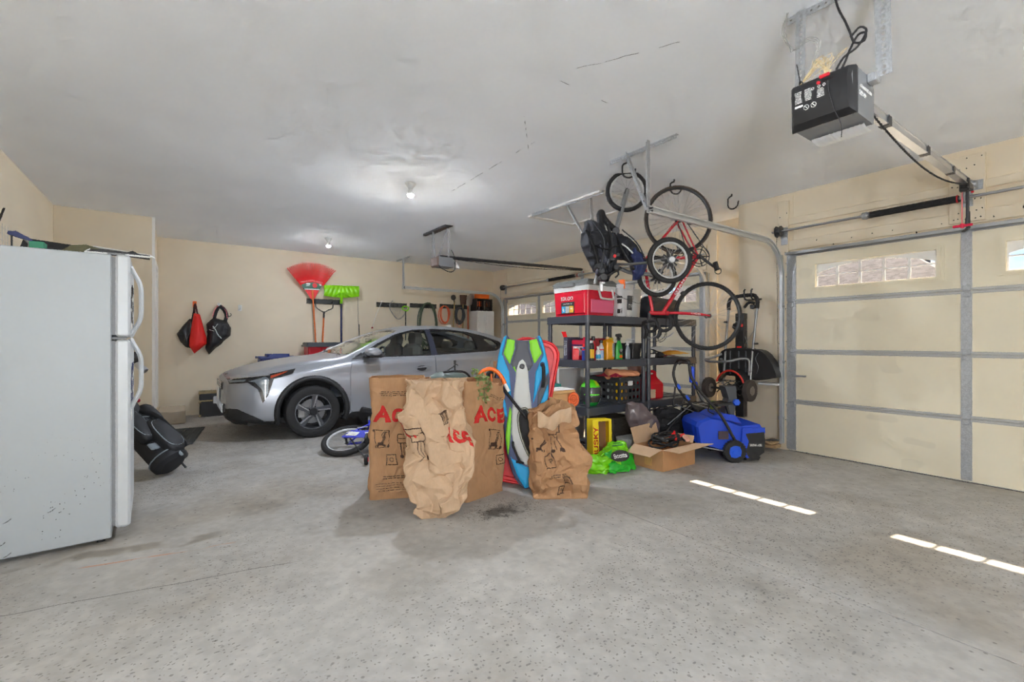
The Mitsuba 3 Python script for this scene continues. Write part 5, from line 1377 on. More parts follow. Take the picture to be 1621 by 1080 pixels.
# ---- buckets on the top shelf
def bucket(x, y, z, r, h, label, material, prints):
    k = thing('bucket', label, 'bucket')
    add(k + '__body', lathe([(0, 0), (r * .86, 0), (r * .88, .008), (r * .97, h * .78), (r * 1.0, h * .78), (r * 1.0, h * .80), (r * .975, h * .81), (r * .98, h * .86), (r * 1.02, h * .86), (r * 1.02, h * .88), (r * .985, h * .89), (r * .99, h * .94)], 44, tr(x, y, z)), material, 30)
    add(k + '__lid', lathe([(r * .97, h * .93), (r * 1.035, h * .93), (r * 1.04, h * .985), (r * 1.0, h), (r * .93, h), (r * .92, h * .985), (0, h * .985)], 44, tr(x, y, z)), material, 30)
    add(k + '__handle', tube([(x + r * 1.03 * math.cos(t), y - abs(r * 1.05 * math.sin(t)) * .97, z + h * (.84 - .32 * abs(math.sin(t)))) for t in np.linspace(0, PI, 24)], .0025, 6), 'dark_steel', 50)
    for a0, a1, b0, b1, m in prints:      # angles in degrees, heights as shares
        add(k + '__label', grid(lambda u, v: (x + (r * (.88 + .115 * (b0 + (b1 - b0) * v)) + .0012) * np.cos(np.radians(a0 + (a1 - a0) * u)), y + (r * (.88 + .115 * (b0 + (b1 - b0) * v)) + .0012) * np.sin(np.radians(a0 + (a1 - a0) * u)), z + h * (b0 + (b1 - b0) * v) + 0 * u), 14, 4), m, True)
    return k


k = bucket(3.93, 3.44, Z3, .143, .355, 'white plastic bucket with black printed labels beside the red cooler', 'white_plastic',
           [(-152, -128, .58, .64, 'print_black'), (-150, -130, .42, .55, 'print_black'), (-150, -136, .12, .25, 'print_black'), (-132, -128, .11, .26, 'print_black'), (-104, -58, .22, .66, mat('label_dark', (56, 60, 64), .5)), (-96, -84, .37, .40, 'print_white'), (-92, -89, .28, .40, 'print_white'), (-80, -78, .30, .40, 'print_white'), (-74, -66, .37, .40, 'print_white'), (-74, -68, .32, .34, 'print_white')])
bucket(4.30, 3.62, Z3, .135, .345, 'pale grey bucket on the top shelf behind the white printed bucket', mat('bucket_grey', (206, 208, 206), .4), [])
k = thing('storage_bag', 'dark rolled black storage bag lying on the right end of the top shelf', 'bag')
add(k, grid(lambda u, v: (4.50 + .62 * v, 3.60 + (.145 + .010 * np.sin(6 * u * PI + 9 * v)) * np.cos(u * 2 * PI) * np.sin(np.clip(v * 14, .0, PI / 2)) * np.sin(np.clip((1 - v) * 14, 0, PI / 2)), Z3 + .142 + (.14 + .007 * np.sin(8 * u * PI + 5 * v)) * np.sin(u * 2 * PI) * np.sin(np.clip(v * 14, 0, PI / 2)) * np.sin(np.clip((1 - v) * 14, 0, PI / 2))), 40, 40, wu=True), mat('bag_black', (34, 38, 46), .5), 60)

# ---- second tier: boxes and bottles
def bottle(key, label, x, y, z, prof, parts, group=None, n=24, sq=None):
    """lathed body with bands; parts: (name, profile, material)"""
    k = thing(key, label, 'bottle', group)
    for name, pr, m in parts:
        o = lathe(pr, n)
        if sq: o.apply_transform(np.diag([sq[0], sq[1], 1, 1]) @ rot((0, 0, 1), 0))
        o.apply_transform(tr(x, y, z)); add(k + '__' + name, o, m, 35)
    return k


cp = lambda r, z0, z1: [(0, z0), (r * .98, z0), (r, z0 + .003), (r, z1 - .004), (r * .9, z1), (0, z1)]
bd = lambda r, h, neck, nr: [(0, 0), (r * .95, 0), (r, .006), (r, h - neck), (r * .8, h - neck * .55), (nr, h - neck * .2), (nr, h), (0, h)]
k = thing('boxed_tool', 'dark box with red flap and white lettering on the left of the bottle shelf', 'box')
add(k + '__carton', bb(3.31, 3.50, 3.615, 3.675, Z2, Z2 + .235, .002), mat('carton_dark', (58, 58, 76), .5), False)
add(k + '__flap', hull([(3.31, 3.615, Z2 + .235), (3.31, 3.675, Z2 + .235), (3.30, 3.63, Z2 + .295), (3.30, 3.70, Z2 + .295), (3.303, 3.63, Z2 + .295), (3.303, 3.70, Z2 + .295)]), 'red_bright', False)
add(k + '__lettering', join([box((3.309, yy, Z2 + .05 + i * .02), (.0015, .009, .013)) for yy in (3.632, 3.657) for i in range(8)]), 'print_white', False)
k = thing('headlight_kit', 'red and white blister package standing on the bottle shelf behind the red can', 'package')
add(k + '__carton', bb(3.36, 3.46, 3.38, 3.60, Z2, Z2 + .205, .003), mat('pack_red', (190, 26, 58), .45), False)
add(k + '__window', bb(3.357, 3.365, 3.405, 3.575, Z2 + .045, Z2 + .14, .002), mat('pack_pale', (196, 190, 190), .4), False)
add(k + '__band', bb(3.3565, 3.365, 3.385, 3.595, Z2 + .145, Z2 + .158), 'dark_blue', False)
add(k + '__bulb', join([cyl((3.352, y, Z2 + .115), (3.36, y, Z2 + .115), .013, 16) for y in (3.455, 3.53)]), 'print_black', False)
k = thing('carton', 'dark red carton lying behind the blister package on the bottle shelf', 'box')
add(k, bb(3.50, 3.66, 3.40, 3.78, Z2, Z2 + .225, .003), mat('carton_red', (132, 30, 42), .5), False)
bottle('oil_can', 'small orange red square can with a flame label on the shelf left of the post', 3.315, 3.49, Z2, None,
       [('body', [(0, 0), (.042, 0), (.044, .004), (.044, .10), (.036, .112), (.014, .118), (0, .118)], 'red_bright'), ('cap', [(.0, .118), (.013, .118), (.013, .136), (0, .136)], 'white_plastic')], n=4, sq=(1, 1))
add('oil_can__label', hull([(3.283, 3.49 + a, Z2 + .025 + b) for a, b in ((-.014, .018), (.014, .018), (0, .06), (0, 0))] + [(3.2805, 3.49, Z2 + .05)]), 'label_grey', False)
bottle('spray_can', 'blue spray can with red top band on the shelf just left of the post', 3.33, 3.375, Z2, None, [('can', bd(.030, .135, .02, .02), mat('can_blue', (36, 62, 142), .3)), ('band', cp(.0306, .10, .118), 'red_bright'), ('cap', cp(.024, .135, .165), 'red_bright')])
bottle('spray_can', 'black and yellow can with white cap just right of the shelf post', 3.375, 3.33, Z2, None, [('can', bd(.031, .175, .02, .02), 'black_plastic'), ('label', cp(.0316, .02, .115), 'yellow_plastic'), ('cap', cp(.022, .175, .20), 'white_plastic')])
bottle('spray_can', 'can with a pink red cap standing behind the black and yellow can', 3.40, 3.43, Z2, None, [('can', bd(.03, .19, .02, .02), 'label_grey'), ('cap', cp(.03, .185, .235), mat('cap_pink', (214, 30, 70), .4))])
bottle('additive_bottle', 'tall bottle with black cap and red label in the row right of the post', 3.455, 3.38, Z2, None, [('body', bd(.03, .20, .07, .012), 'red_plastic'), ('cap', cp(.019, .20, .245), 'black_plastic')])
bottle('additive_bottle', 'short white bottle with blue label at the front of the bottle row', 3.47, 3.325, Z2, None, [('body', bd(.026, .115, .03, .012), 'white_plastic'), ('label', cp(.0266, .015, .06), 'label_blue'), ('cap', cp(.014, .115, .14), 'white_plastic')])
bottle('additive_bottle', 'white bottle with blue and red label and black cap beside the yellow jug', 3.525, 3.335, Z2, None, [('body', bd(.028, .175, .05, .012), 'white_plastic'), ('label', cp(.0286, .015, .10), mat('label_pale_blue', (150, 176, 206), .5)), ('band', cp(.0288, .10, .115), 'red_plastic'), ('cap', cp(.018, .175, .205), 'black_plastic')])
k = thing('wash_jug', 'large orange yellow jug with a pale label among the bottles', 'bottle')
mat('jug_yellow', (244, 168, 16), .35)
add(k + '__body', hull([(3.645 + a, 3.35 + b, Z2 + z) for z, s in ((0, .95), (.006, 1), (.185, 1), (.205, .75), (.215, .3)) for a in (-.055 * s, .055 * s) for b in (-.03 * s, .03 * s)] + [(3.645 + a * .9, 3.35 + b * 1.3, Z2 + z) for z in (.01, .18) for a in (-.05, .05) for b in (-.03, .03)]), 'jug_yellow', 25)
add(k + '__cap', cyl((3.635, 3.35, Z2 + .212), (3.635, 3.35, Z2 + .24), .018, 18, .003), mat('cap_cream', (236, 196, 140), .4), 30)
add(k + '__label', bb(3.668, 3.696, 3.309, 3.313, Z2 + .03, Z2 + .17), 'label_grey', False)
add(k + '__label_text', join([box((3.682, 3.3085, Z2 + .05 + .018 * i), (.014, .001, .009)) for i in range(7)]), 'print_black', False)


def spray_bottle(x, y, z, body, head, label, prints, s=1.0):
    k = thing('spray_bottle', label, 'bottle')
    add(k + '__body', hull([(x + a * q * s, y + b * q * s, z + h * s) for h, q in ((0, .95), (.006, 1), (.10, 1), (.13, .85), (.165, .45), (.18, .36)) for a, b in [(.046 * math.cos(t), .026 * math.sin(t)) for t in np.arange(12) * PI / 6]]), body, 40)
    add(k + '__trigger', join(cyl((x, y, z + .178 * s), (x, y, z + .205 * s), .016 * s, 14), hull([(x - .045 * s, y - .008, z + .222 * s), (x - .045 * s, y + .008, z + .222 * s), (x - .045 * s, y, z + .24 * s), (x + .04 * s, y - .01, z + .212 * s), (x + .04 * s, y + .01, z + .212 * s), (x + .02 * s, y - .01, z + .245 * s), (x + .02 * s, y + .01, z + .245 * s), (x - .01 * s, y - .01, z + .205 * s), (x - .01 * s, y + .01, z + .205 * s)]), hull([(x - .03 * s, y - .005, z + .225 * s), (x - .02 * s, y + .005, z + .22 * s), (x - .038 * s, y, z + .175 * s), (x - .042 * s, y + .004, z + .175 * s), (x - .02 * s, y - .005, z + .22 * s)])), head, 30)
    for a, m in prints: add(k + '__label', at(extr(a, .0012, M4((x, y - .0262 * s, z), (1, 0, 0), (0, 0, 1))), np.eye(4)), m, False)
    return k


el = lambda cx, cz, a, b: affinity.scale(sg.Point(cx, cz).buffer(1, quad_segs=8), a, b)
spray_bottle(3.80, 3.34, Z2, mat('spray_green', (30, 150, 52), .3), 'black_plastic', 'green spray bottle with black trigger right of the yellow jug', [(el(.0, .085, .026, .032), 'black_plastic'), (el(.0, .03, .026, .018), 'orange_plastic'), (el(.004, .098, .018, .016).difference(el(.004, .098, .010, .009)), 'print_white')], 1.12)
spray_bottle(3.765, 3.42, Z2, 'yellow_plastic', mat('trigger_yellow', (240, 206, 70), .4), 'yellow spray bottle half hidden behind the green one', [], .95)
spray_bottle(3.955, 3.35, Z2, mat('spray_clear', (150, 158, 166), .2), 'white_plastic', 'small clear grey spray bottle at the end of the bottle row', [], .82)
bottle('oil_bottle', 'dark bottle with a dark cap between the green spray bottle and the black tub', 3.90, 3.43, Z2, None, [('body', bd(.033, .16, .04, .014), 'black_plastic'), ('cap', cp(.016, .16, .19), mat('cap_brown', (96, 40, 30), .5))])
k = thing('storage_tub', 'black plastic tub at the right end of the bottle shelf', 'tub')
add(k + '__tub', join(taper(3.985, 4.14, 3.30, 3.60, Z2, Z2 + .165, .015, .02), taper(3.975, 4.15, 3.29, 3.61, Z2 + .155, Z2 + .172, 0, .02)), 'black_plastic', 30)
k = thing('spray_nozzle', 'white bottle with flat cap on the black tub', 'bottle')
add(k, lathe([(0, 0), (.03, 0), (.028, .02), (.012, .028), (.012, .035), (.05, .037), (.05, .045), (0, .047)], 20, tr(4.06, 3.40, Z2 + .172)), 'white_plastic', 40)
k = thing('charger_box', 'small white and black box on the right shelving unit next to the envelope', 'box')
add(k + '__carton', bb(4.30, 4.45, 3.33, 3.43, Z2, Z2 + .055, .003), 'black_plastic', False); add(k + '__label', bb(4.305, 4.40, 3.328, 3.335, Z2 + .008, Z2 + .045), 'paper_white', False)
k = thing('camera_pouch', 'small black pouch with white strap beside the white and black box', 'pouch')
add(k, join(box((4.52, 3.36, Z2 + .03), (.10, .09, .06), .02), tube(smoothpts([(4.36, 3.40, Z2 + .06), (4.40, 3.38, Z2 + .10), (4.47, 3.36, Z2 + .075), (4.52, 3.34, Z2 + .062)], 6), .008, 6)), 'black_soft', 30)
def crumpled(fn, nu, nv, key, m, amp=.01, fq=9.0, seed=1, sm=50):
    o = grid(fn, nu, nv); v = o.vertices
    d = np.stack([np.abs(2 * meshkit.noise(v * fq + 9 * i, seed + i) - 1) + .5 * np.abs(2 * meshkit.noise(v * fq * 2.3 + 9 * i, seed + i) - 1) - .6 for i in range(3)], -1)
    o = tm(v + d * amp, o.faces); return add(key, o, m, sm)
thing('padded_envelope', 'orange yellow padded envelope lying on the right shelving unit', 'envelope')
crumpled(lambda u, v: (4.62 + .44 * u, 3.30 + .26 * v, Z2 + .035 + .045 * np.sin(u * PI) * np.sin(v * PI) + .01 * u), 40, 24, 'padded_envelope', mat('envelope_yellow', (238, 176, 60), .5), .008, 8, 3)
thing('paper_sheets', 'stack of crumpled white papers on the padded envelope', 'paper')
crumpled(lambda u, v: (4.57 + .36 * u, 3.36 + .24 * v, Z2 + .085 + .05 * np.sin(u * PI) * np.sin(v * PI * .8)), 40, 24, 'paper_sheets_001', 'paper_white', .008, 10, 5)
k = thing('rag', 'red rag under the padded envelope at the shelf edge', 'cloth')
crumpled(lambda u, v: (4.50 + .30 * u, 3.285 + .10 * v, Z2 + .012 + .02 * np.sin(u * PI)), 30, 10, k, 'carton_red', .008, 14, 7)

# ---- third tier: helmet, crate, glove, gas can
k = thing('helmet', 'lime green motorcycle helmet with dark visor on the shelf beside the black crate', 'helmet')
HF = tr(3.435, 3.40, Z1 + .135) @ rot((0, 0, 1), 232) 
def hel(u, v):
    th, ph = u * 2 * PI, (v - .5) * PI
    r = np.cos(ph); f = np.cos(th)
    return (.132 * r * f * (1 + .10 * (np.sin(ph) < -.1) * (f > .2)), .108 * r * np.sin(th), .135 * np.sin(ph) - .012 * (f > 0.3) * (np.sin(ph) < -.5))
add(k + '__shell', at(grid(hel, 48, 30, wu=True), HF), mat('helmet_lime', (96, 226, 34), .25, clearcoat=.6), 60)
add(k + '__visor', at(grid(lambda u, v: tuple(1.035 * np.array(hel((-.22 + .44 * u) % 1.0, .31 + .33 * v))), 24, 10), HF), mat('visor', (46, 46, 50), .12, clearcoat=1.0), 60)
add(k + '__chin_bar', at(grid(lambda u, v: tuple(1.03 * np.array(hel((-.21 + .42 * u) % 1.0, .12 + .19 * v))), 24, 8), HF), 'green_plastic', 60)
add(k + '__vent_mark', at(grid(lambda u, v: tuple(1.045 * np.array(hel((.20 + .04 * u) % 1.0, .25 + .40 * v))), 4, 10), HF), 'print_white', 60)
add(k + '__crown_mark', at(grid(lambda u, v: tuple(1.02 * np.array(hel((.08 + .10 * u) % 1.0, .68 + .18 * v))), 8, 8), HF), mat('helmet_yellow', (206, 232, 40), .3), 60)
k = thing('milk_crate', 'black plastic crate with round holes in its sides on the middle shelf', 'crate')
mx0, mx1, my0, my1, mh = 3.76, 4.10, 3.295, 3.74, .275
for key, F, w in (('front', M4((mx0, my0, Z1), (1, 0, 0), (0, 0, 1)), mx1 - mx0), ('side', M4((mx0, my1, Z1), (0, -1, 0), (0, 0, 1)), my1 - my0), ('side', M4((mx1, my0, Z1), (0, 1, 0), (0, 0, 1)), my1 - my0), ('back', M4((mx1, my1, Z1), (-1, 0, 0), (0, 0, 1)), mx1 - mx0)):
    n = int(w / .062); px_ = w / (n + .4)
    hs = [sg.Point(px_ * (.7 + i), .055 + .075 * j).buffer(.0195, quad_segs=5) for i in range(n) for j in range(3) if not (key == 'front' and i in (2, ) and j == 2)]
    add(k + '__' + key + '_wall', join(extr(sg.box(0, 0, w, mh).difference(shapely.union_all(hs)), .006, F @ tr(0, 0, -.006)), at(bb(-.004, w + .004, mh - .015, mh, -.004, .008, .003), F), at(bb(-.004, w + .004, 0, .016, -.004, .008, .003), F)), mat('crate_black', (44, 45, 48), .45) if key == 'front' else 'crate_black', False)
add(k + '__base', bb(mx0, mx1, my0, my1, Z1, Z1 + .008), 'crate_black', False)
add(k + '__tag', bb(mx0 + .125, mx0 + .20, my0 - .0095, my0 - .006, Z1 + .185, Z1 + .235), 'print_white', False)
k = thing('yellow_canister', 'yellow canister inside the black crate', 'canister'); add(k, cyl((3.825, 3.36, Z1 + .008), (3.825, 3.36, Z1 + .26), .05, 20, .006), 'yellow_plastic', 30)
k = thing('brown_bottle', 'brown bottle inside the black crate', 'bottle'); add(k, cyl((3.94, 3.37, Z1 + .008), (3.94, 3.37, Z1 + .20), .036, 20, .006), 'kraft_dark', 30)
k = thing('pale_jar', 'pale jar inside the black crate near its left side', 'jar'); add(k, join(cyl((3.83, 3.50, Z1 + .008), (3.83, 3.50, Z1 + .18), .045, 20, .006), cyl((3.83, 3.50, Z1 + .18), (3.83, 3.50, Z1 + .20), .04, 20, .004)), 'label_grey', 30)
k = thing('work_glove', 'pale orange work glove lying over the top of the black crate', 'glove')
mat('glove_peach', (232, 160, 118), .8)
GF = tr(3.93, 3.40, Z1 + mh + .035)
fing = [((.10, .045 - .03 * i, .0), (.185 + .02 * (i in (1, 2)), .05 - .033 * i, .012 - .01 * i)) for i in range(4)]
gl = man(at(trimesh.creation.icosphere(3, 1.0), np.diag([.115, .075, .042, 1])))
for a, b in fing: gl = gl + man(tube([a, tuple((np.array(a) + b) / 2 + [0, 0, .006]), b], [.026, .025, .020], 12))
gl = gl + man(tube([(-.02, -.05, 0), (.05, -.10, -.005), (.10, -.105, -.01)], [.026, .025, .02], 12)) + man(tube([(-.05, 0, 0), (-.20, .02, -.005)], [.048, .060], 14))
gm = unman(gl.refine_to_length(.012)); tg = trimesh.Trimesh(gm.vertices, gm.faces, process=True); trimesh.smoothing.filter_taubin(tg, iterations=12)
tg.vertices += rough_noise(np.array(tg.vertices) * 3, .006, 2)
add(k, at(tm(tg.vertices, tg.faces), GF @ rot((0, 0, 1), -12)), 'glove_peach', 60)
k = thing('cloth', 'crumpled red and brown cloth lying on the black crate behind the glove', 'cloth')
crumpled(lambda u, v: (3.72 + .18 * u, 3.32 + .30 * v, Z1 + mh + .012 + .05 * np.sin(u * PI) * np.sin(v * PI)), 30, 30, k, mat('cloth_red', (176, 44, 66), .8), .02, 12, 9)
k = thing('gas_can', 'red plastic gas can with a paper label on the lower right shelf', 'gas can')
gx0, gx1, gy0, gy1 = 4.24, 4.55, 3.33, 3.52
add(k + '__body', hull([(x, y, z) for z, e in ((Z1, .012), (Z1 + .015, 0), (Z1 + .17, 0), (Z1 + .245, .055)) for x in (gx0 + e * .5, gx1 - e) for y in (gy0 + e, gy1 - e)] + [(gx1 - .05, (gy0 + gy1) / 2, Z1 + .28)]), 'red_plastic', 20)
add(k + '__handle', tube(smoothpts([(gx1 - .02, 3.425, Z1 + .20), (gx1 - .04, 3.425, Z1 + .30), (gx0 + .14, 3.425, Z1 + .30), (gx0 + .10, 3.425, Z1 + .25)], 6), .018, 10), 'red_plastic', 50)
add(k + '__cap', cyl((gx0 + .06, 3.425, Z1 + .225), (gx0 + .05, 3.425, Z1 + .285), .034, 18, .004), 'black_plastic', 30)
add(k + '__label', at(bb(-.065, .065, -.05, .05, 0, .002), M4((gx0 + .10, gy0 - .001, Z1 + .065), (1, 0, -.08), (.08, 0, 1))), mat('label_tan', (216, 190, 160), .6), False)
k = thing('plastic_bowl', 'clear plastic bowl under a dark tray behind the gas can', 'bowl')
add(k + '__bowl', lathe([(0, 0), (.07, 0), (.12, .10), (.127, .10), (.127, .106), (.115, .106), (.066, .006), (0, .006)], 30, tr(4.50, 3.68, Z1 + .26)), mat('clear_pink', (206, 160, 146), .2), 40)
add(k + '__stand', bb(4.36, 4.62, 3.56, 3.80, Z1, Z1 + .26, .01), 'black_plastic', False)
k = thing('dark_tray', 'dark flat tray stored under the bottle shelf', 'tray'); add(k, taper(4.22, 4.66, 3.56, 3.84, Z1 + .372, Z1 + .392, .0, .03), 'black_plastic', 30)
k = thing('printed_bucket', 'grey printed bucket on the floor behind the shelves left of the post', 'bucket')
add(k + '__body', lathe([(0, 0), (.14, 0), (.165, .70), (.172, .70), (.172, .73), (.16, .73), (.135, .01), (0, .01)], 36, tr(4.02, 4.25, 0)), mat('pail_print', (186, 180, 168), .5), 40)
add(k + '__stripe', join([ring((4.02, 4.25, z), (0, 0, 1), .150 + .024 * z, .006, 40, 6) for z in (.45, .55, .62)]), 'print_black', 40)
k = thing('white_panel', 'white foam panels leaning behind the middle shelf', 'panel'); add(k, join(bb(3.55, 3.95, 4.02, 4.06, 0, .86, .004), bb(4.05, 4.4, 4.02, 4.05, 0, .80, .004)), 'paper_white', False)

# ---- lowest tier and the floor before the shelves
k = thing('trash_bag_box', 'yellow open fronted box with red HUSKY lettering standing upright under the shelves', 'box')
hw_, hz = .20, .41
mat('husky_yellow', (244, 216, 30), .5)
BF = M4((3.20, 3.13, .012), (.93, -.36, 0), (.02, .05, 1))
add(k + '__frame', join(extr(sg.box(0, 0, hw_, hz).difference(sg.box(.062, .06, hw_ - .03, hz - .018)), .004, BF @ tr(0, 0, -.0)), at(bb(0, .004, 0, hz, -.14, 0), BF), at(bb(hw_ - .004, hw_, 0, hz, -.14, 0), BF), at(bb(0, hw_, hz - .004, hz, -.14, 0), BF), at(bb(0, hw_, 0, .004, -.14, 0), BF)), 'husky_yellow', False)
add(k + '__inside', at(bb(.004, hw_ - .004, .004, hz - .004, -.135, -.12), BF), 'kraft_dark', False)
add(k + '__lettering', txt('HUSKY', .044, BF @ M4((.032, .19, .0042), (0, 1, 0), (-1, 0, 0)), .0012, True, .30), 'print_red', False)
add(k + '__edge_print', at(join([box((hw_ - .014, .03 + .02 * i, .0048), (.012, .011, .001)) for i in range(6)]), BF), 'print_black', False)
k = thing('wicker_basket', 'dark woven basket on the lowest shelf behind the yellow box', 'basket')
bk = []
for r_ in range(9):
    z = .06 + .033 * r_
    for i in range(22):
        t = i / 22; c = np.array([3.72 + .30 * t, 3.33, z]); bk.append(box(c + [0, -.004 * ((i + r_) % 2), 0], (.0125, .010, .030), .004))
add(k + '__weave', join(bk), mat('wicker', (58, 52, 46), .7), False); lab(k + '__weave', kind='stuff')
add(k + '__body', bb(3.71, 4.03, 3.335, 3.72, .05, .36, .01), 'wicker', False)
k = thing('grey_tub', 'pale grey plastic tub on the floor between the yellow box and the carton', 'tub'); add(k, taper(3.60, 3.98, 3.02, 3.22, 0.0, .20, .03, .03), mat('tub_pale', (176, 180, 180), .45), 30)
k = thing('long_black_box', 'narrow black box with white lettering leaning upright beside the trash bag', 'box')
NB = M4((3.86, 3.06, .12), (1, -.1, -.1), (.12, .22, 1))
add(k + '__carton', at(bb(-.03, .03, 0, .27, -.04, .0, .002), NB), 'black_plastic', False)
add(k + '__lettering', txt('TITAN', .036, NB @ M4((0, .14, .001), (0, 1, 0), (-1, 0, 0)), .001, True, .17), 'print_white', False)
k = thing('wood_block', 'stack of short wooden boards on the floor behind the carton', 'wood')
for i in range(3): add(k + '__board', bb(3.44, 3.70, 2.93, 3.02 - .01 * i, .0 + .042 * i, .04 + .042 * i, .002), 'step_concrete' if i == 1 else mat('wood_grey', (160, 132, 98), .7), False)
k = thing('trash_bag', 'grey translucent trash bag bulging between the shelves and the carton', 'trash bag')
mat('bag_grey', (98, 88, 92), .28, clearcoat=.4)
def tb(u, v):
    a = u * 2 * PI; r = np.sin(np.clip(v, .02, 1) * PI * .93 + .12) ** .7
    cx = 3.60 + .40 * (1 - v) + .0 * u; cz = .58 * v ** .8
    return (cx + .165 * r * np.cos(a) + .05 * (1 - v), 3.05 + .10 * r * np.sin(a) - .03 * v, .01 + cz + .03 * np.cos(a) * r)
crumpled(tb, 60, 44, k, 'bag_grey', .030, 8, 21, 60)

k = thing('green_bag', 'lime green plastic soil bag with a black oval logo lying crumpled before the shelves', 'bag')
mat('bag_lime', (122, 208, 20), .35); mat('bag_deep_green', (34, 170, 40), .35)
def gb(u, v):
    a = u * 2 * PI; r = np.sin(np.clip(v, .0, 1) * PI * .5) ** .55
    return (3.20 + (.25 * np.cos(a) + .03 * np.cos(3 * a)) * r, 2.955 + (.15 * np.sin(a)) * r, (.19 * (1 - v) ** .8 + .05 * np.exp(-((v - .55) / .15) ** 2) * (np.sin(a * 2 + 1) + .6)) * (1 + .25 * np.cos(a + .4)) + .012)
crumpled(gb, 110, 60, k + '__film', 'bag_lime', .042, 11, 31, 30)
def gf(u, v): return (3.06 + .36 * u + .05 * v, 2.80 + .0 * u + .10 * v - .045 * np.sin(u * PI), .012 + .15 * v + .035 * np.sin(u * 7) * v)
crumpled(gf, 60, 30, k + '__front_fold', 'bag_deep_green', .024, 13, 33, 30)
FL = M4((3.175, 2.775, .155), (.83, -.45, .10), (.10, .55, .80))
add(k + '__logo', extr(affinity.scale(sg.Point(0, 0).buffer(1, quad_segs=12), .085, .052), .004, FL), 'print_black', False)
add(k + '__lettering', txt('Scotts', .036, FL @ tr(0, 0, .004), .0015, True, .125), 'print_white', False)
add(k + '__print', join(at(box((.0, .095, .012), (.10, .012, .002)), FL), at(box((.0, .115, .012), (.07, .008, .002)), FL)), mat('print_green', (30, 96, 30), .5), False)

k = thing('carton', 'open cardboard box with spread flaps holding black jumper cables', 'box')
mat('card', paper_col((.50, .27, .13)), .75, 0, .2); mat('card_in', paper_col((.56, .38, .24)), .75, 0, .2)
bx0, bx1, by0, by1, bh, tk = 3.515, 4.01, 2.575, 2.90, .195, .005
for key, b in (('side', (bx0, bx1, by0, by0 + tk, 0, bh)), ('side', (bx0, bx0 + tk, by0, by1, 0, bh)), ('side', (bx1 - tk, bx1, by0, by1, 0, bh)), ('side', (bx0, bx1, by1 - tk, by1, 0, bh)), ('bottom', (bx0, bx1, by0, by1, 0, tk))): add(k + '__' + key, bb(*b), 'card', False)
fq = lambda P, d: hull(P + [tuple(np.array(p) + d) for p in P])
add(k + '__flap', fq([(bx0, by0, bh), (bx1, by0, bh), (bx1 + .07, by0 - .15, bh + .012), (bx0 + .03, by0 - .15, bh - .005)], (0, 0, .004)), 'card_in', False)
add(k + '__flap', fq([(bx0, by0 + .01, bh), (bx0, by1, bh), (bx0 - .12, by1 - .01, bh - .06), (bx0 - .12, by0 + .05, bh - .055)], (0, 0, .004)), 'card_in', False)
add(k + '__flap', fq([(bx0 + .01, by1, bh), (bx1 - .10, by1, bh), (bx1 - .12, by1 + .035, bh + .17), (bx0 - .01, by1 + .035, bh + .15)], (0, .004, 0)), 'card_in', False)
add(k + '__flap', fq([(bx1, by0 + .02, bh), (bx1, by1, bh), (bx1 + .035, by1 - .01, bh + .06), (bx1 + .035, by0 + .03, bh + .06)], (0, 0, .004)), 'card_in', False)
add(k + '__tape', bb(bx0 - .001, bx0, by0 + .12, by0 + .2, .03, .10), mat('tape', (206, 160, 100), .3), False)
k = thing('jumper_cables', 'coiled black jumper cables with red clamps heaped in the open cardboard box', 'cable')
rj = np.random.default_rng(12); cab = []
for i in range(7):
    c = np.array([3.76 + rj.normal(0, .03), 2.72 + rj.normal(0, .025), .20 + .013 * i]); R1, R2 = .16 + rj.normal(0, .02), .10 + rj.normal(0, .015); ph = rj.random() * 6
    t = np.linspace(0, 2 * PI, 40)[:-1]
    cab.append(tube(np.stack([c[0] + R1 * np.cos(t + ph), c[1] + R2 * np.sin(t + ph), c[2] + .018 * np.sin(2 * t + ph)], -1), .009, 8, closed=True))
add(k + '__cable', join(cab), 'black_soft', 50)
for i, (x, y, a, m, z) in enumerate(((3.80, 2.66, .5, 'red_bright', .30), (3.87, 2.64, -.2, 'red_bright', .275), (3.93, 2.70, .9, 'black_plastic', .26), (3.60, 2.70, 1.9, 'black_plastic', .285))):
    Cm = tr(x, y, z) @ rot((0, 0, 1), math.degrees(a)) @ rot((0, 1, 0), -18)
    add(k + '__clamp', at(join(tube([(-.10, .028, 0), (-.03, .012, 0), (.05, -.004, 0)], [.010, .011, .006], 8), tube([(-.10, -.028, 0), (-.03, -.012, 0), (.05, .004, 0)], [.010, .011, .006], 8), cyl((-.02, 0, -.012), (-.02, 0, .012), .011, 10)), Cm), m, 40)
k = thing('pink_rag', 'pale pink rag lying at the right edge of the open cardboard box', 'cloth')
crumpled(lambda u, v: (3.95 + .10 * u, 2.63 + .10 * v, bh + .016 + .05 * np.sin(u * PI) * np.sin(v * PI)), 20, 20, k, mat('rag_pink', (222, 170, 150), .8), .012, 14, 41)
# ================================================================ hanging road bicycle
mat('bike_red', (196, 16, 40), .25, clearcoat=.8)
mat('tyre_brown', (66, 58, 52), .75)
DR = RGT.copy(); DL = FWD.copy(); UPV = np.array([0, 0, 1.0])


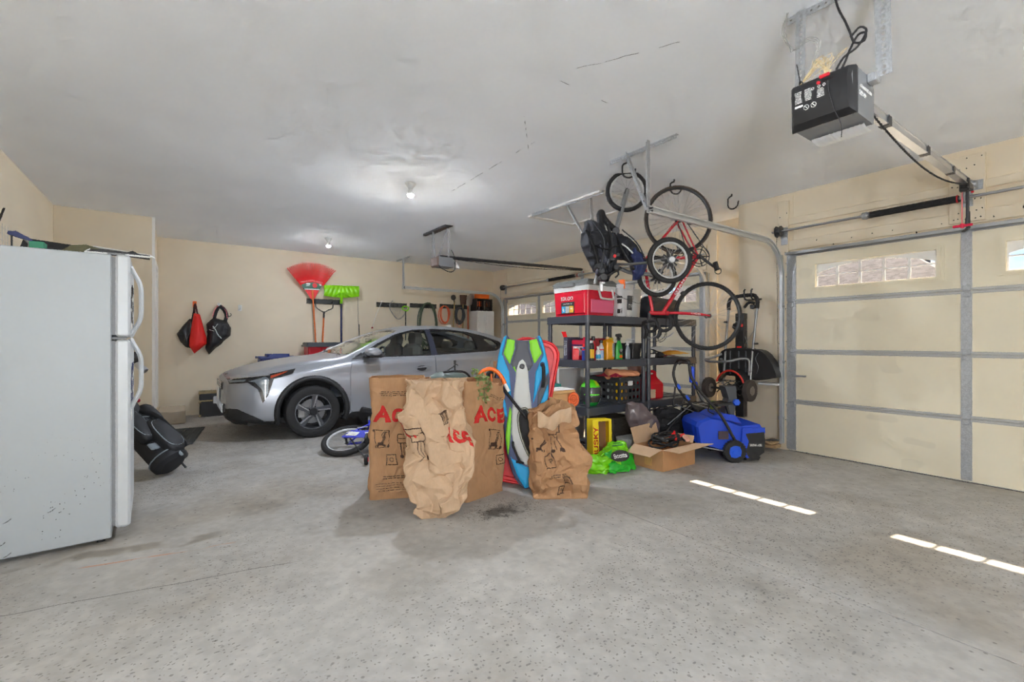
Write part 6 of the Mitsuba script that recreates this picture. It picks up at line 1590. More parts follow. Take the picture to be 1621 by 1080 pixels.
def cycle_wheel(parent, c, ax, R, tr_, rim_m, tyre_m, nsp, rimw=.012, rimh=.018, hub=.02, hw=.045, name='wheel', sp=.0017):
    c = np.array(c, float); ax = np.array(ax, float) / np.linalg.norm(ax)
    k = add(parent + '__' + name, ring(c, ax, R - tr_, tr_, 72, 12), tyre_m, 60)
    x = np.cross(ax, [0, 0, 1.0]); x /= np.linalg.norm(x); y = np.cross(ax, x)
    Z = M4(c, x, None, ax)
    r1 = R - 2 * tr_ + .003
    add(k + '__rim', lathe([(r1, -rimw), (r1 - rimh * .4, -rimw), (r1 - rimh, -rimw * .4), (r1 - rimh, rimw * .4), (r1 - rimh * .4, rimw), (r1, rimw)], 72, Z, True), rim_m, 40)
    s = []
    for i in range(nsp):
        a = 2 * PI * i / nsp; o = (.5 if (i // 2) % 2 else -.5) ; zz = hw * .7 * (1 if i % 2 else -1)
        s.append(rod(c + x * math.cos(a) * (r1 - rimh) + y * math.sin(a) * (r1 - rimh), c + x * math.cos(a + o) * hub + y * math.sin(a + o) * hub + ax * zz, sp, 5))
    add(k + '__spokes', join(s), 'wire_silver', 50)
    add(k + '__hub', join(cyl(c - ax * hw, c + ax * hw, hub * .6, 16, .002), cyl(c - ax * hw * .78, c - ax * hw * .65, hub * 1.1, 18), cyl(c + ax * hw * .65, c + ax * hw * .78, hub * 1.1, 18), cyl(c - ax * hw * 1.35, c + ax * hw * 1.35, .005, 8)), 'dark_steel', 30)
    return k


k = thing('road_bicycle', 'red road bicycle hanging nose down by its rear wheel before the right shelves', 'bicycle')
A0 = np.array([3.945, 2.712, 2.366]); t17 = math.radians(17)
bF = DR * math.sin(t17) - UPV * math.cos(t17); bU = -DR * math.cos(t17) - UPV * math.sin(t17); bS = DL
B = lambda f, u, s=0.0: A0 + bF * f + bU * u + bS * s
cycle_wheel(k, B(0, 0), bS, .336, .0125, 'wheel_dark', 'tyre_brown', 32, name='rear_wheel')
cycle_wheel(k, B(.985, .0), bS, .336, .0125, 'wheel_dark', 'rubber', 32, name='front_wheel')
bb_, seat, ht, hb, saddle = B(.405, -.07), B(.275, .42), B(.79, .535), B(.835, .395), B(.235, .56)
add(k + '__frame', join(rod(bb_, B(.255, .50), .0155, 14), rod(B(.272, .44), B(.80, .505), .0155, 14), rod(bb_, B(.83, .415), .0185, 14), rod(ht, hb, .020, 16), cyl(bb_ - bS * .036, bb_ + bS * .036, .021, 18),
    [rod(B(0, 0, s * .066), B(.30, -.052, s * .04), .0085, 10) for s in (-1, 1)], [rod(B(.30, -.052, s * .04), B(.40, -.07, s * .02), .0095, 10) for s in (-1, 1)], [rod(B(0, 0, s * .066), B(.26, .40, s * .02), .0075, 10) for s in (-1, 1)]), 'bike_red', 50)
add(k + '__fork', join(rod(B(.838, .385, 0), B(.845, .36), .021, 12), [tube(smoothpts([B(.845, .36, s * .035), B(.88, .25, s * .05), B(.935, .10, s * .052), B(.985, .0, s * .052)], 5), np.linspace(.013, .008, 16), 10) for s in (-1, 1)]), 'bike_red', 50)
add(k + '__lettering', join(txt('OCR', .015, M4(B(.925, .13, -.064), bF * .42 - bU * .9, bF * -.9 - bU * .42), .001, True, .09), txt('GIANT', .020, M4(bb_ * .5 + B(.83, .415) * .5 - bS * .0195, bF * -.425 - bU * .485, bF * -.485 + bU * .425), .001, True, .22)), 'print_white', False)
add(k + '__seat_post', rod(B(.255, .50), B(.238, .555), .0135, 12), 'black_plastic', 50)
sd = grid(lambda u, v: tuple((B(0, 0)[i] + bF[i] * (.10 + .28 * v) + bU[i] * (.575 + .025 * np.cos(u * 2 * PI) - .015 * np.sin(v * PI)) + bS[i] * (.070 * (1 - v) ** .9 + .018) * np.sin(u * 2 * PI) * np.sin(np.clip(v * 6 + .1, 0, PI / 2))) for i in range(3)), 20, 16, wu=True)
add(k + '__saddle', sd, 'black_soft', 50)
bars = []
for s in (-1, 1):
    bars.append(tube(smoothpts([B(.865, .565, 0), B(.87, .565, s * .19), B(.90, .56, s * .21), B(.965, .545, s * .21), B(.985, .50, s * .212), B(.965, .445, s * .214), B(.91, .43, s * .215), B(.86, .43, s * .215)], 6), .0155, 10))
add(k + '__handlebar', join(bars), 'black_soft', 50)
add(k + '__stem', join(rod(ht, B(.865, .565), .016, 12), cyl(B(.865, .565, -.024), B(.865, .565, .024), .020, 14)), 'black_plastic', 50)
for s in (-1, 1):
    add(k + '__brake_hood', tube([B(.955, .545, s * .21), B(1.0, .57, s * .21), B(1.03, .60, s * .21)], [.018, .020, .012], 10), 'black_soft', 50)
    add(k + '__brake_lever', tube(smoothpts([B(1.01, .575, s * .21), B(1.045, .54, s * .212), B(1.04, .48, s * .215), B(1.02, .44, s * .22)], 5), .007, 8, flat=(1, .6)), 'alloy', 50)
    add(k + '__cable', tube(smoothpts([B(1.01, .59, s * .20), B(1.08, .56, s * .12), B(1.06, .46, s * .03), B(.93, .41, 0), B(.85, .38, 0)], 6), .003, 6), 'black_soft', 50)
add(k + '__chainring', join(ring(bb_ - bS * .045, bS, .098, .004, 48, 6), ring(bb_ - bS * .045, bS, .07, .004, 40, 6), [rod(bb_ - bS * .045, bb_ - bS * .045 + .096 * (bF * math.cos(a) + bU * math.sin(a)), .006, 6) for a in np.arange(5) * 2 * PI / 5], cyl(bb_ - bS * .055, bb_ - bS * .03, .022, 16)), 'black_plastic', 40)
ca = math.radians(-35)
add(k + '__crank', join(tube([bb_ - bS * .06, bb_ - bS * .065 + .17 * (bF * math.cos(ca) + bU * math.sin(ca))], [.015, .011], 8), tube([bb_ + bS * .05, bb_ + bS * .055 - .17 * (bF * math.cos(ca) + bU * math.sin(ca))], [.015, .011], 8)), 'black_plastic', 40)
for s, q in ((-1, 1), (1, -1)):
    pc_ = bb_ + bS * s * .07 + q * .17 * (bF * math.cos(ca) + bU * math.sin(ca))
    add(k + '__pedal', join(box((0, 0, 0), (.085, .022, .07), .004, M4(pc_ + bS * s * .04, bF, bU)), cyl(pc_, pc_ + bS * s * .08, .006, 8), ring(pc_ + bS * s * .05 + bF * .05, bS, .03, .004, 20, 6)), 'black_plastic', 30)
add(k + '__chain', join(rod(B(0, .03, -.045), B(.40, .03, -.045), .0045, 6), rod(B(.02, -.04, -.045), B(.41, -.165, -.045), .0045, 6)), 'dark_steel', 40)
add(k + '__derailleur', join(cyl(B(0, 0, -.06), B(0, 0, -.03), .035, 24), box((0, 0, 0), (.09, .02, .02), .004, M4(B(.035, -.06, -.05), bF, bU)), cyl(B(.07, -.085, -.055), B(.07, -.085, -.04), .02, 14), cyl(B(.02, -.05, -.055), B(.02, -.05, -.04), .018, 14)), 'dark_steel', 30)
for f, u in ((.30, .36), (.86, .33)):
    add(k + '__brake', join(box((0, 0, 0), (.02, .05, .07), .005, M4(B(f, u), bF, bU)), rod(B(f, u, -.03), B(f + .01, u - .05, -.03), .006), rod(B(f, u, .03), B(f + .01, u - .05, .03), .006)), 'dark_steel', 30)
add(k + '__reflector', cyl(B(.70, .17, -.02), B(.70, .17, .01), .02, 14) , 'black_plastic', 30)

# ================================================================ folded jogging stroller
k = thing('jogging_stroller', 'folded black jogging stroller with three spoked wheels hanging from the ceiling', 'stroller')
W1, W2, W3 = np.array([3.454, 2.938, 2.612]), np.array([3.400, 2.423, 1.872]), np.array([3.700, 2.778, 1.80])
mat('canopy_black', (30, 32, 38), .7); mat('canopy_navy', (40, 50, 92), .6); mat('frame_grey', (150, 152, 154), .35, .7); mat('rim_white', (206, 208, 208), .35, .3)
axr = W3 - W2; axr /= np.linalg.norm(axr)
cycle_wheel(k, W1, DL * .97 + DR * .1, .200, .021, 'rim_white', 'rubber', 16, .013, .014, .018, .04, 'front_wheel', .002)
for W_ in (W2, W3):
    w = cycle_wheel(k, W_, DL * .93 + DR * -.1, .200, .023, 'rim_white', 'rubber', 20, .013, .014, .030, .03, 'rear_wheel', .002)
    ax_ = DL * .93 - DR * .1; ax_ /= np.linalg.norm(ax_)
    add(w + '__cap', join(cyl(W_ - ax_ * .052, W_ - ax_ * .02, .028, 24, .004), cyl(W_ - ax_ * .056, W_ - ax_ * .05, .014, 16)), 'alloy', 30)
    add(w + '__disc', join([hull([W_ + ax_ * d + UPV * (r * math.sin(a + q)) + np.cross(ax_, UPV) * r * math.cos(a + q) for d in (-.012, .0) for r, q in ((.03, -.4), (.03, .4), (.075, -.12), (.075, .12))]) for a in np.arange(10) * 2 * PI / 10]), 'black_plastic', 30)
add(k + '__axle', tube([W2, W2 + (W3 - W2) * .5, W3], .012, 10), 'frame_grey', 50)
pt = lambda r, f, z: DR * r + DL * f + UPV * z       # room point: r along and f across the bicycle's plane, z above the floor
add(k + '__fork', join([tube([W1 + DL * s * .05, pt(1.00, 4.36 + s * .05, 2.28), pt(.915, 4.25 + s * .04, 2.06), pt(.86, 4.22 + s * .04, 1.90)], .016, 10) for s in (-1, 1)]), 'frame_grey', 50)
add(k + '__fork_crown', join(cyl(pt(.96, 4.25, 2.20), pt(.985, 4.39, 2.20), .034, 16, .004), box((0, 0, 0), (.10, .07, .09), .015, M4(pt(.985, 4.30, 2.14), DR, UPV)), ring(pt(.99, 4.27, 2.09), DL, .035, .006, 20, 6)), 'dark_steel', 30)
add(k + '__frame', join(tube([pt(1.22, 4.0, 1.865), pt(1.02, 4.12, 1.865), pt(.90, 4.2, 1.88)], .020, 8, flat=(1, .6)), tube([pt(1.38, 4.35, 1.80), pt(1.1, 4.35, 1.83), pt(.90, 4.3, 1.90)], .018, 8), tube([pt(.90, 4.2, 1.88), pt(.78, 4.22, 1.80), pt(.76, 4.22, 1.70)], .016, 8)), 'frame_grey', 50)
hd = smoothpts([pt(1.00, 4.42, 2.24), pt(.93, 4.36, 2.27), pt(.86, 4.33, 2.34), pt(.835, 4.3, 2.38), pt(.815, 4.28, 2.34), pt(.83, 4.25, 2.22), pt(.865, 4.22, 2.13)], 6)
add(k + '__handle', tube(hd, .030, 12), 'black_soft', 50)
add(k + '__handle_strap', join(tube([pt(.82, 4.26, 2.28), pt(.83, 4.22, 2.16), pt(.86, 4.2, 2.09)], .014, 8), tube([pt(1.0, 4.27, 2.12), pt(1.03, 4.26, 2.02), pt(1.0, 4.26, 1.99)], .004, 6)), 'black_plastic', 50)


def sheet(key, A, bulge, m, seed, th=.05, n=34):
    """soft fabric body between two guide lines (lists of points), rounded in depth"""
    A = [smoothpts(a, 8) for a in A]; A = [a[np.linspace(0, len(a) - 1, 40).astype(int)] for a in A]
    def fn(u, v):
        i = np.clip(v * 39, 0, 38.999); j = i.astype(int); t = (i - j)[..., None]
        a, b = (q[j] * (1 - t) + q[j + 1] * t for q in A)
        c, d = (a + b) / 2, (b - a) / 2
        e = np.sin(np.clip(v, .02, .98) * PI)[..., None] ** .35
        p = c + d * np.cos(u * 2 * PI)[..., None] * (.25 + .75 * e) + (DL * th * bulge + UPV * .0) * np.sin(u * 2 * PI)[..., None] * e
        f = .6 * (1 - 2 * np.abs(np.sin(2.2 * (p @ DR) * 12 + 5 * p[..., 2] + 3 * meshkit.noise(p * 5, seed)))) + 1.2 * np.abs(2 * meshkit.noise(p * 11, seed) - 1) - .4
        p = p + DL * (f * .034)[..., None] + (UPV + DR) * ((np.abs(2 * meshkit.noise(p * 9 + 5, seed + 1) - 1) - .4) * .035)[..., None]
        return p[..., 0], p[..., 1], p[..., 2]
    return add(key, grid(fn, 40, n, wu=True), m, 60)


sheet(k + '__seat_fabric', ([pt(.655, 4.2, 2.27), pt(.63, 4.2, 2.12), pt(.69, 4.2, 1.93), pt(.755, 4.2, 1.76)], [pt(.73, 4.22, 2.30), pt(.93, 4.22, 2.14), pt(.98, 4.22, 1.97), pt(.93, 4.22, 1.72)]), 1.0, 'canopy_black', 3, .14)
sheet(k + '__canopy', ([pt(.95, 4.28, 2.16), pt(.93, 4.28, 2.0), pt(1.04, 4.3, 1.92), pt(1.13, 4.3, 1.80)], [pt(1.0, 4.28, 2.20), pt(1.10, 4.3, 2.14), pt(1.22, 4.3, 2.02), pt(1.28, 4.3, 1.84)]), 1.0, 'canopy_black', 8, .10)
sheet(k + '__canopy_panel', ([pt(1.10, 4.2, 2.03), pt(1.08, 4.2, 1.93), pt(1.10, 4.2, 1.82), pt(1.09, 4.22, 1.75)], [pt(1.14, 4.2, 2.04), pt(1.20, 4.2, 1.96), pt(1.23, 4.2, 1.86), pt(1.20, 4.22, 1.75)]), .8, 'canopy_navy', 9, .06)
sheet(k + '__side_panel', ([pt(.78, 4.1, 2.12), pt(.76, 4.1, 2.0), pt(.76, 4.1, 1.86), pt(.74, 4.1, 1.78)], [pt(.86, 4.1, 2.13), pt(.86, 4.1, 2.0), pt(.84, 4.1, 1.88), pt(.78, 4.1, 1.78)]), .6, mat('canopy_grey', (62, 64, 76), .6), 12, .05)
for i, (a, b, c_, m_) in enumerate((((.70, 4.06, 2.25), (.80, 4.0, 2.05), (.78, 4.04, 1.80), 'grey_plastic'), ((.84, 4.06, 2.22), (.87, 4.02, 2.02), (.84, 4.04, 1.84), 'black_plastic'), ((.66, 4.08, 2.16), (.72, 4.02, 2.0), (.76, 4.03, 1.86), 'black_plastic'), ((.93, 4.18, 2.16), (.99, 4.12, 1.98), (1.10, 4.14, 1.82), 'black_plastic'), ((1.0, 4.18, 2.19), (1.12, 4.13, 2.06), (1.22, 4.15, 1.88), 'grey_plastic'), ((.72, 4.04, 2.02), (.82, 4.0, 1.98), (.93, 4.06, 2.02), 'black_plastic'))):
    add(k + '__seam_strap', tube(smoothpts([pt(*a), pt(*b), pt(*c_)], 8), .009 + .003 * (i % 3), 8, flat=(1.4, .5)), m_, 50)
add(k + '__piping', tube(smoothpts([pt(.99, 4.16, 2.06), pt(1.04, 4.15, 2.02), pt(1.09, 4.15, 1.97)], 6), .008, 6), 'print_white', 50)
add(k + '__joint', join([cyl(pt(r, 4.05, z), pt(r, 4.2, z), q, 18, .006) for r, z, q in ((.775, 1.845, .032), (.885, 1.92, .036), (.79, 1.80, .03), (.92, 1.83, .026), (.81, 1.745, .034), (.93, 1.94, .02))]), 'black_plastic', 30)
add(k + '__lower_tube', join(tube([pt(.905, 4.12, 1.98), pt(.84, 4.1, 1.86), pt(.785, 4.1, 1.80)], .017, 8), tube([pt(.80, 4.1, 1.74), pt(.88, 4.12, 1.78), pt(.98, 4.15, 1.84)], .014, 8), tube([pt(.77, 4.1, 1.84), pt(.80, 4.12, 1.74), pt(.80, 4.13, 1.69)], .012, 8), tube([pt(.95, 4.15, 1.85), pt(.96, 4.15, 1.78), pt(.93, 4.15, 1.75)], .008, 8)), 'black_plastic', 50)
add(k + '__clip', join(box((0, 0, 0), (.03, .025, .09), .005, M4(pt(.795, 4.1, 1.665), DR, DL)), box((0, 0, 0), (.035, .02, .02), .004, M4(pt(.805, 4.08, 1.695), DR, DL))), 'alloy', 30)
add(k + '__orange_clip', join(hull([pt(.965, 4.2, 1.735), pt(1.02, 4.2, 1.745), pt(1.02, 4.2, 1.70), pt(.99, 4.2, 1.70), pt(.99, 4.23, 1.72)]), rod(pt(1.025, 4.2, 1.74), pt(1.025, 4.2, 1.66), .006)), 'orange_plastic', 30)
add(k + '__red_clip', join([cyl(pt(.90 + .0 * i, 4.03, 1.925 - .0 * i), pt(.90, 4.05, 1.925), .014, 12) for i in range(1)]), 'red_bright', 30)
add(k + '__tether', tube(smoothpts([pt(.70, 4.1, 2.2), pt(.69, 4.08, 2.08), pt(.70, 4.08, 1.96)], 5), .006, 6), 'black_soft', 50)
# ================================================================ snow blower on the floor by the corner
mat('blower_blue', (26, 70, 196), .3, clearcoat=.4); mat('knob_blue', (40, 96, 220), .35)
k = thing('snow_blower', 'blue electric snow blower with black handle loop standing beside the open cardboard box', 'snow blower')
S0 = np.array([4.371, 2.385, 0.0])
SN = lambda a, b, z: S0 + DR * a + DL * b + UPV * z           # a forward (auger), b away from the room, z up
SF_ = lambda b: M4(SN(0, b, 0), DR, UPV)
Wd = .46
prof = [(-.37, .34), (-.34, .385), (-.23, .43), (-.08, .405), (.02, .37), (.09, .345), (.15, .30), (.19, .17), (.14, .045), (-.05, .09), (-.34, .17)]
add(k + '__body', hull([SN(a * (1 if 0 < i < 9 else .97), b, z) for b in (.05, Wd - .05) for i, (a, z) in enumerate(prof)] + [SN(a * .92, b, .23 + (z - .23) * .93) for b in (.02, Wd - .02) for a, z in prof]), 'blower_blue', 20)
add(k + '__hood', join(hull([SN(a, b, z) for b in (.10, Wd - .04) for a, z in ((-.17, .42), (-.10, .46), (.06, .44), (.12, .36))]), hull([SN(a, b, z) for b in (.02, Wd) for a, z in ((.08, .345), (.26, .365), (.29, .32), (.24, .29), (.14, .29))])), 'blower_blue', 20)
au = sg.Polygon([(.12, .27), (.285, .285), (.295, .20), (.285, .10), (.22, .045), (.145, .055), (.12, .10), (.15, .20)]).buffer(.008)
for b, nm in ((.0, 'side_plate'), (Wd - .012, 'side_plate')): add(k + '__' + nm, extr(au, .012, M4(SN(0, b + .012, 0), DR, UPV)), 'black_plastic', 30)
add(k + '__side_frame', extr(sg.Polygon([(.08, .33), (.30, .335), (.30, .28), (.125, .265), (.15, .19), (.11, .10), (.15, .045), (.12, .04), (.07, .10)]).difference(au), .018, M4(SN(0, .014, 0), DR, UPV)), 'blower_blue', 30)
add(k + '__auger', join(cyl(SN(.20, .02, .155), SN(.20, Wd - .02, .155), .03, 16), [extr(sg.box(-.10, -.02, .10, .02), .012, M4(SN(.20, .06 + .05 * i, .155), DR * math.cos(i * .5) + UPV * math.sin(i * .5), -DR * math.sin(i * .5) + UPV * math.cos(i * .5))) for i in range(8)]), 'black_soft', 30)
add(k + '__scraper', hull([SN(a, b, z) for b in (.0, Wd) for a, z in ((.12, .02), (.24, .02), (.26, .05), (.12, .06))]), 'black_plastic', 30)
add(k + '__chute', join(hull([SN(a, b, z) for a, b, z in ((-.02, .16, .42), (.08, .16, .42), (-.02, .28, .42), (.08, .28, .42), (.02, .16, .60), (.10, .16, .60), (.02, .28, .60), (.10, .28, .60))]), hull([SN(a, b, z) for b in (.15, .29) for a, z in ((.02, .60), (.10, .60), (-.02, .72), (.09, .725), (.06, .56))])), 'grey_plastic', 25)
add(k + '__chute_collar', join(hull([SN(a, b, z) for b in (.12, .32) for a, z in ((-.11, .545), (.04, .565), (.04, .545), (-.11, .52))]), hull([SN(a, b, z) for b in (.13, .17) for a, z in ((-.02, .54), (.0, .54), (.04, .40), (.02, .40))])), 'black_plastic', 25)
add(k + '__chute_knob', join(cyl(SN(.085, .11, .565), SN(.085, .15, .565), .035, 6, .006), cyl(SN(.11, .12, .565), SN(.06, .14, .565), .012, 8)), 'knob_blue', 20)
add(k + '__label', at(bb(-.15, -.05, .22, .30, 0, .003), M4(SN(0, .010, 0), DR, UPV) @ tr(0, 0, .0)), mat('label_maroon', (60, 48, 58), .4), False)
add(k + '__lettering', txt('SNOW JOE', .022, M4(SN(.21, -.0005, .165), DR, UPV), .0015, True, .12), 'print_white', False)
for b in (-.03, Wd + .0):
    w = add(k + '__wheel', join(lathe([(.06, 0), (.10, .0), (.105, .008), (.105, .04), (.10, .048), (.06, .048)], 36, M4(SN(.0, b, .106), DR, None, DL)), [box((0, 0, 0), (.014, .012, .05), .003, M4(SN(.105 * math.cos(t), b + .024, .106 + .105 * math.sin(t)), -DR * math.sin(t) + UPV * math.cos(t), None, DL)) for t in np.arange(24) * 2 * PI / 24]), 'rubber', 30)
    add(w + '__hub', join(cyl(SN(0, b + .002, .106), SN(0, b + .05, .106), .072, 28, .004), cyl(SN(0, b - .006, .106), SN(0, b + .01, .106), .02, 14), [rod(SN(.03 * math.cos(t), b - .002, .106 + .03 * math.sin(t)), SN(.065 * math.cos(t + .9), b - .002, .106 + .065 * math.sin(t + .9)), .006, 6) for t in np.arange(4) * PI / 2]), 'knob_blue', 30)
add(k + '__axle_bar', tube([SN(-.30, .0, .145), SN(0, .0, .09)], .008, 8), 'steel', 50)
def leg(b): return [SN(.015, b, .205), SN(-.13, b, .46), SN(-.32, b, .68), SN(-.41, b, .82), SN(-.435, b, .955)]
legs = [leg(.01), leg(Wd - .01)]
add(k + '__handle', join(tube(smoothpts(legs[0], 6), .014, 10), tube(smoothpts([SN(.0, Wd - .01, .24), SN(-.17, Wd - .01, .42), SN(-.36, Wd - .01, .64), SN(-.43, Wd - .01, .80), SN(-.42, Wd - .01, .90), SN(-.40, Wd - .03, .96), SN(-.41, Wd - .12, .985), SN(-.42, .15, .985), SN(-.43, .03, .98), SN(-.435, .01, .955)], 6), .014, 10)), 'black_plastic', 50)
add(k + '__handle_clamp', join(cyl(SN(-.30, Wd + .0, .585), SN(-.27, Wd + .0, .545), .024, 12), box((0, 0, 0), (.06, .035, .03), .006, M4(SN(-.38, Wd - .01, .69), DR * .5 - UPV, None, DL))), 'knob_blue', 30)
add(k + '__switch_box', join(box((0, 0, 0), (.04, .05, .16), .01, M4(SN(-.40, .03, .85), DR, None, UPV * .95 + DR * -.3)), cyl(SN(-.37, .02, .77), SN(-.35, .05, .72), .02, 10)), 'blower_blue', 30)
add(k + '__trigger_bar', tube(smoothpts([SN(-.39, .03, .94), SN(-.39, .1, .95), SN(-.38, .35, .95), SN(-.38, Wd - .04, .93)], 5), .007, 8), 'dark_steel', 50)
add(k + '__cord', tube(smoothpts([SN(-.38, .03, .76), SN(-.30, .05, .60), SN(-.22, .06, .55), SN(-.20, .12, .48), SN(-.12, .16, .44)], 6), .006, 6), 'black_soft', 50)

# things crowded behind the blower
k = thing('folded_camp_chair', 'dark folded chair with steel tubes lying behind the blue snow blower', 'chair')
rk = np.random.default_rng(3)
tb_ = [((3.95, 3.05, .05), (4.55, 2.95, .52)), ((4.0, 3.1, .45), (4.75, 2.95, .50)), ((4.1, 3.12, .05), (4.65, 3.0, .46)), ((4.35, 3.1, .10), (4.38, 3.05, .68)), ((4.45, 3.1, .05), (4.50, 3.02, .60)), ((4.55, 3.1, .30), (4.75, 2.9, .46))]
add(k + '__tube', join([rod(a, b, .010, 8) for a, b in tb_]), 'dark_steel', 50)
add(k + '__brace', join([rod((4.15, 2.98, .30), (4.50, 2.92, .50), .006, 8), rod((4.30, 2.99, .50), (4.60, 2.9, .38), .006, 8), rod((4.42, 2.95, .52), (4.72, 2.85, .44), .007, 8)]), 'chrome', 50)
crumpled(lambda u, v: (4.0 + .78 * u, 3.12 + .05 * np.sin(u * 9) - .1 * v, .06 + .40 * v + .04 * np.sin(u * 8)), 50, 30, k + '__fabric', 'black_soft', .03, 9, 51)
for i, (x, y, z, m, l) in enumerate(((4.80, 2.86, .47, mat('olive_ball', (116, 132, 62), .5), 'olive green ball resting among the clutter behind the blue snow blower'), (4.28, 3.12, .20, mat('magenta', (170, 20, 60), .5), 'dark red ball on the floor under the folded chair'))):
    k = thing('ball', l, 'ball'); add(k, at(trimesh.creation.icosphere(3, .05), tr(x, y, z if i == 0 else .05)), m, 60)
k = thing('storage_crate', 'low black crate standing behind the snow blower by the shelves', 'crate'); add(k, taper(4.62, 5.08, 2.80, 3.16, 0, .42, .03, .03), 'black_plastic', 30)
k = thing('green_strap', 'bright green strap hanging over the black crate beside the chute', 'strap'); add(k, tube(smoothpts([(4.66, 2.795, .40), (4.64, 2.78, .34), (4.62, 2.775, .27)], 6), .018, 8, flat=(.4, 1.6)), mat('strap_green', (126, 170, 60), .6), 50)
k = thing('round_tin', 'brown round tin under the lower right shelf', 'tin'); add(k, join(cyl((4.18, 3.34, .10), (4.18, 3.34, .36), .09, 28, .006), ring((4.18, 3.34, .355), (0, 0, 1), .09, .006, 28, 6)), mat('tin_brown', (112, 88, 70), .5), 30); scene[k]['to_world'] = T().translate([0, 0, -.05])
k = thing('wood_scraps', 'weathered wood scraps and a dark pipe in the corner behind the snow blower', 'wood')
add(k + '__board', join(box((5.13, 2.45, .06), (.14, .26, .03), .004, rot((0, 0, 1), 3, (5.13, 2.45, 0))), box((5.16, 2.40, .10), (.22, .10, .02), .004, rot((1, 0, 0), 10, (5.16, 2.4, .1)))), 'wood_grey', False)
add(k + '__pipe', tube(smoothpts([(5.02, 2.48, .08), (5.12, 2.40, .12), (5.24, 2.36, .10)], 5), .014, 8), 'dark_steel', 50)

# ================================================================ push mower hung on the wall pier
k = thing('push_mower', 'silver framed push reel mower with black catcher hanging on the wall beside the door track', 'mower')
mx = 5.12
H_ = lambda x, y, z: np.array([x, y, z])
add(k + '__handle_frame', join(tube(smoothpts([(mx - .02, 2.60, .68), (mx, 2.595, .95), (mx + .02, 2.575, 1.25), (mx + .04, 2.555, 1.55)], 5), .013, 10), tube(smoothpts([(mx - .02, 2.92, .68), (mx, 2.905, .95), (mx + .02, 2.895, 1.25), (mx + .04, 2.88, 1.55)], 5), .013, 10)), 'frame_grey', 50)
add(k + '__grip', tube(smoothpts([(mx + .04, 2.555, 1.54), (mx + .045, 2.555, 1.63), (mx + .05, 2.59, 1.685), (mx + .05, 2.66, 1.695), (mx + .05, 2.78, 1.69), (mx + .05, 2.85, 1.675), (mx + .045, 2.88, 1.62), (mx + .04, 2.88, 1.54)], 6), .021, 10), 'black_soft', 50)
add(k + '__latch', join(tube(smoothpts([(mx + .045, 2.70, 1.56), (mx + .035, 2.64, 1.61), (mx + .03, 2.58, 1.60)], 5), .016, 8), box((mx + .03, 2.60, 1.56), (.03, .05, .05), .008)), 'black_plastic', 40)
add(k + '__clamp', join([box((mx + .01, y, z), (.04, .035, .02), .005) for y, z in ((2.55, 1.15), (2.90, 1.40))]), 'black_plastic', 30)
add(k + '__lower_bail', tube(smoothpts([(mx - .02, 2.615, .80), (mx - .03, 2.61, .96), (mx - .08, 2.66, .985), (mx - .18, 2.76, .955), (mx - .20, 2.96, .945), (mx - .19, 3.03, .965), (mx - .10, 3.0, .985), (mx - .02, 2.93, 1.03)], 6), .014, 10), 'frame_grey', 50)
add(k + '__bolt', join([cyl((mx - .045, y, z), (mx - .015, y, z), .012, 10) for y, z in ((2.68, .975), (2.70, .98), (2.93, .97), (2.60, .84))]), 'alloy', 30)
cat = sg.Polygon(smoothpts([(2.33, .80), (2.40, .78), (2.55, .75), (2.80, .78), (2.95, .80), (2.98, .92), (2.94, 1.06), (2.80, 1.10), (2.58, 1.09), (2.46, 1.05), (2.37, .92)], 4, True))
add(k + '__catcher', join(extr(cat, .13, M4((mx + .005, 0, 0), (0, 1, 0), (0, 0, 1))), extr(cat.difference(cat.buffer(-.02)), .02, M4((mx - .012, 0, 0), (0, 1, 0), (0, 0, 1)))), 'black_plastic', 30)
add(k + '__catcher_rib', join([bb(mx - .005, mx + .005, y - .008, y + .008, .80, 1.07, .003) for y in (2.66, 2.74, 2.84, 2.90)] + [tube(smoothpts([(mx - .004, 2.52, 1.05), (mx - .006, 2.55, .98), (mx - .004, 2.52, .90), (mx - .004, 2.54, .82)], 5), .004, 6)]), 'grey_plastic', 40)
a_ = np.linspace(.35, PI - .35, 20)
add(k + '__hood', grid(lambda u, v: (mx - .16 + .17 * v, 2.755 + (.17) * np.cos(.3 + (PI - .6) * u), .66 + (.21 - .02 * (1 - v)) * np.sin(.3 + (PI - .6) * u)), 24, 6), 'black_plastic', 50)
add(k + '__red_band', tube([(mx - .162, 2.755 + .165 * math.cos(t), .655 + .195 * math.sin(t)) for t in a_], .011, 8), mat('band_red', (210, 50, 40), .4), 50)
add(k + '__red_cap', box((mx + .01, 2.74, 1.11), (.03, .05, .025), .006), 'red_bright', False)
add(k + '__axle', join(rod((mx - .12, 2.58, .65), (mx - .12, 3.02, .64), .012, 10), cyl((mx - .13, 2.70, .655), (mx - .13, 2.80, .652), .045, 20, .008)), 'dark_steel', 40)
add(k + '__blade', join([tube([(mx - .12 + .08 * math.cos(t + q * .5), 2.60 + .30 * q / 8, .66 + .08 * math.sin(t + q * .5)) for q in range(9)], .006, 6) for t in np.arange(5) * 2 * PI / 5]), 'dark_steel', 40)
for y, s in ((2.555, -1), (3.03, 1)):
    w = add(k + '__wheel', lathe([(.05, -.03), (.09, -.035), (.115, -.025), (.12, 0), (.115, .025), (.09, .035), (.05, .03)], 36, M4((mx - .12, y, .64), (1, 0, 0), None, (0, 1, 0))), mat('tyre_grey', (58, 52, 48), .8), 40)
    add(w + '__hub', join(cyl((mx - .12, y - .026, .64), (mx - .12, y + .026, .64), .062, 26, .004), cyl((mx - .12, y - .034, .64), (mx - .12, y + .034, .64), .022, 16)), mat('hub_grey', (120, 112, 104), .5), 30)
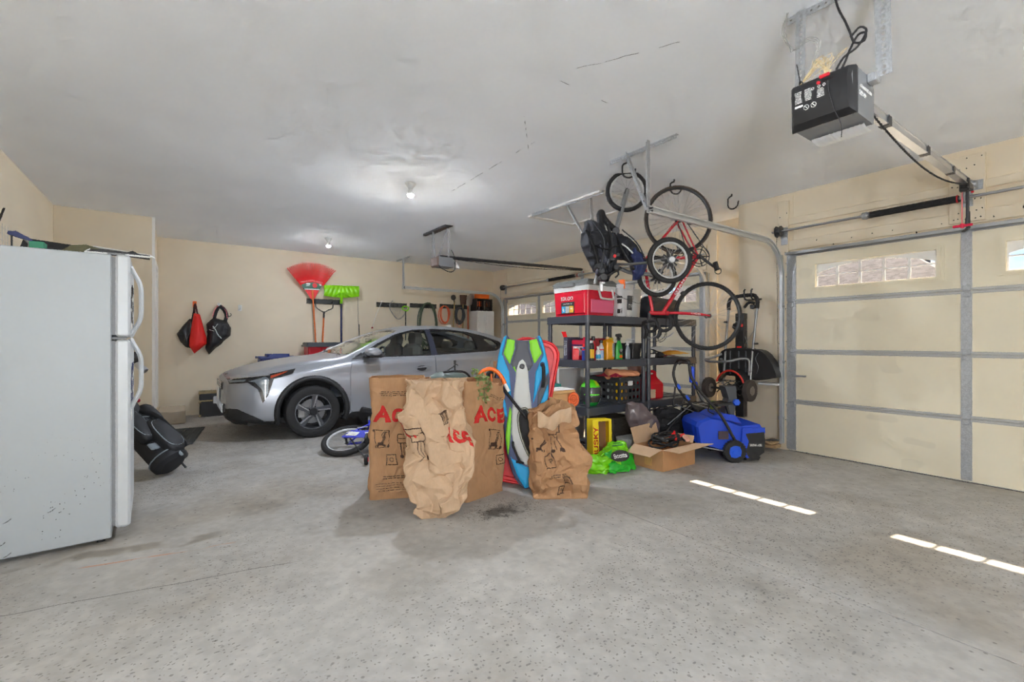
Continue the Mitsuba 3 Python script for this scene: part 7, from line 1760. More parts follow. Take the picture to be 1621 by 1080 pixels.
for y in (2.60, 2.68):
    k = thing('wall_hook', 'black wall hook carrying the push mower handle, %s of the pair' % ('nearer the door' if y < 2.64 else 'nearer the corner'), 'hook', 'hooks that carry the push mower')
    add(k, tube(smoothpts([(XN + .018, y, 1.655), (XN - .02, y, 1.65), (mx + .045, y, 1.645), (mx + .01, y, 1.665), (mx + .0, y, 1.73), (mx + .005, y - .01, 1.76)], 5), .009, 8), 'black_plastic', 50)
k = thing('black_board', 'tall narrow black board standing against the wall behind the push mower', 'board')
add(k + '__board', bb(5.255, XN + .018, 2.755, 2.855, .30, 1.50, .005), 'black_plastic', False)
add(k + '__red_clip', join(box((5.235, 2.79, 1.36), (.04, .06, .035), .006), box((5.225, 2.79, 1.385), (.02, .03, .02), .004)), 'red_bright', False)
add(k + '__knob', cyl((5.23, 2.84, 1.35), (5.26, 2.84, 1.35), .04, 14, .005), 'black_soft', 30)
k = thing('wall_ledge', 'small white shelf on the wall under the black mower catcher', 'shelf'); add(k, bb(5.18, XN + .02, 2.35, 2.56, .70, .722, .003), 'white_plastic', False)
k = thing('hanging_wire', 'thin loose wire hanging on the wall behind the push mower handle', 'wire')
add(k, join(tube(smoothpts([(5.30, 2.66, 1.55), (5.29, 2.64, 1.35), (5.29, 2.72, 1.20), (5.29, 2.80, 1.10)], 6), .0035, 6), tube(smoothpts([(5.29, 2.76, 1.25), (5.28, 2.72, 1.12), (5.28, 2.74, 1.05)], 5), .004, 6)), 'steel', 50)
# ================================================================ refrigerator at the left and what lies on it
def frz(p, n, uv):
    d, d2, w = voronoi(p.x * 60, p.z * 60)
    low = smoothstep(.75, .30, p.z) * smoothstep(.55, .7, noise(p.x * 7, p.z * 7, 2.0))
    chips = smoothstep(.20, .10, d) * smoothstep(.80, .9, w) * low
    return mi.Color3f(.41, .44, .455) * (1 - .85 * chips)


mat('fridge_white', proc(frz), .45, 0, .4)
mat('fridge_door', (198, 202, 204), .4); mat('gasket', (120, 122, 124), .6)
k = thing('refrigerator', 'white top freezer refrigerator with chipped paint standing at the left wall', 'refrigerator')
fx0, fx1, fy0, fy1, fz = -1.03, -.335, 3.56, 4.32, 1.688
add(k + '__body', bb(fx0, fx1, fy0, fy1, .025, fz, .006), 'fridge_white', 20)
add(k + '__foot', join([cyl((x, y, 0), (x, y, .03), .02, 12) for x in (fx0 + .06, fx1 - .05) for y in (fy0 + .06, fy1 - .06)]), 'black_plastic', 30)
add(k + '__gasket', join(bb(fx1, fx1 + .016, fy0 + .012, fy1 - .012, 1.215, fz - .01), bb(fx1, fx1 + .016, fy0 + .012, fy1 - .012, .09, 1.18)), 'gasket', False)
for nm, z0, z1, hz0, hz1 in (('freezer_door', 1.205, fz + .004, 1.235, 1.60), ('door', .075, 1.188, .80, 1.165)):
    d = add(k + '__' + nm, bb(fx1 + .016, fx1 + .085, fy0, fy1, z0, z1, .012), 'fridge_door', 20)
    xo = fx1 + .085
    up = nm == 'freezer_door'
    P_h = [(xo, .0, hz1 + .03), (xo + .012, .0, hz1), (xo + .045, 0, hz1 - .08), (xo + .05, 0, (hz0 + hz1) / 2), (xo + .045, 0, hz0 + .08), (xo + .012, 0, hz0), (xo, 0, hz0 - .03)]
    add(d + '__handle', tube(smoothpts([(a, fy0 + .055, c) for a, b, c in P_h], 6), .016, 10, flat=(1.3, .8)), 'fridge_door', 50)
    add(d + '__magnet', join([bb(xo - .001, xo + .003, fy0 + .10 + .09 * i, fy0 + .165 + .09 * i, z1 - .22 - .09 * j - .02 * (i % 2), z1 - .15 - .09 * j - .02 * (i % 2), .001) for i in range(5) for j in range(3) if (i + j) % 3]), 'print_black' if up else 'dark_blue', False)
    add(d + '__note', join([bb(xo - .001, xo + .002, fy0 + .12 + .16 * i, fy0 + .24 + .16 * i, z1 - .50 + .05 * i, z1 - .30 + .05 * i) for i in range(3)]), 'paper_white', False)
add(k + '__hinge', join(bb(fx1 - .02, fx1 + .06, fy0 + .01, fy0 + .06, fz, fz + .012, .003), bb(fx1 + .0, fx1 + .07, fy0 + .004, fy0 + .05, 1.190, 1.203, .003)), 'gasket', False)
add(k + '__scratch', join([at(tube(smoothpts([(0, 0, 0), (.015, 0, .006), (.03, 0, .02)], 4), .004, 6, flat=(1, .3)), tr(x, fy0 - .0005, z)) for x, z in ((-.60, .235), (-.768, .215), (-.768, .035), (-.79, .095))]), 'print_black', 40)
for q in [q for q in scene if q.startswith('refrigerator__')]: scene[q]['to_world'] = T().translate([fx1, fy0, 0]).rotate([0, 0, 1], 2.5).translate([-fx1, -fy0, 0])
fzt = fz + .001
k = thing('display_case', 'long black plastic case lying on top of the refrigerator', 'case')
add(k + '__case', hull([(x, y, z) for x, z in ((-.80, fzt), (-.80, fzt + .135), (-.40, fzt), (-.40, fzt + .10)) for y in (4.10, 4.16)] + [(-.82, 4.02, fzt), (-.38, 4.02, fzt)]), 'black_plastic', 20)
add(k + '__label', join(bb(-.715, -.66, 4.03, 4.05, fzt + .055, fzt + .065), bb(-.70, -.64, 4.01, 4.03, fzt + .02, fzt + .03)), 'print_white', False)
k = thing('green_box', 'small green box on the refrigerator before the black case', 'box'); add(k, bb(-.695, -.635, 3.66, 3.74, fzt, fzt + .052, .002), mat('box_green', (20, 118, 84), .45), False)
thing('olive_cap', 'olive cloth cap lying on top of the refrigerator', 'cap')
crumpled(lambda u, v: (-.57 + .20 * u, 3.66 + .16 * v, fzt + .012 + .06 * np.sin(u * PI) ** .6 * np.sin(v * PI) ** .6), 30, 24, 'olive_cap', 'olive', .012, 14, 61)
k = thing('plastic_sign', 'flat black and white folded plastic signs lying over the front edge of the refrigerator', 'sign')
add(k + '__sheet', join(hull([(-.45, 3.60, fzt + .012), (-.43, 3.76, fzt + .06), (-.16, 3.62, fzt + .012), (-.17, 3.80, fzt + .016), (-.44, 3.60, fzt + .018), (-.16, 3.62, fzt + .02)]), hull([(-.30, 3.66, fzt + .02), (-.30, 3.82, fzt + .03), (-.20, 3.66, fzt + .02), (-.20, 3.82, fzt + .035), (-.25, 3.72, fzt + .055)])), 'black_plastic', False)
add(k + '__edge', join(tube([(-.455, 3.598, fzt + .006), (-.30, 3.60, fzt + .008), (-.16, 3.615, fzt + .009)], .006, 6), tube([(-.455, 3.598, fzt + .006), (-.435, 3.76, fzt + .066), (-.30, 3.74, fzt + .05), (-.16, 3.70, fzt + .03)], .005, 6), hull([(-.165, 3.62, fzt + .014), (-.165, 3.70, fzt + .04), (-.13, 3.66, fzt + .008), (-.165, 3.64, fzt + .03)])), 'print_white', False)
k = thing('handheld_tool', 'dark blue and silver handheld tool standing on the refrigerator beside the wire rack', 'tool')
add(k + '__head', hull([(-.775 + a, 3.68 + b, fzt + z) for a, z in ((0, .095), (.03, .10), (.095, .058), (.09, .048), (.02, .075), (-.005, .08)) for b in (-.02, .02)]), 'dark_blue', 30)
add(k + '__handle', tube([(-.712, 3.68, fzt + .07), (-.69, 3.68, fzt + .04), (-.69, 3.68, fzt)], .013, 8), 'frame_grey', 50)
add(k + '__stand', join(rod((-.765, 3.68, fzt + .085), (-.765, 3.68, fzt), .004), bb(-.73, -.66, 3.65, 3.71, fzt, fzt + .006, .002)), 'black_plastic', False)
k = thing('wire_basket', 'wire grid rack on the left wall above the refrigerator', 'rack')
gx = XL + .012
add(k + '__wire', join([rod((gx, 4.6, z), (gx, 5.75, z), .0016, 5) for z in np.arange(1.80, 2.16, .055)] + [rod((gx, y, 1.76), (gx, y, 2.16), .0016, 5) for y in np.arange(4.6, 5.76, .0767)]), 'wire_silver', 40)
k = thing('dark_rod', 'thin dark rod leaning against the left wall above the wire rack', 'rod'); add(k, rod((XL + .02, 5.42, 2.10), (XL + .03, 5.56, 2.28), .008, 8), 'print_black', 40)

# ================================================================ golf bag behind the refrigerator, small things at the jut
k = thing('golf_bag', 'black and grey golf stand bag leaning behind the refrigerator on the concrete', 'golf bag')
G0, G1 = np.array([-.075, 5.02, .105]), np.array([-.48, 5.44, .60])
gz = (G1 - G0) / np.linalg.norm(G1 - G0); gxv = np.cross(gz, (0, 0, 1.0)); gxv /= np.linalg.norm(gxv)
GB = M4(G0, gxv, None, gz); gl_ = np.linalg.norm(G1 - G0)
mat('golf_black', (26, 28, 32), .55); mat('golf_grey', (128, 138, 144), .6)
add(k + '__body', at(lathe([(0, -.02), (.10, -.02), (.135, .01), (.14, .05), (.125, .09), (.12, gl_ * .75), (.13, gl_ - .03), (.135, gl_), (.12, gl_), (.115, gl_ - .05), (0, gl_ - .06)], 36), GB), 'golf_black', 40)
gy = GB[:3, 1]
for (a, b, z, sx, sy, sz), m in (((.11, .02, .30, .075, .11, .16), 'golf_black'), ((.02, -.12, .22, .10, .07, .20), 'golf_black'), ((-.09, -.08, .42, .08, .07, .20), 'golf_black'), ((.10, -.08, .50, .06, .07, .14), 'golf_black')):
    s_ = trimesh.creation.icosphere(3, 1.0); v = s_.vertices; v = np.sign(v) * np.abs(v) ** .72
    add(k + '__pocket', at(tm(v, s_.faces), GB @ tr(a, b, z) @ np.diag([sx, sy, sz, 1])), m, 60)
for c_, sz_ in ((G0 + gz * .16 + np.array([-.03, -.115, .07]), (.10, .02, .07)), (G0 + gz * .30 + np.array([.07, -.10, .09]), (.05, .02, .15)), (G0 + gz * .10 + np.array([.10, -.09, .05]), (.03, .02, .12))):
    add(k + '__grey_panel', box((0, 0, 0), sz_, .008, M4(c_, gxv, None, gz)), 'golf_grey', False)
for a, b, z, sx, sy, sz in ((.11, .02, .30, .075, .11, .16), (.02, -.12, .22, .10, .07, .20), (-.09, -.08, .42, .08, .07, .20)):
    t_ = np.linspace(0, 2 * PI, 40)[:-1]; cc = np.sign(np.cos(t_)) * np.abs(np.cos(t_)) ** .72; ss_ = np.sign(np.sin(t_)) * np.abs(np.sin(t_)) ** .72
    add(k + '__pocket_piping', at(tube(np.stack([a + sx * .80 * cc, b - sy * .66 + 0 * cc, z + sz * .80 * ss_], -1), .007, 6, closed=True), GB), 'golf_grey', 50)
add(k + '__zip_piping', join(at(ring((0, 0, .07), (0, 0, 1), .137, .006, 40, 6), GB), at(ring((0, 0, gl_ * .62), (0, 0, 1), .126, .006, 40, 6), GB)), 'golf_grey', 40)
add(k + '__strap', tube(smoothpts([G0 + gz * .55 + gy * -.13, G0 + gz * .42 + gy * -.17 + gxv * .05, G0 + gz * .2 + gy * -.165 + gxv * .08, G0 + gz * .06 + gy * -.12 + gxv * .13], 6), .018, 8, flat=(.4, 1.3)), 'golf_black', 50)
add(k + '__handle', tube(smoothpts([G0 + gxv * .13 + gz * .02, G0 + gxv * .19 + gz * .05, G0 + gxv * .20 + gz * .14, G0 + gxv * .14 + gz * .17], 5), .012, 8), 'golf_black', 50)
add(k + '__stand_leg', tube([G0 + gz * .6 + gxv * .12, (.03, 5.22, .008)], .009, 8), 'golf_black', 50)
add(k + '__red_tag', box(tuple(G0 + gz * .70 + gxv * .09 - gy * .1), (.05, .04, .03), .006), mat('tag_red', (150, 24, 40), .5), False)
k = thing('golf_club', 'golf club with a dark head and chrome neck rising behind the refrigerator handle', 'golf club')
add(k + '__shaft', rod(tuple(G1 - gz * .1), (-.405, 5.49, .99), .007, 8), 'chrome', 40)
add(k + '__head', at(tm(trimesh.creation.icosphere(3, 1.0).vertices, trimesh.creation.icosphere(3, 1.0).faces), tr(-.352, 5.44, 1.02) @ rot((0, 0, 1), 30) @ np.diag([.055, .05, .062, 1])), 'car_gloss_black', 60)
add(k + '__neck', join(cyl((-.345, 5.43, .985), (-.29, 5.40, .915), .026, 16, .004), cyl((-.30, 5.405, .93), (-.275, 5.39, .90), .034, 16, .004)), 'chrome', 30)
mat('mat_rubber', (62, 66, 68), .8)
k = thing('door_mat', 'dark grey ribbed rubber mat on the concrete before the low step', 'mat')
add(k + '__base', box((-.05, 7.0, .006), (.46, 1.16, .012), .004, rot((0, 0, 1), -8, (-.05, 7.0, 0))), 'mat_rubber', False)
add(k + '__rib', join([box((-.26 + .035 * i, 7.0, .013), (.014, 1.10, .006), .002, rot((0, 0, 1), -8, (-.05, 7.0, 0))) for i in range(13)]), 'mat_rubber', False); lab(k + '__rib', kind='stuff')
k = thing('trunk_box', 'small black trunk with brass corners standing at the foot of the back wall', 'trunk')
tx0, tx1, ty0, ty1 = .225, .62, 8.60, 8.90
add(k + '__body', bb(tx0, tx1, ty0, ty1, .0, .245, .006), mat('trunk_black', (32, 32, 34), .5), False)
add(k + '__lid', bb(tx0 - .003, tx1 + .003, ty0 - .003, ty1 + .003, .25, .385, .008), 'trunk_black', False)
add(k + '__trim', join(bb(tx0 - .006, tx1 + .006, ty0 - .006, ty1, .238, .258, .002), bb(tx0 - .006, tx1 + .006, ty0 - .006, ty1, .36, .385, .002)), mat('brass', (150, 132, 96), .4, .7), False)
add(k + '__latch', join(bb((tx0 + tx1) / 2 - .025, (tx0 + tx1) / 2 + .025, ty0 - .014, ty0, .20, .31, .004), ring(((tx0 + tx1) / 2, ty0 - .012, .29), (0, 1, 0), .022, .004, 20, 6)), 'alloy', 30)
add(k + '__corner', join([box((x, ty0, z), (.035, .02, .035), .006) for x in (tx0, tx1) for z in (.02, .23, .37)]), 'brass', False)

# ================================================================ back wall: bags on hooks
def flat_bag(key, pts, y0, th, m, seed, amp=.018):
    """soft hanging bag: outline in (x, z) puffed towards the room"""
    F = M4((0, y0, 0), (1, 0, 0), (0, 0, 1))
    o = puff(sg.Polygon(pts).buffer(.012).buffer(-.006), 0, th, F, .022, .10)
    v = np.array(o.vertices); d = np.array([np.abs(2 * meshkit.noise(v * np.array([16, 5, 5]) + 3 * i, seed + i) - 1) - .4 for i in range(3)]).T
    w = np.clip((y0 - v[:, 1]) / th, 0, 1)[:, None]
    o = tm(v + d * amp * w * [1, 1.6, .6], o.faces)
    back = tm(np.column_stack([o.vertices[:, 0], np.full(len(v), y0 + .01), o.vertices[:, 2]]), o.faces[:, ::-1])
    return add(key, join(o, back), m, 50)


k = thing('drawstring_bag', 'red drawstring bag hanging from an orange hook on the back wall', 'bag')
flat_bag(k + '__body', [(.155, 1.61), (.225, 1.60), (.315, 1.22), (.315, 1.14), (.16, .99), (.10, 1.10), (.10, 1.2)], 8.80, .10, mat('bag_red', (218, 34, 28), .6), 3)
add(k + '__cord', join(tube(smoothpts([(.20, 8.80, 1.60), (.185, 8.84, 1.70), (.17, 8.86, 1.775)], 5), .012, 8), tube(smoothpts([(.165, 8.80, 1.60), (.165, 8.85, 1.70), (.165, 8.86, 1.775)], 5), .009, 8)), mat('cord_dark', (60, 18, 20), .7), 50)
k = thing('tote_bag', 'black shiny bag hanging behind the red drawstring bag', 'bag')
flat_bag(k + '__body', [(.10, 1.525), (.16, 1.52), (.20, 1.2), (.14, 1.06), (.05, 1.09), (-.02, 1.18), (-.06, 1.29), (.02, 1.42)], 8.90, .07, mat('bag_shiny', (30, 32, 34), .3), 5)
add(k + '__strap', tube(smoothpts([(.13, 8.86, 1.52), (.15, 8.87, 1.65), (.165, 8.87, 1.77)], 5), .010, 8), 'black_soft', 50)
k = thing('backpack', 'black backpack with red trimmed straps hanging from a hook on the back wall', 'backpack')
flat_bag(k + '__body', [(.325, 1.45), (.42, 1.56), (.47, 1.54), (.60, 1.50), (.655, 1.39), (.645, 1.27), (.55, 1.18), (.52, 1.13), (.45, 1.08), (.36, .97), (.31, 1.06), (.34, 1.28)], 8.90, .14, mat('pack_black', (28, 29, 31), .55), 9, .022)
add(k + '__strap', join(tube(smoothpts([(.42, 8.80, 1.55), (.45, 8.84, 1.66), (.485, 8.86, 1.745)], 5), .022, 8, flat=(.5, 1.2)), tube(smoothpts([(.50, 8.86, 1.745), (.55, 8.83, 1.70), (.59, 8.80, 1.60), (.57, 8.79, 1.50)], 5), .026, 8, flat=(.5, 1.2))), 'black_soft', 50)
add(k + '__strap_trim', join(tube(smoothpts([(.40, 8.785, 1.57), (.43, 8.82, 1.68), (.475, 8.84, 1.75)], 5), .006, 6), tube(smoothpts([(.535, 8.835, 1.745), (.585, 8.80, 1.66), (.60, 8.775, 1.55)], 5), .006, 6)), 'cord_pink', 50)
add(k + '__buckle', join(tube(smoothpts([(.40, 8.75, 1.42), (.44, 8.745, 1.35), (.47, 8.745, 1.28), (.52, 8.755, 1.22)], 5), .008, 6), tube(smoothpts([(.47, 8.75, 1.46), (.43, 8.745, 1.40), (.40, 8.75, 1.38)], 5), .005, 6), tube(smoothpts([(.35, 8.77, 1.36), (.42, 8.75, 1.34)], 4), .004, 6)), 'label_grey', 50)
add(k + '__side_clip', tube(smoothpts([(.60, 8.80, 1.58), (.64, 8.80, 1.585), (.655, 8.80, 1.61), (.64, 8.80, 1.63)], 5), .006, 6), 'black_plastic', 50)
for x, z, m, l in ((.165, 1.775, 'orange_plastic', 'orange hook on the back wall carrying the red bag'), (.495, 1.755, 'white_plastic', 'white hook on the back wall carrying the black backpack'), (.79, 1.745, 'white_plastic', 'empty white hook on the back wall right of the backpack')):
    k = thing('coat_hook', l, 'hook')
    add(k, join(bb(x - .025, x + .025, YB - .008, YB, z - .06, z + .04, .003), tube(smoothpts([(x, YB - .005, z - .02), (x, YB - .05, z - .035), (x, YB - .07, z - .01), (x, YB - .07, z + .02)], 5), .010, 8), cyl((x, YB - .07, z + .015), (x, YB - .07, z + .035), .014, 10)), m, 40)

# ================================================================ back wall: rakes, shovels, racks
def tool_rack(x0, x1, z, hooks, label):
    k = thing('tool_rack', label, 'tool rack', 'dark tool racks on the back wall')
    add(k + '__rail', join(bb(x0, x1, YB - .018, YB, z - .045, z + .045, .004), bb(x0, x1, YB - .028, YB, z - .045, z - .03, .003), bb(x0, x1, YB - .028, YB, z + .03, z + .045, .003)), mat('rack_dark', (52, 54, 52), .45), False)
    for h in hooks: add(k + '__hook', tube(smoothpts([(h, YB - .02, z), (h, YB - .06, z - .03), (h, YB - .10, z - .02), (h, YB - .11, z + .03)], 4), .009, 8), 'black_plastic', 50)
    return k


tool_rack(1.83, 2.44, 1.905, (1.95, 2.26, 2.38), 'dark tool rack on the back wall behind the red leaf rake')
tool_rack(3.11, 3.74, 1.90, (3.22, 3.34, 3.42, 3.5, 3.58, 3.66), 'dark tool rack on the back wall carrying the wire net')
tool_rack(3.81, 4.41, 1.915, (4.05, 4.18, 4.3), 'dark tool rack on the back wall carrying the green hose')
tool_rack(4.49, 5.16, 1.93, (4.55, 4.78, 4.91, 5.05), 'dark tool rack on the back wall carrying the cords and shovel')
k = thing('leaf_rake', 'large red fan shaped plastic leaf rake hung tines up on the back wall', 'rake')
mat('rake_red', (226, 34, 40), .4)
ry = YB - .11; c0 = np.array([1.91, ry, 1.93])
add(k + '__head', extr(sg.Polygon([(1.88, 1.93), (1.945, 1.94), (2.09, 2.25), (2.03, 2.27), (1.87, 2.285), (1.70, 2.24)]), .012, M4((0, ry + .006, 0), (1, 0, 0), (0, 0, 1))), 'rake_red', False)
for i in range(27):
    t = i / 26; a = math.radians(127 - 70 * t)
    top = c0 + np.array([math.cos(a) * .69 * (1 + .04 * abs(t - .5)), -.015, math.sin(a) * .66])
    b0 = c0 + (top - c0) * .46
    add(k + '__tine', tube([b0, c0 + (top - c0) * .93, top + [0, -.05, -.012]], [.0105, .009, .006], 6), 'rake_red', 50)
add(k + '__cross_bar', tube([c0 + np.array([math.cos(a) * .53, -.004, math.sin(a) * .51]) for a in np.radians(np.linspace(127, 57, 20))], .008, 6), 'rake_red', 50)
add(k + '__label', extr(sg.Polygon([(1.70, 2.23), (1.76, 2.10), (2.03, 2.11), (2.09, 2.24), (1.9, 2.275)]), .004, M4((0, ry - .008, 0), (1, 0, 0), (0, 0, 1))), mat('label_green', (24, 84, 62), .4), False)
add(k + '__label_print', join(extr(sg.Polygon([(1.70, 2.235), (1.9, 2.28), (2.09, 2.245), (2.08, 2.225), (1.9, 2.255), (1.71, 2.215)]), .002, M4((0, ry - .0125, 0), (1, 0, 0), (0, 0, 1))), bb(1.80, 1.87, ry - .014, ry - .012, 2.19, 2.215), bb(1.80, 1.86, ry - .014, ry - .012, 2.165, 2.178), bb(2.02, 2.06, ry - .014, ry - .012, 2.18, 2.225), extr(sg.Polygon([(1.765, 2.115), (1.775, 2.095), (2.02, 2.10), (2.03, 2.12)]), .002, M4((0, ry - .0125, 0), (1, 0, 0), (0, 0, 1)))), 'print_white', False)
add(k + '__label_spot', cyl((1.945, ry - .016, 2.18), (1.945, ry - .012, 2.18), .042, 20), 'rake_red', 30)
add(k + '__handle', join(rod((1.905, ry, 2.10), (1.915, ry, 1.93), .020, 12), rod((1.915, ry, 1.96), (1.975, ry - .02, .90), .013, 12)), 'wood_orange', 40)
k = thing('cultivator', 'wire headed garden cultivator with red wooden handle hung between rake and snow shovel', 'garden tool')
fy = YB - .09
add(k + '__fork', tube(smoothpts([(1.965, fy, 1.90), (1.97, fy, 1.80), (2.03, fy, 1.75), (2.11, fy, 1.71), (2.19, fy, 1.75), (2.26, fy, 1.79), (2.275, fy, 1.90)], 6), .008, 8), 'dark_steel', 50)
add(k + '__ferrule', rod((2.11, fy, 1.71), (2.105, fy, 1.60), .016, 12), 'black_plastic', 40); add(k + '__handle', rod((2.105, fy, 1.60), (2.07, fy - .01, .85), .014, 12), 'wood_orange', 40)
k = thing('snow_shovel', 'lime green snow shovel with black handle hung blade up on the back wall', 'shovel')
def blade(u, v):
    x = 2.10 + .63 * u; e = .02 * np.abs(2 * u - 1)
    return (x, YB - .13 - .028 * np.sin(v * PI) - .010 * np.abs(np.sin((u - .5) * 26 + 3 * (v - .5) * np.sign(u - .5))), 2.0 + .21 * v + .02 * (u - .5) - .015 * (1 - v) * np.cos((u - .5) * 5))
bl = grid(blade, 60, 16); b2 = tm(np.array(bl.vertices) + [0, .012, 0], bl.faces[:, ::-1])
add(k + '__blade', join(bl, b2), mat('shovel_lime', (138, 214, 22), .35), 50)
add(k + '__socket', join(rod((2.41, YB - .16, 2.06), (2.412, YB - .10, 1.88), .026, 12), tube(smoothpts([(2.27, YB - .19, 2.01), (2.41, YB - .165, 2.08), (2.56, YB - .19, 2.01)], 5), .012, 8)), 'shovel_lime', 40)
add(k + '__handle', rod((2.412, YB - .11, 1.90), (2.412, YB - .11, .86), .016, 12), 'dark_blue', 40); add(k + '__collar', rod((2.412, YB - .11, 1.86), (2.412, YB - .11, 1.80), .020, 12), 'black_plastic', 40)
k = thing('storage_tote', 'red plastic tote with dark lid standing on end at the back wall under the rakes', 'tote')
add(k + '__tub', taper(1.75, 2.32, 8.42, 8.78, .0, 1.08, .03, .03), 'red_plastic', 30); add(k + '__rib', join([bb(x - .012, x + .012, 8.41, 8.46, .3, 1.08, .004) for x in (1.95, 2.15)]), 'red_plastic', False)
add(k + '__lid', join(taper(1.715, 2.355, 8.38, 8.82, 1.08, 1.115, 0, .03), taper(1.735, 2.335, 8.40, 8.80, 1.115, 1.155, 0, .03)), 'grey_plastic', 30)
k = thing('blue_bin', 'blue lidded bin standing between the car hood and the back wall', 'bin')
add(k + '__bin', taper(1.02, 1.55, 8.32, 8.72, 0, .90, .04, .04), mat('bin_blue', (48, 62, 120), .4), 30); add(k + '__lid', join(taper(.99, 1.58, 8.29, 8.75, .895, .925, 0, .04), taper(1.12, 1.46, 8.36, 8.68, .925, .965, .0, .05)), 'bin_blue', 30)
k = thing('string_line', 'thin fishing line hanging on the back wall right of the snow shovel', 'line')
add(k + '__line', tube([(2.745, YB - .02, 2.02), (2.75, YB - .02, 1.6), (2.77, YB - .015, 1.22)], .0035, 5), 'frame_grey', 40); add(k + '__rod', rod((2.77, YB - .02, 1.5), (2.775, YB - .02, 1.15), .006, 6), 'print_black', 40)
k = thing('net', 'wire landing net hanging from the tool rack', 'net')
nr = smoothpts([(3.40, 1.98), (3.34, 1.90), (3.36, 1.78), (3.50, 1.62), (3.62, 1.68), (3.68, 1.80), (3.66, 1.90)], 6)
add(k + '__frame', tube([(a, YB - .12, b) for a, b in nr], .007, 6), 'frame_grey', 50)
pn = sg.Polygon(nr); sl_ = []
for q in np.arange(-2, 7, .035):
    for s in (1, -1):
        l = pn.intersection(sg.LineString([(3.0, q), (4.0, q + s * 1.0)]))
        for g in getattr(l, 'geoms', [l]):
            if g.length > .03: c = np.array(g.coords); sl_.append(rod((c[0][0], YB - .10, c[0][1]), (c[-1][0], YB - .10, c[-1][1]), .0014, 4))
add(k + '__mesh', join(sl_), 'wire_grey', 40); lab(k + '__mesh', kind='stuff')
k = thing('cord', 'thin white cord with a red float hanging from the left end of the second rack', 'cord')
add(k + '__line', tube(smoothpts([(3.19, YB - .11, 1.98), (3.17, YB - .06, 1.88), (3.10, YB - .03, 1.70), (3.03, YB - .03, 1.46)], 6), .005, 6), 'print_white', 50); add(k + '__float', at(tm(trimesh.creation.icosphere(2, .018).vertices, trimesh.creation.icosphere(2, .018).faces), tr(3.02, YB - .03, 1.44)), 'carton_red', 50)
k = thing('hand_edger', 'black handled tool with a lime green triangular head hung beside the net', 'garden tool')
add(k + '__head', tube(smoothpts([(3.59, YB - .14, 1.83), (3.63, YB - .14, 1.875), (3.70, YB - .14, 1.87), (3.73, YB - .14, 1.84), (3.68, YB - .14, 1.785)], 5, True), .013, 8, closed=True), 'shovel_lime', 50); add(k + '__handle', rod((3.665, YB - .14, 1.79), (3.665, YB - .13, 1.2), .011, 10), 'black_plastic', 40)
rh = np.random.default_rng(5)
def coil(cx, cz, rx, rz, n, r, y, spread, seed):
    g = np.random.default_rng(seed); t = np.linspace(0, 2 * PI, 44)[:-1]; o = []
    for i in range(n):
        a, b = rx * (1 + g.normal(0, spread)), rz * (1 + g.normal(0, spread)); ph = g.random() * 6
        o.append(tube(np.stack([cx + g.normal(0, .01) + a * np.sin(t), y + .012 * np.sin(2 * t + ph) - .012 * i, cz - b + rz + b * np.cos(t) - rz + .006 * np.sin(3 * t + ph)], -1), r, 7, closed=True))
    return join(o)
k = thing('garden_hose', 'dark green garden hose coiled in a tall loop over the third rack', 'hose')
add(k, coil(4.18, 1.97, .19, .45, 6, .014, YB - .06, .05, 3), mat('hose_green', (62, 76, 56), .5), 50)
k = thing('extension_cord', 'orange extension cord coiled in an oval on the fourth rack', 'cord')
add(k, coil(4.56, 1.93, .115, .19, 6, .008, YB - .07, .09, 7), mat('cord_orange', (226, 112, 72), .6), 50)
k = thing('extension_cord', 'dark grey cord coiled in an oval right of the orange cord', 'cord')
add(k + '__coil', coil(4.915, 1.91, .10, .155, 6, .012, YB - .07, .07, 9), mat('cord_grey', (70, 74, 78), .6), 50); add(k + '__end', tube(smoothpts([(4.86, YB - .1, 1.63), (4.87, YB - .1, 1.52), (4.92, YB - .1, 1.49), (4.96, YB - .1, 1.54), (4.97, YB - .1, 1.63)], 5), .006, 6), 'cord_orange', 50)
k = thing('garden_hoe', 'garden hoe with pale wooden handle hanging head up between the coiled cords', 'hoe')
add(k + '__head', join(extr(affinity.scale(sg.Point(4.765, 2.12).buffer(1), .055, .06), .02, M4((0, YB - .10, 0), (1, 0, 0), (0, 0, 1))), rod((4.77, YB - .11, 2.10), (4.79, YB - .11, 2.0), .012)), 'dark_steel', 30); add(k + '__handle', rod((4.79, YB - .11, 2.06), (4.755, YB - .10, 1.2), .013, 10), mat('wood_pale', (170, 146, 92), .6), 40)
k = thing('spade', 'brown square headed spade hanging head up at the back wall', 'spade')
add(k + '__head', extr(sg.Polygon([(4.945, 2.19), (5.125, 2.195), (5.10, 1.98), (4.97, 1.97)]), .012, M4((0, YB - .06, 0), (1, 0, 0), (0, 0, 1))), mat('spade_brown', (84, 62, 52), .5), False); add(k + '__handle', rod((5.03, YB - .06, 2.0), (5.03, YB - .05, 1.2), .014, 10), 'wood_pale', 40)
k = thing('shovel', 'grey round pointed shovel with orange red handle left of the white cabinet', 'shovel')
add(k + '__head', at(tm(trimesh.creation.icosphere(3, 1.0).vertices, trimesh.creation.icosphere(3, 1.0).faces), M4((5.16, YB - .14, 2.08), (.35, 0, .94), None, (0, -1, 0)) @ np.diag([.155, .085, .022, 1])), mat('shovel_grey', (150, 142, 134), .45, .4), 50); add(k + '__handle', rod((5.11, YB - .14, 1.95), (5.12, YB - .12, 1.1), .017, 10), mat('wood_red', (178, 84, 52), .5), 40)
k = thing('wall_cabinet', 'white two door cabinet in the back corner behind the car', 'cabinet')
add(k + '__body', bb(5.21, 5.64, 8.56, 8.90, .0, 1.84, .004), 'white_paint', False)
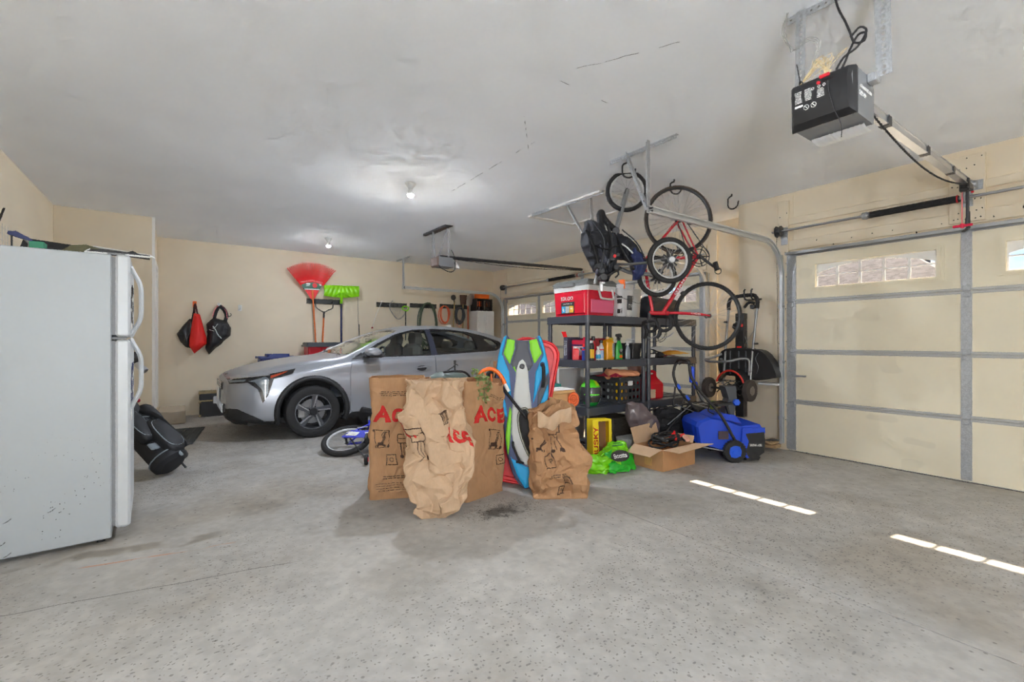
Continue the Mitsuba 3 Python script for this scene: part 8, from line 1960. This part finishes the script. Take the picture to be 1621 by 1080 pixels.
for a, b in ((5.215, 5.422), (5.428, 5.635)):
    d = add(k + '__door', join(bb(a, b, 8.542, 8.56, .04, 1.835, .003), [bb(a + q, a + q + .03, 8.536, 8.545, .12, 1.76, .003) for q in (.02, .157)], bb(a + .02, b - .02, 8.536, 8.545, 1.74, 1.80, .003)), 'white_paint', False)
    add(d + '__knob', cyl((b - .02 if a < 5.3 else a + .02, 8.525, 1.0), (b - .02 if a < 5.3 else a + .02, 8.545, 1.0), .012, 12), 'alloy', 30)
k = thing('storage_rack', 'dark open rack with orange handled tools on top of the white cabinet', 'rack')
add(k + '__frame', join([bb(x - .008, x + .008, 8.60, 8.86, 1.845, 2.11, .002) for x in (5.225, 5.40, 5.62)] + [bb(5.22, 5.63, 8.60, 8.86, z - .008, z + .008, .002) for z in (1.853, 2.10)]), 'print_black', False)
add(k + '__slat', join([bb(x - .006, x + .006, 8.60, 8.615, 1.85, 2.10) for x in np.arange(5.44, 5.62, .032)]), 'print_black', False)
for i, x in enumerate(np.arange(5.25, 5.62, .05)):
    t = thing('clamp', ('first', 'second', 'third', 'fourth', 'fifth', 'sixth', 'seventh', 'eighth')[i] + ' clamp from the left in the dark rack on the white cabinet', 'clamp', 'clamps in the rack on the cabinet')
    add(t + '__bar', rod((x, 8.72, 1.862), (x, 8.72, 2.07), .007, 8), 'alloy', 40); add(t + '__handle', rod((x, 8.70, 1.94), (x, 8.70, 2.06), .014, 8), 'wood_red' if i % 2 else 'orange_plastic', 40)
k = thing('orange_case', 'orange case on top of the dark rack on the cabinet', 'case'); add(k, bb(5.30, 5.56, 8.62, 8.84, 2.112, 2.225, .008), 'orange_plastic', False)

# ================================================================ child's bicycle lying behind the bags
k = thing('kids_bicycle', 'small blue and white bicycle lying on its side behind the leftmost paper bag', 'bicycle')
mat('bmx_blue', (36, 44, 176), .3, clearcoat=.5)
q0 = np.array([1.42, 5.00, .125]); nz = -FWD * math.sin(.43) + np.array([0, 0, 1.0]) * math.cos(.43)
kx = RGT * .96 + (FWD * math.cos(.43) + np.array([0, 0, 1.0]) * math.sin(.43)) * .10; kx /= np.linalg.norm(kx); ky = np.cross(nz, kx)
K = lambda a, b, c=0.0: q0 + kx * a + ky * b + nz * c
w = cycle_wheel(k, K(0, 0), nz, .255, .030, 'rim_white', 'rubber', 20, .016, .016, .02, .05, 'rear_wheel', .0012)
cycle_wheel(k, K(.70, -.05, .06), nz, .255, .030, 'rim_white', 'rubber', 20, .016, .016, .02, .05, 'front_wheel', .0012)
add(k + '__frame', join(rod(K(.28, -.04, .03), K(.20, .26, .05), .017, 12), rod(K(.28, -.04, .03), K(.55, .27, .06), .021, 12), rod(K(.22, .18, .05), K(.54, .30, .06), .019, 12), rod(K(.53, .34, .06), K(.57, .24, .06), .024, 12), [rod(K(0, 0, s), K(.27, -.04, s * .5 + .02), .011, 10) for s in (-.05, .06)], [rod(K(0, 0, s), K(.21, .20, s * .4 + .03), .010, 10) for s in (-.05, .06)]), 'bmx_blue', 50)
add(k + '__fork', join([rod(K(.58, .22, .06 + s), K(.70, -.05, .06 + s), .013, 10) for s in (-.05, .05)]), 'bmx_blue', 50)
add(k + '__decal', join([box(tuple(K(a, b, .085)), (.11, .018, .004), .001) for a, b in ((.06, .03), (.12, -.01), (.16, .10), (.34, .06))]), 'print_white', False)
add(k + '__chain_guard', hull([K(-.03, -.05, .085), K(.05, .06, .085), K(.30, .03, .085), K(.32, -.08, .085), K(.28, -.10, .085), K(.0, -.06, .075), K(.30, .03, .075)]), 'bmx_blue', 30)
add(k + '__chain_guard_mark', join(hull([K(.0, -.03, .087), K(.05, .03, .087), K(.15, .01, .087), K(.12, -.05, .087), K(.05, 0, .089)]), hull([K(.20, .0, .087), K(.28, .01, .087), K(.28, -.03, .087), K(.22, -.04, .087), K(.25, 0, .089)])), 'print_white', False)
add(k + '__seat_post', rod(K(.20, .24, .05), K(.185, .33, .06), .013, 10), 'alloy', 40)
def kseat(u, v):
    wdt = .10 * (1 - v) ** .8 + .028
    return tuple(K(0, 0)[i] + kx[i] * (.07 + .26 * v) + ky[i] * (.36 + .035 * np.cos(u * 2 * PI)) + nz[i] * (.07 + wdt * np.sin(u * 2 * PI) * np.sin(np.clip(v * 6 + .15, 0, PI / 2))) for i in range(3))
add(k + '__saddle', grid(kseat, 22, 16, wu=True), 'black_soft', 50)
add(k + '__crank', join(cyl(K(.28, -.04, -.05), K(.28, -.04, .11), .018, 14), rod(K(.28, -.04, .10), K(.26, -.17, .105), .009, 8), rod(K(.28, -.04, -.05), K(.30, .08, -.055), .009, 8), ring(K(.28, -.04, .075), nz, .06, .005, 28, 6)), 'black_plastic', 40)
add(k + '__pedal', join(box((0, 0, 0), (.03, .09, .07), .006, M4(K(.26, -.18, .14), kx, ky)), box((0, 0, 0), (.03, .09, .07), .006, M4(K(.30, .09, -.06), kx, ky))), 'black_plastic', 30)
add(k + '__training_wheel', lathe([(.02, -.014), (.045, -.016), (.05, 0), (.045, .016), (.02, .014)], 24, M4((1.425, 4.367, .052), (0, 0, 1), None, (.95, -.45, 0))), 'rubber', 40)
add(k + '__training_hub', cyl((1.407, 4.376, .052), (1.443, 4.358, .052), .024, 16, .003), 'red_plastic', 30); add(k + '__training_arm', rod((1.425, 4.367, .052), tuple(K(0.05, -.02, .03)), .007, 8), 'black_plastic', 40)
add(k + '__handlebar', tube(smoothpts([K(.52, .36, .06), K(.50, .44, .06), K(.48, .50, .20), K(.44, .52, .32)], 6), .012, 10), 'black_plastic', 50)
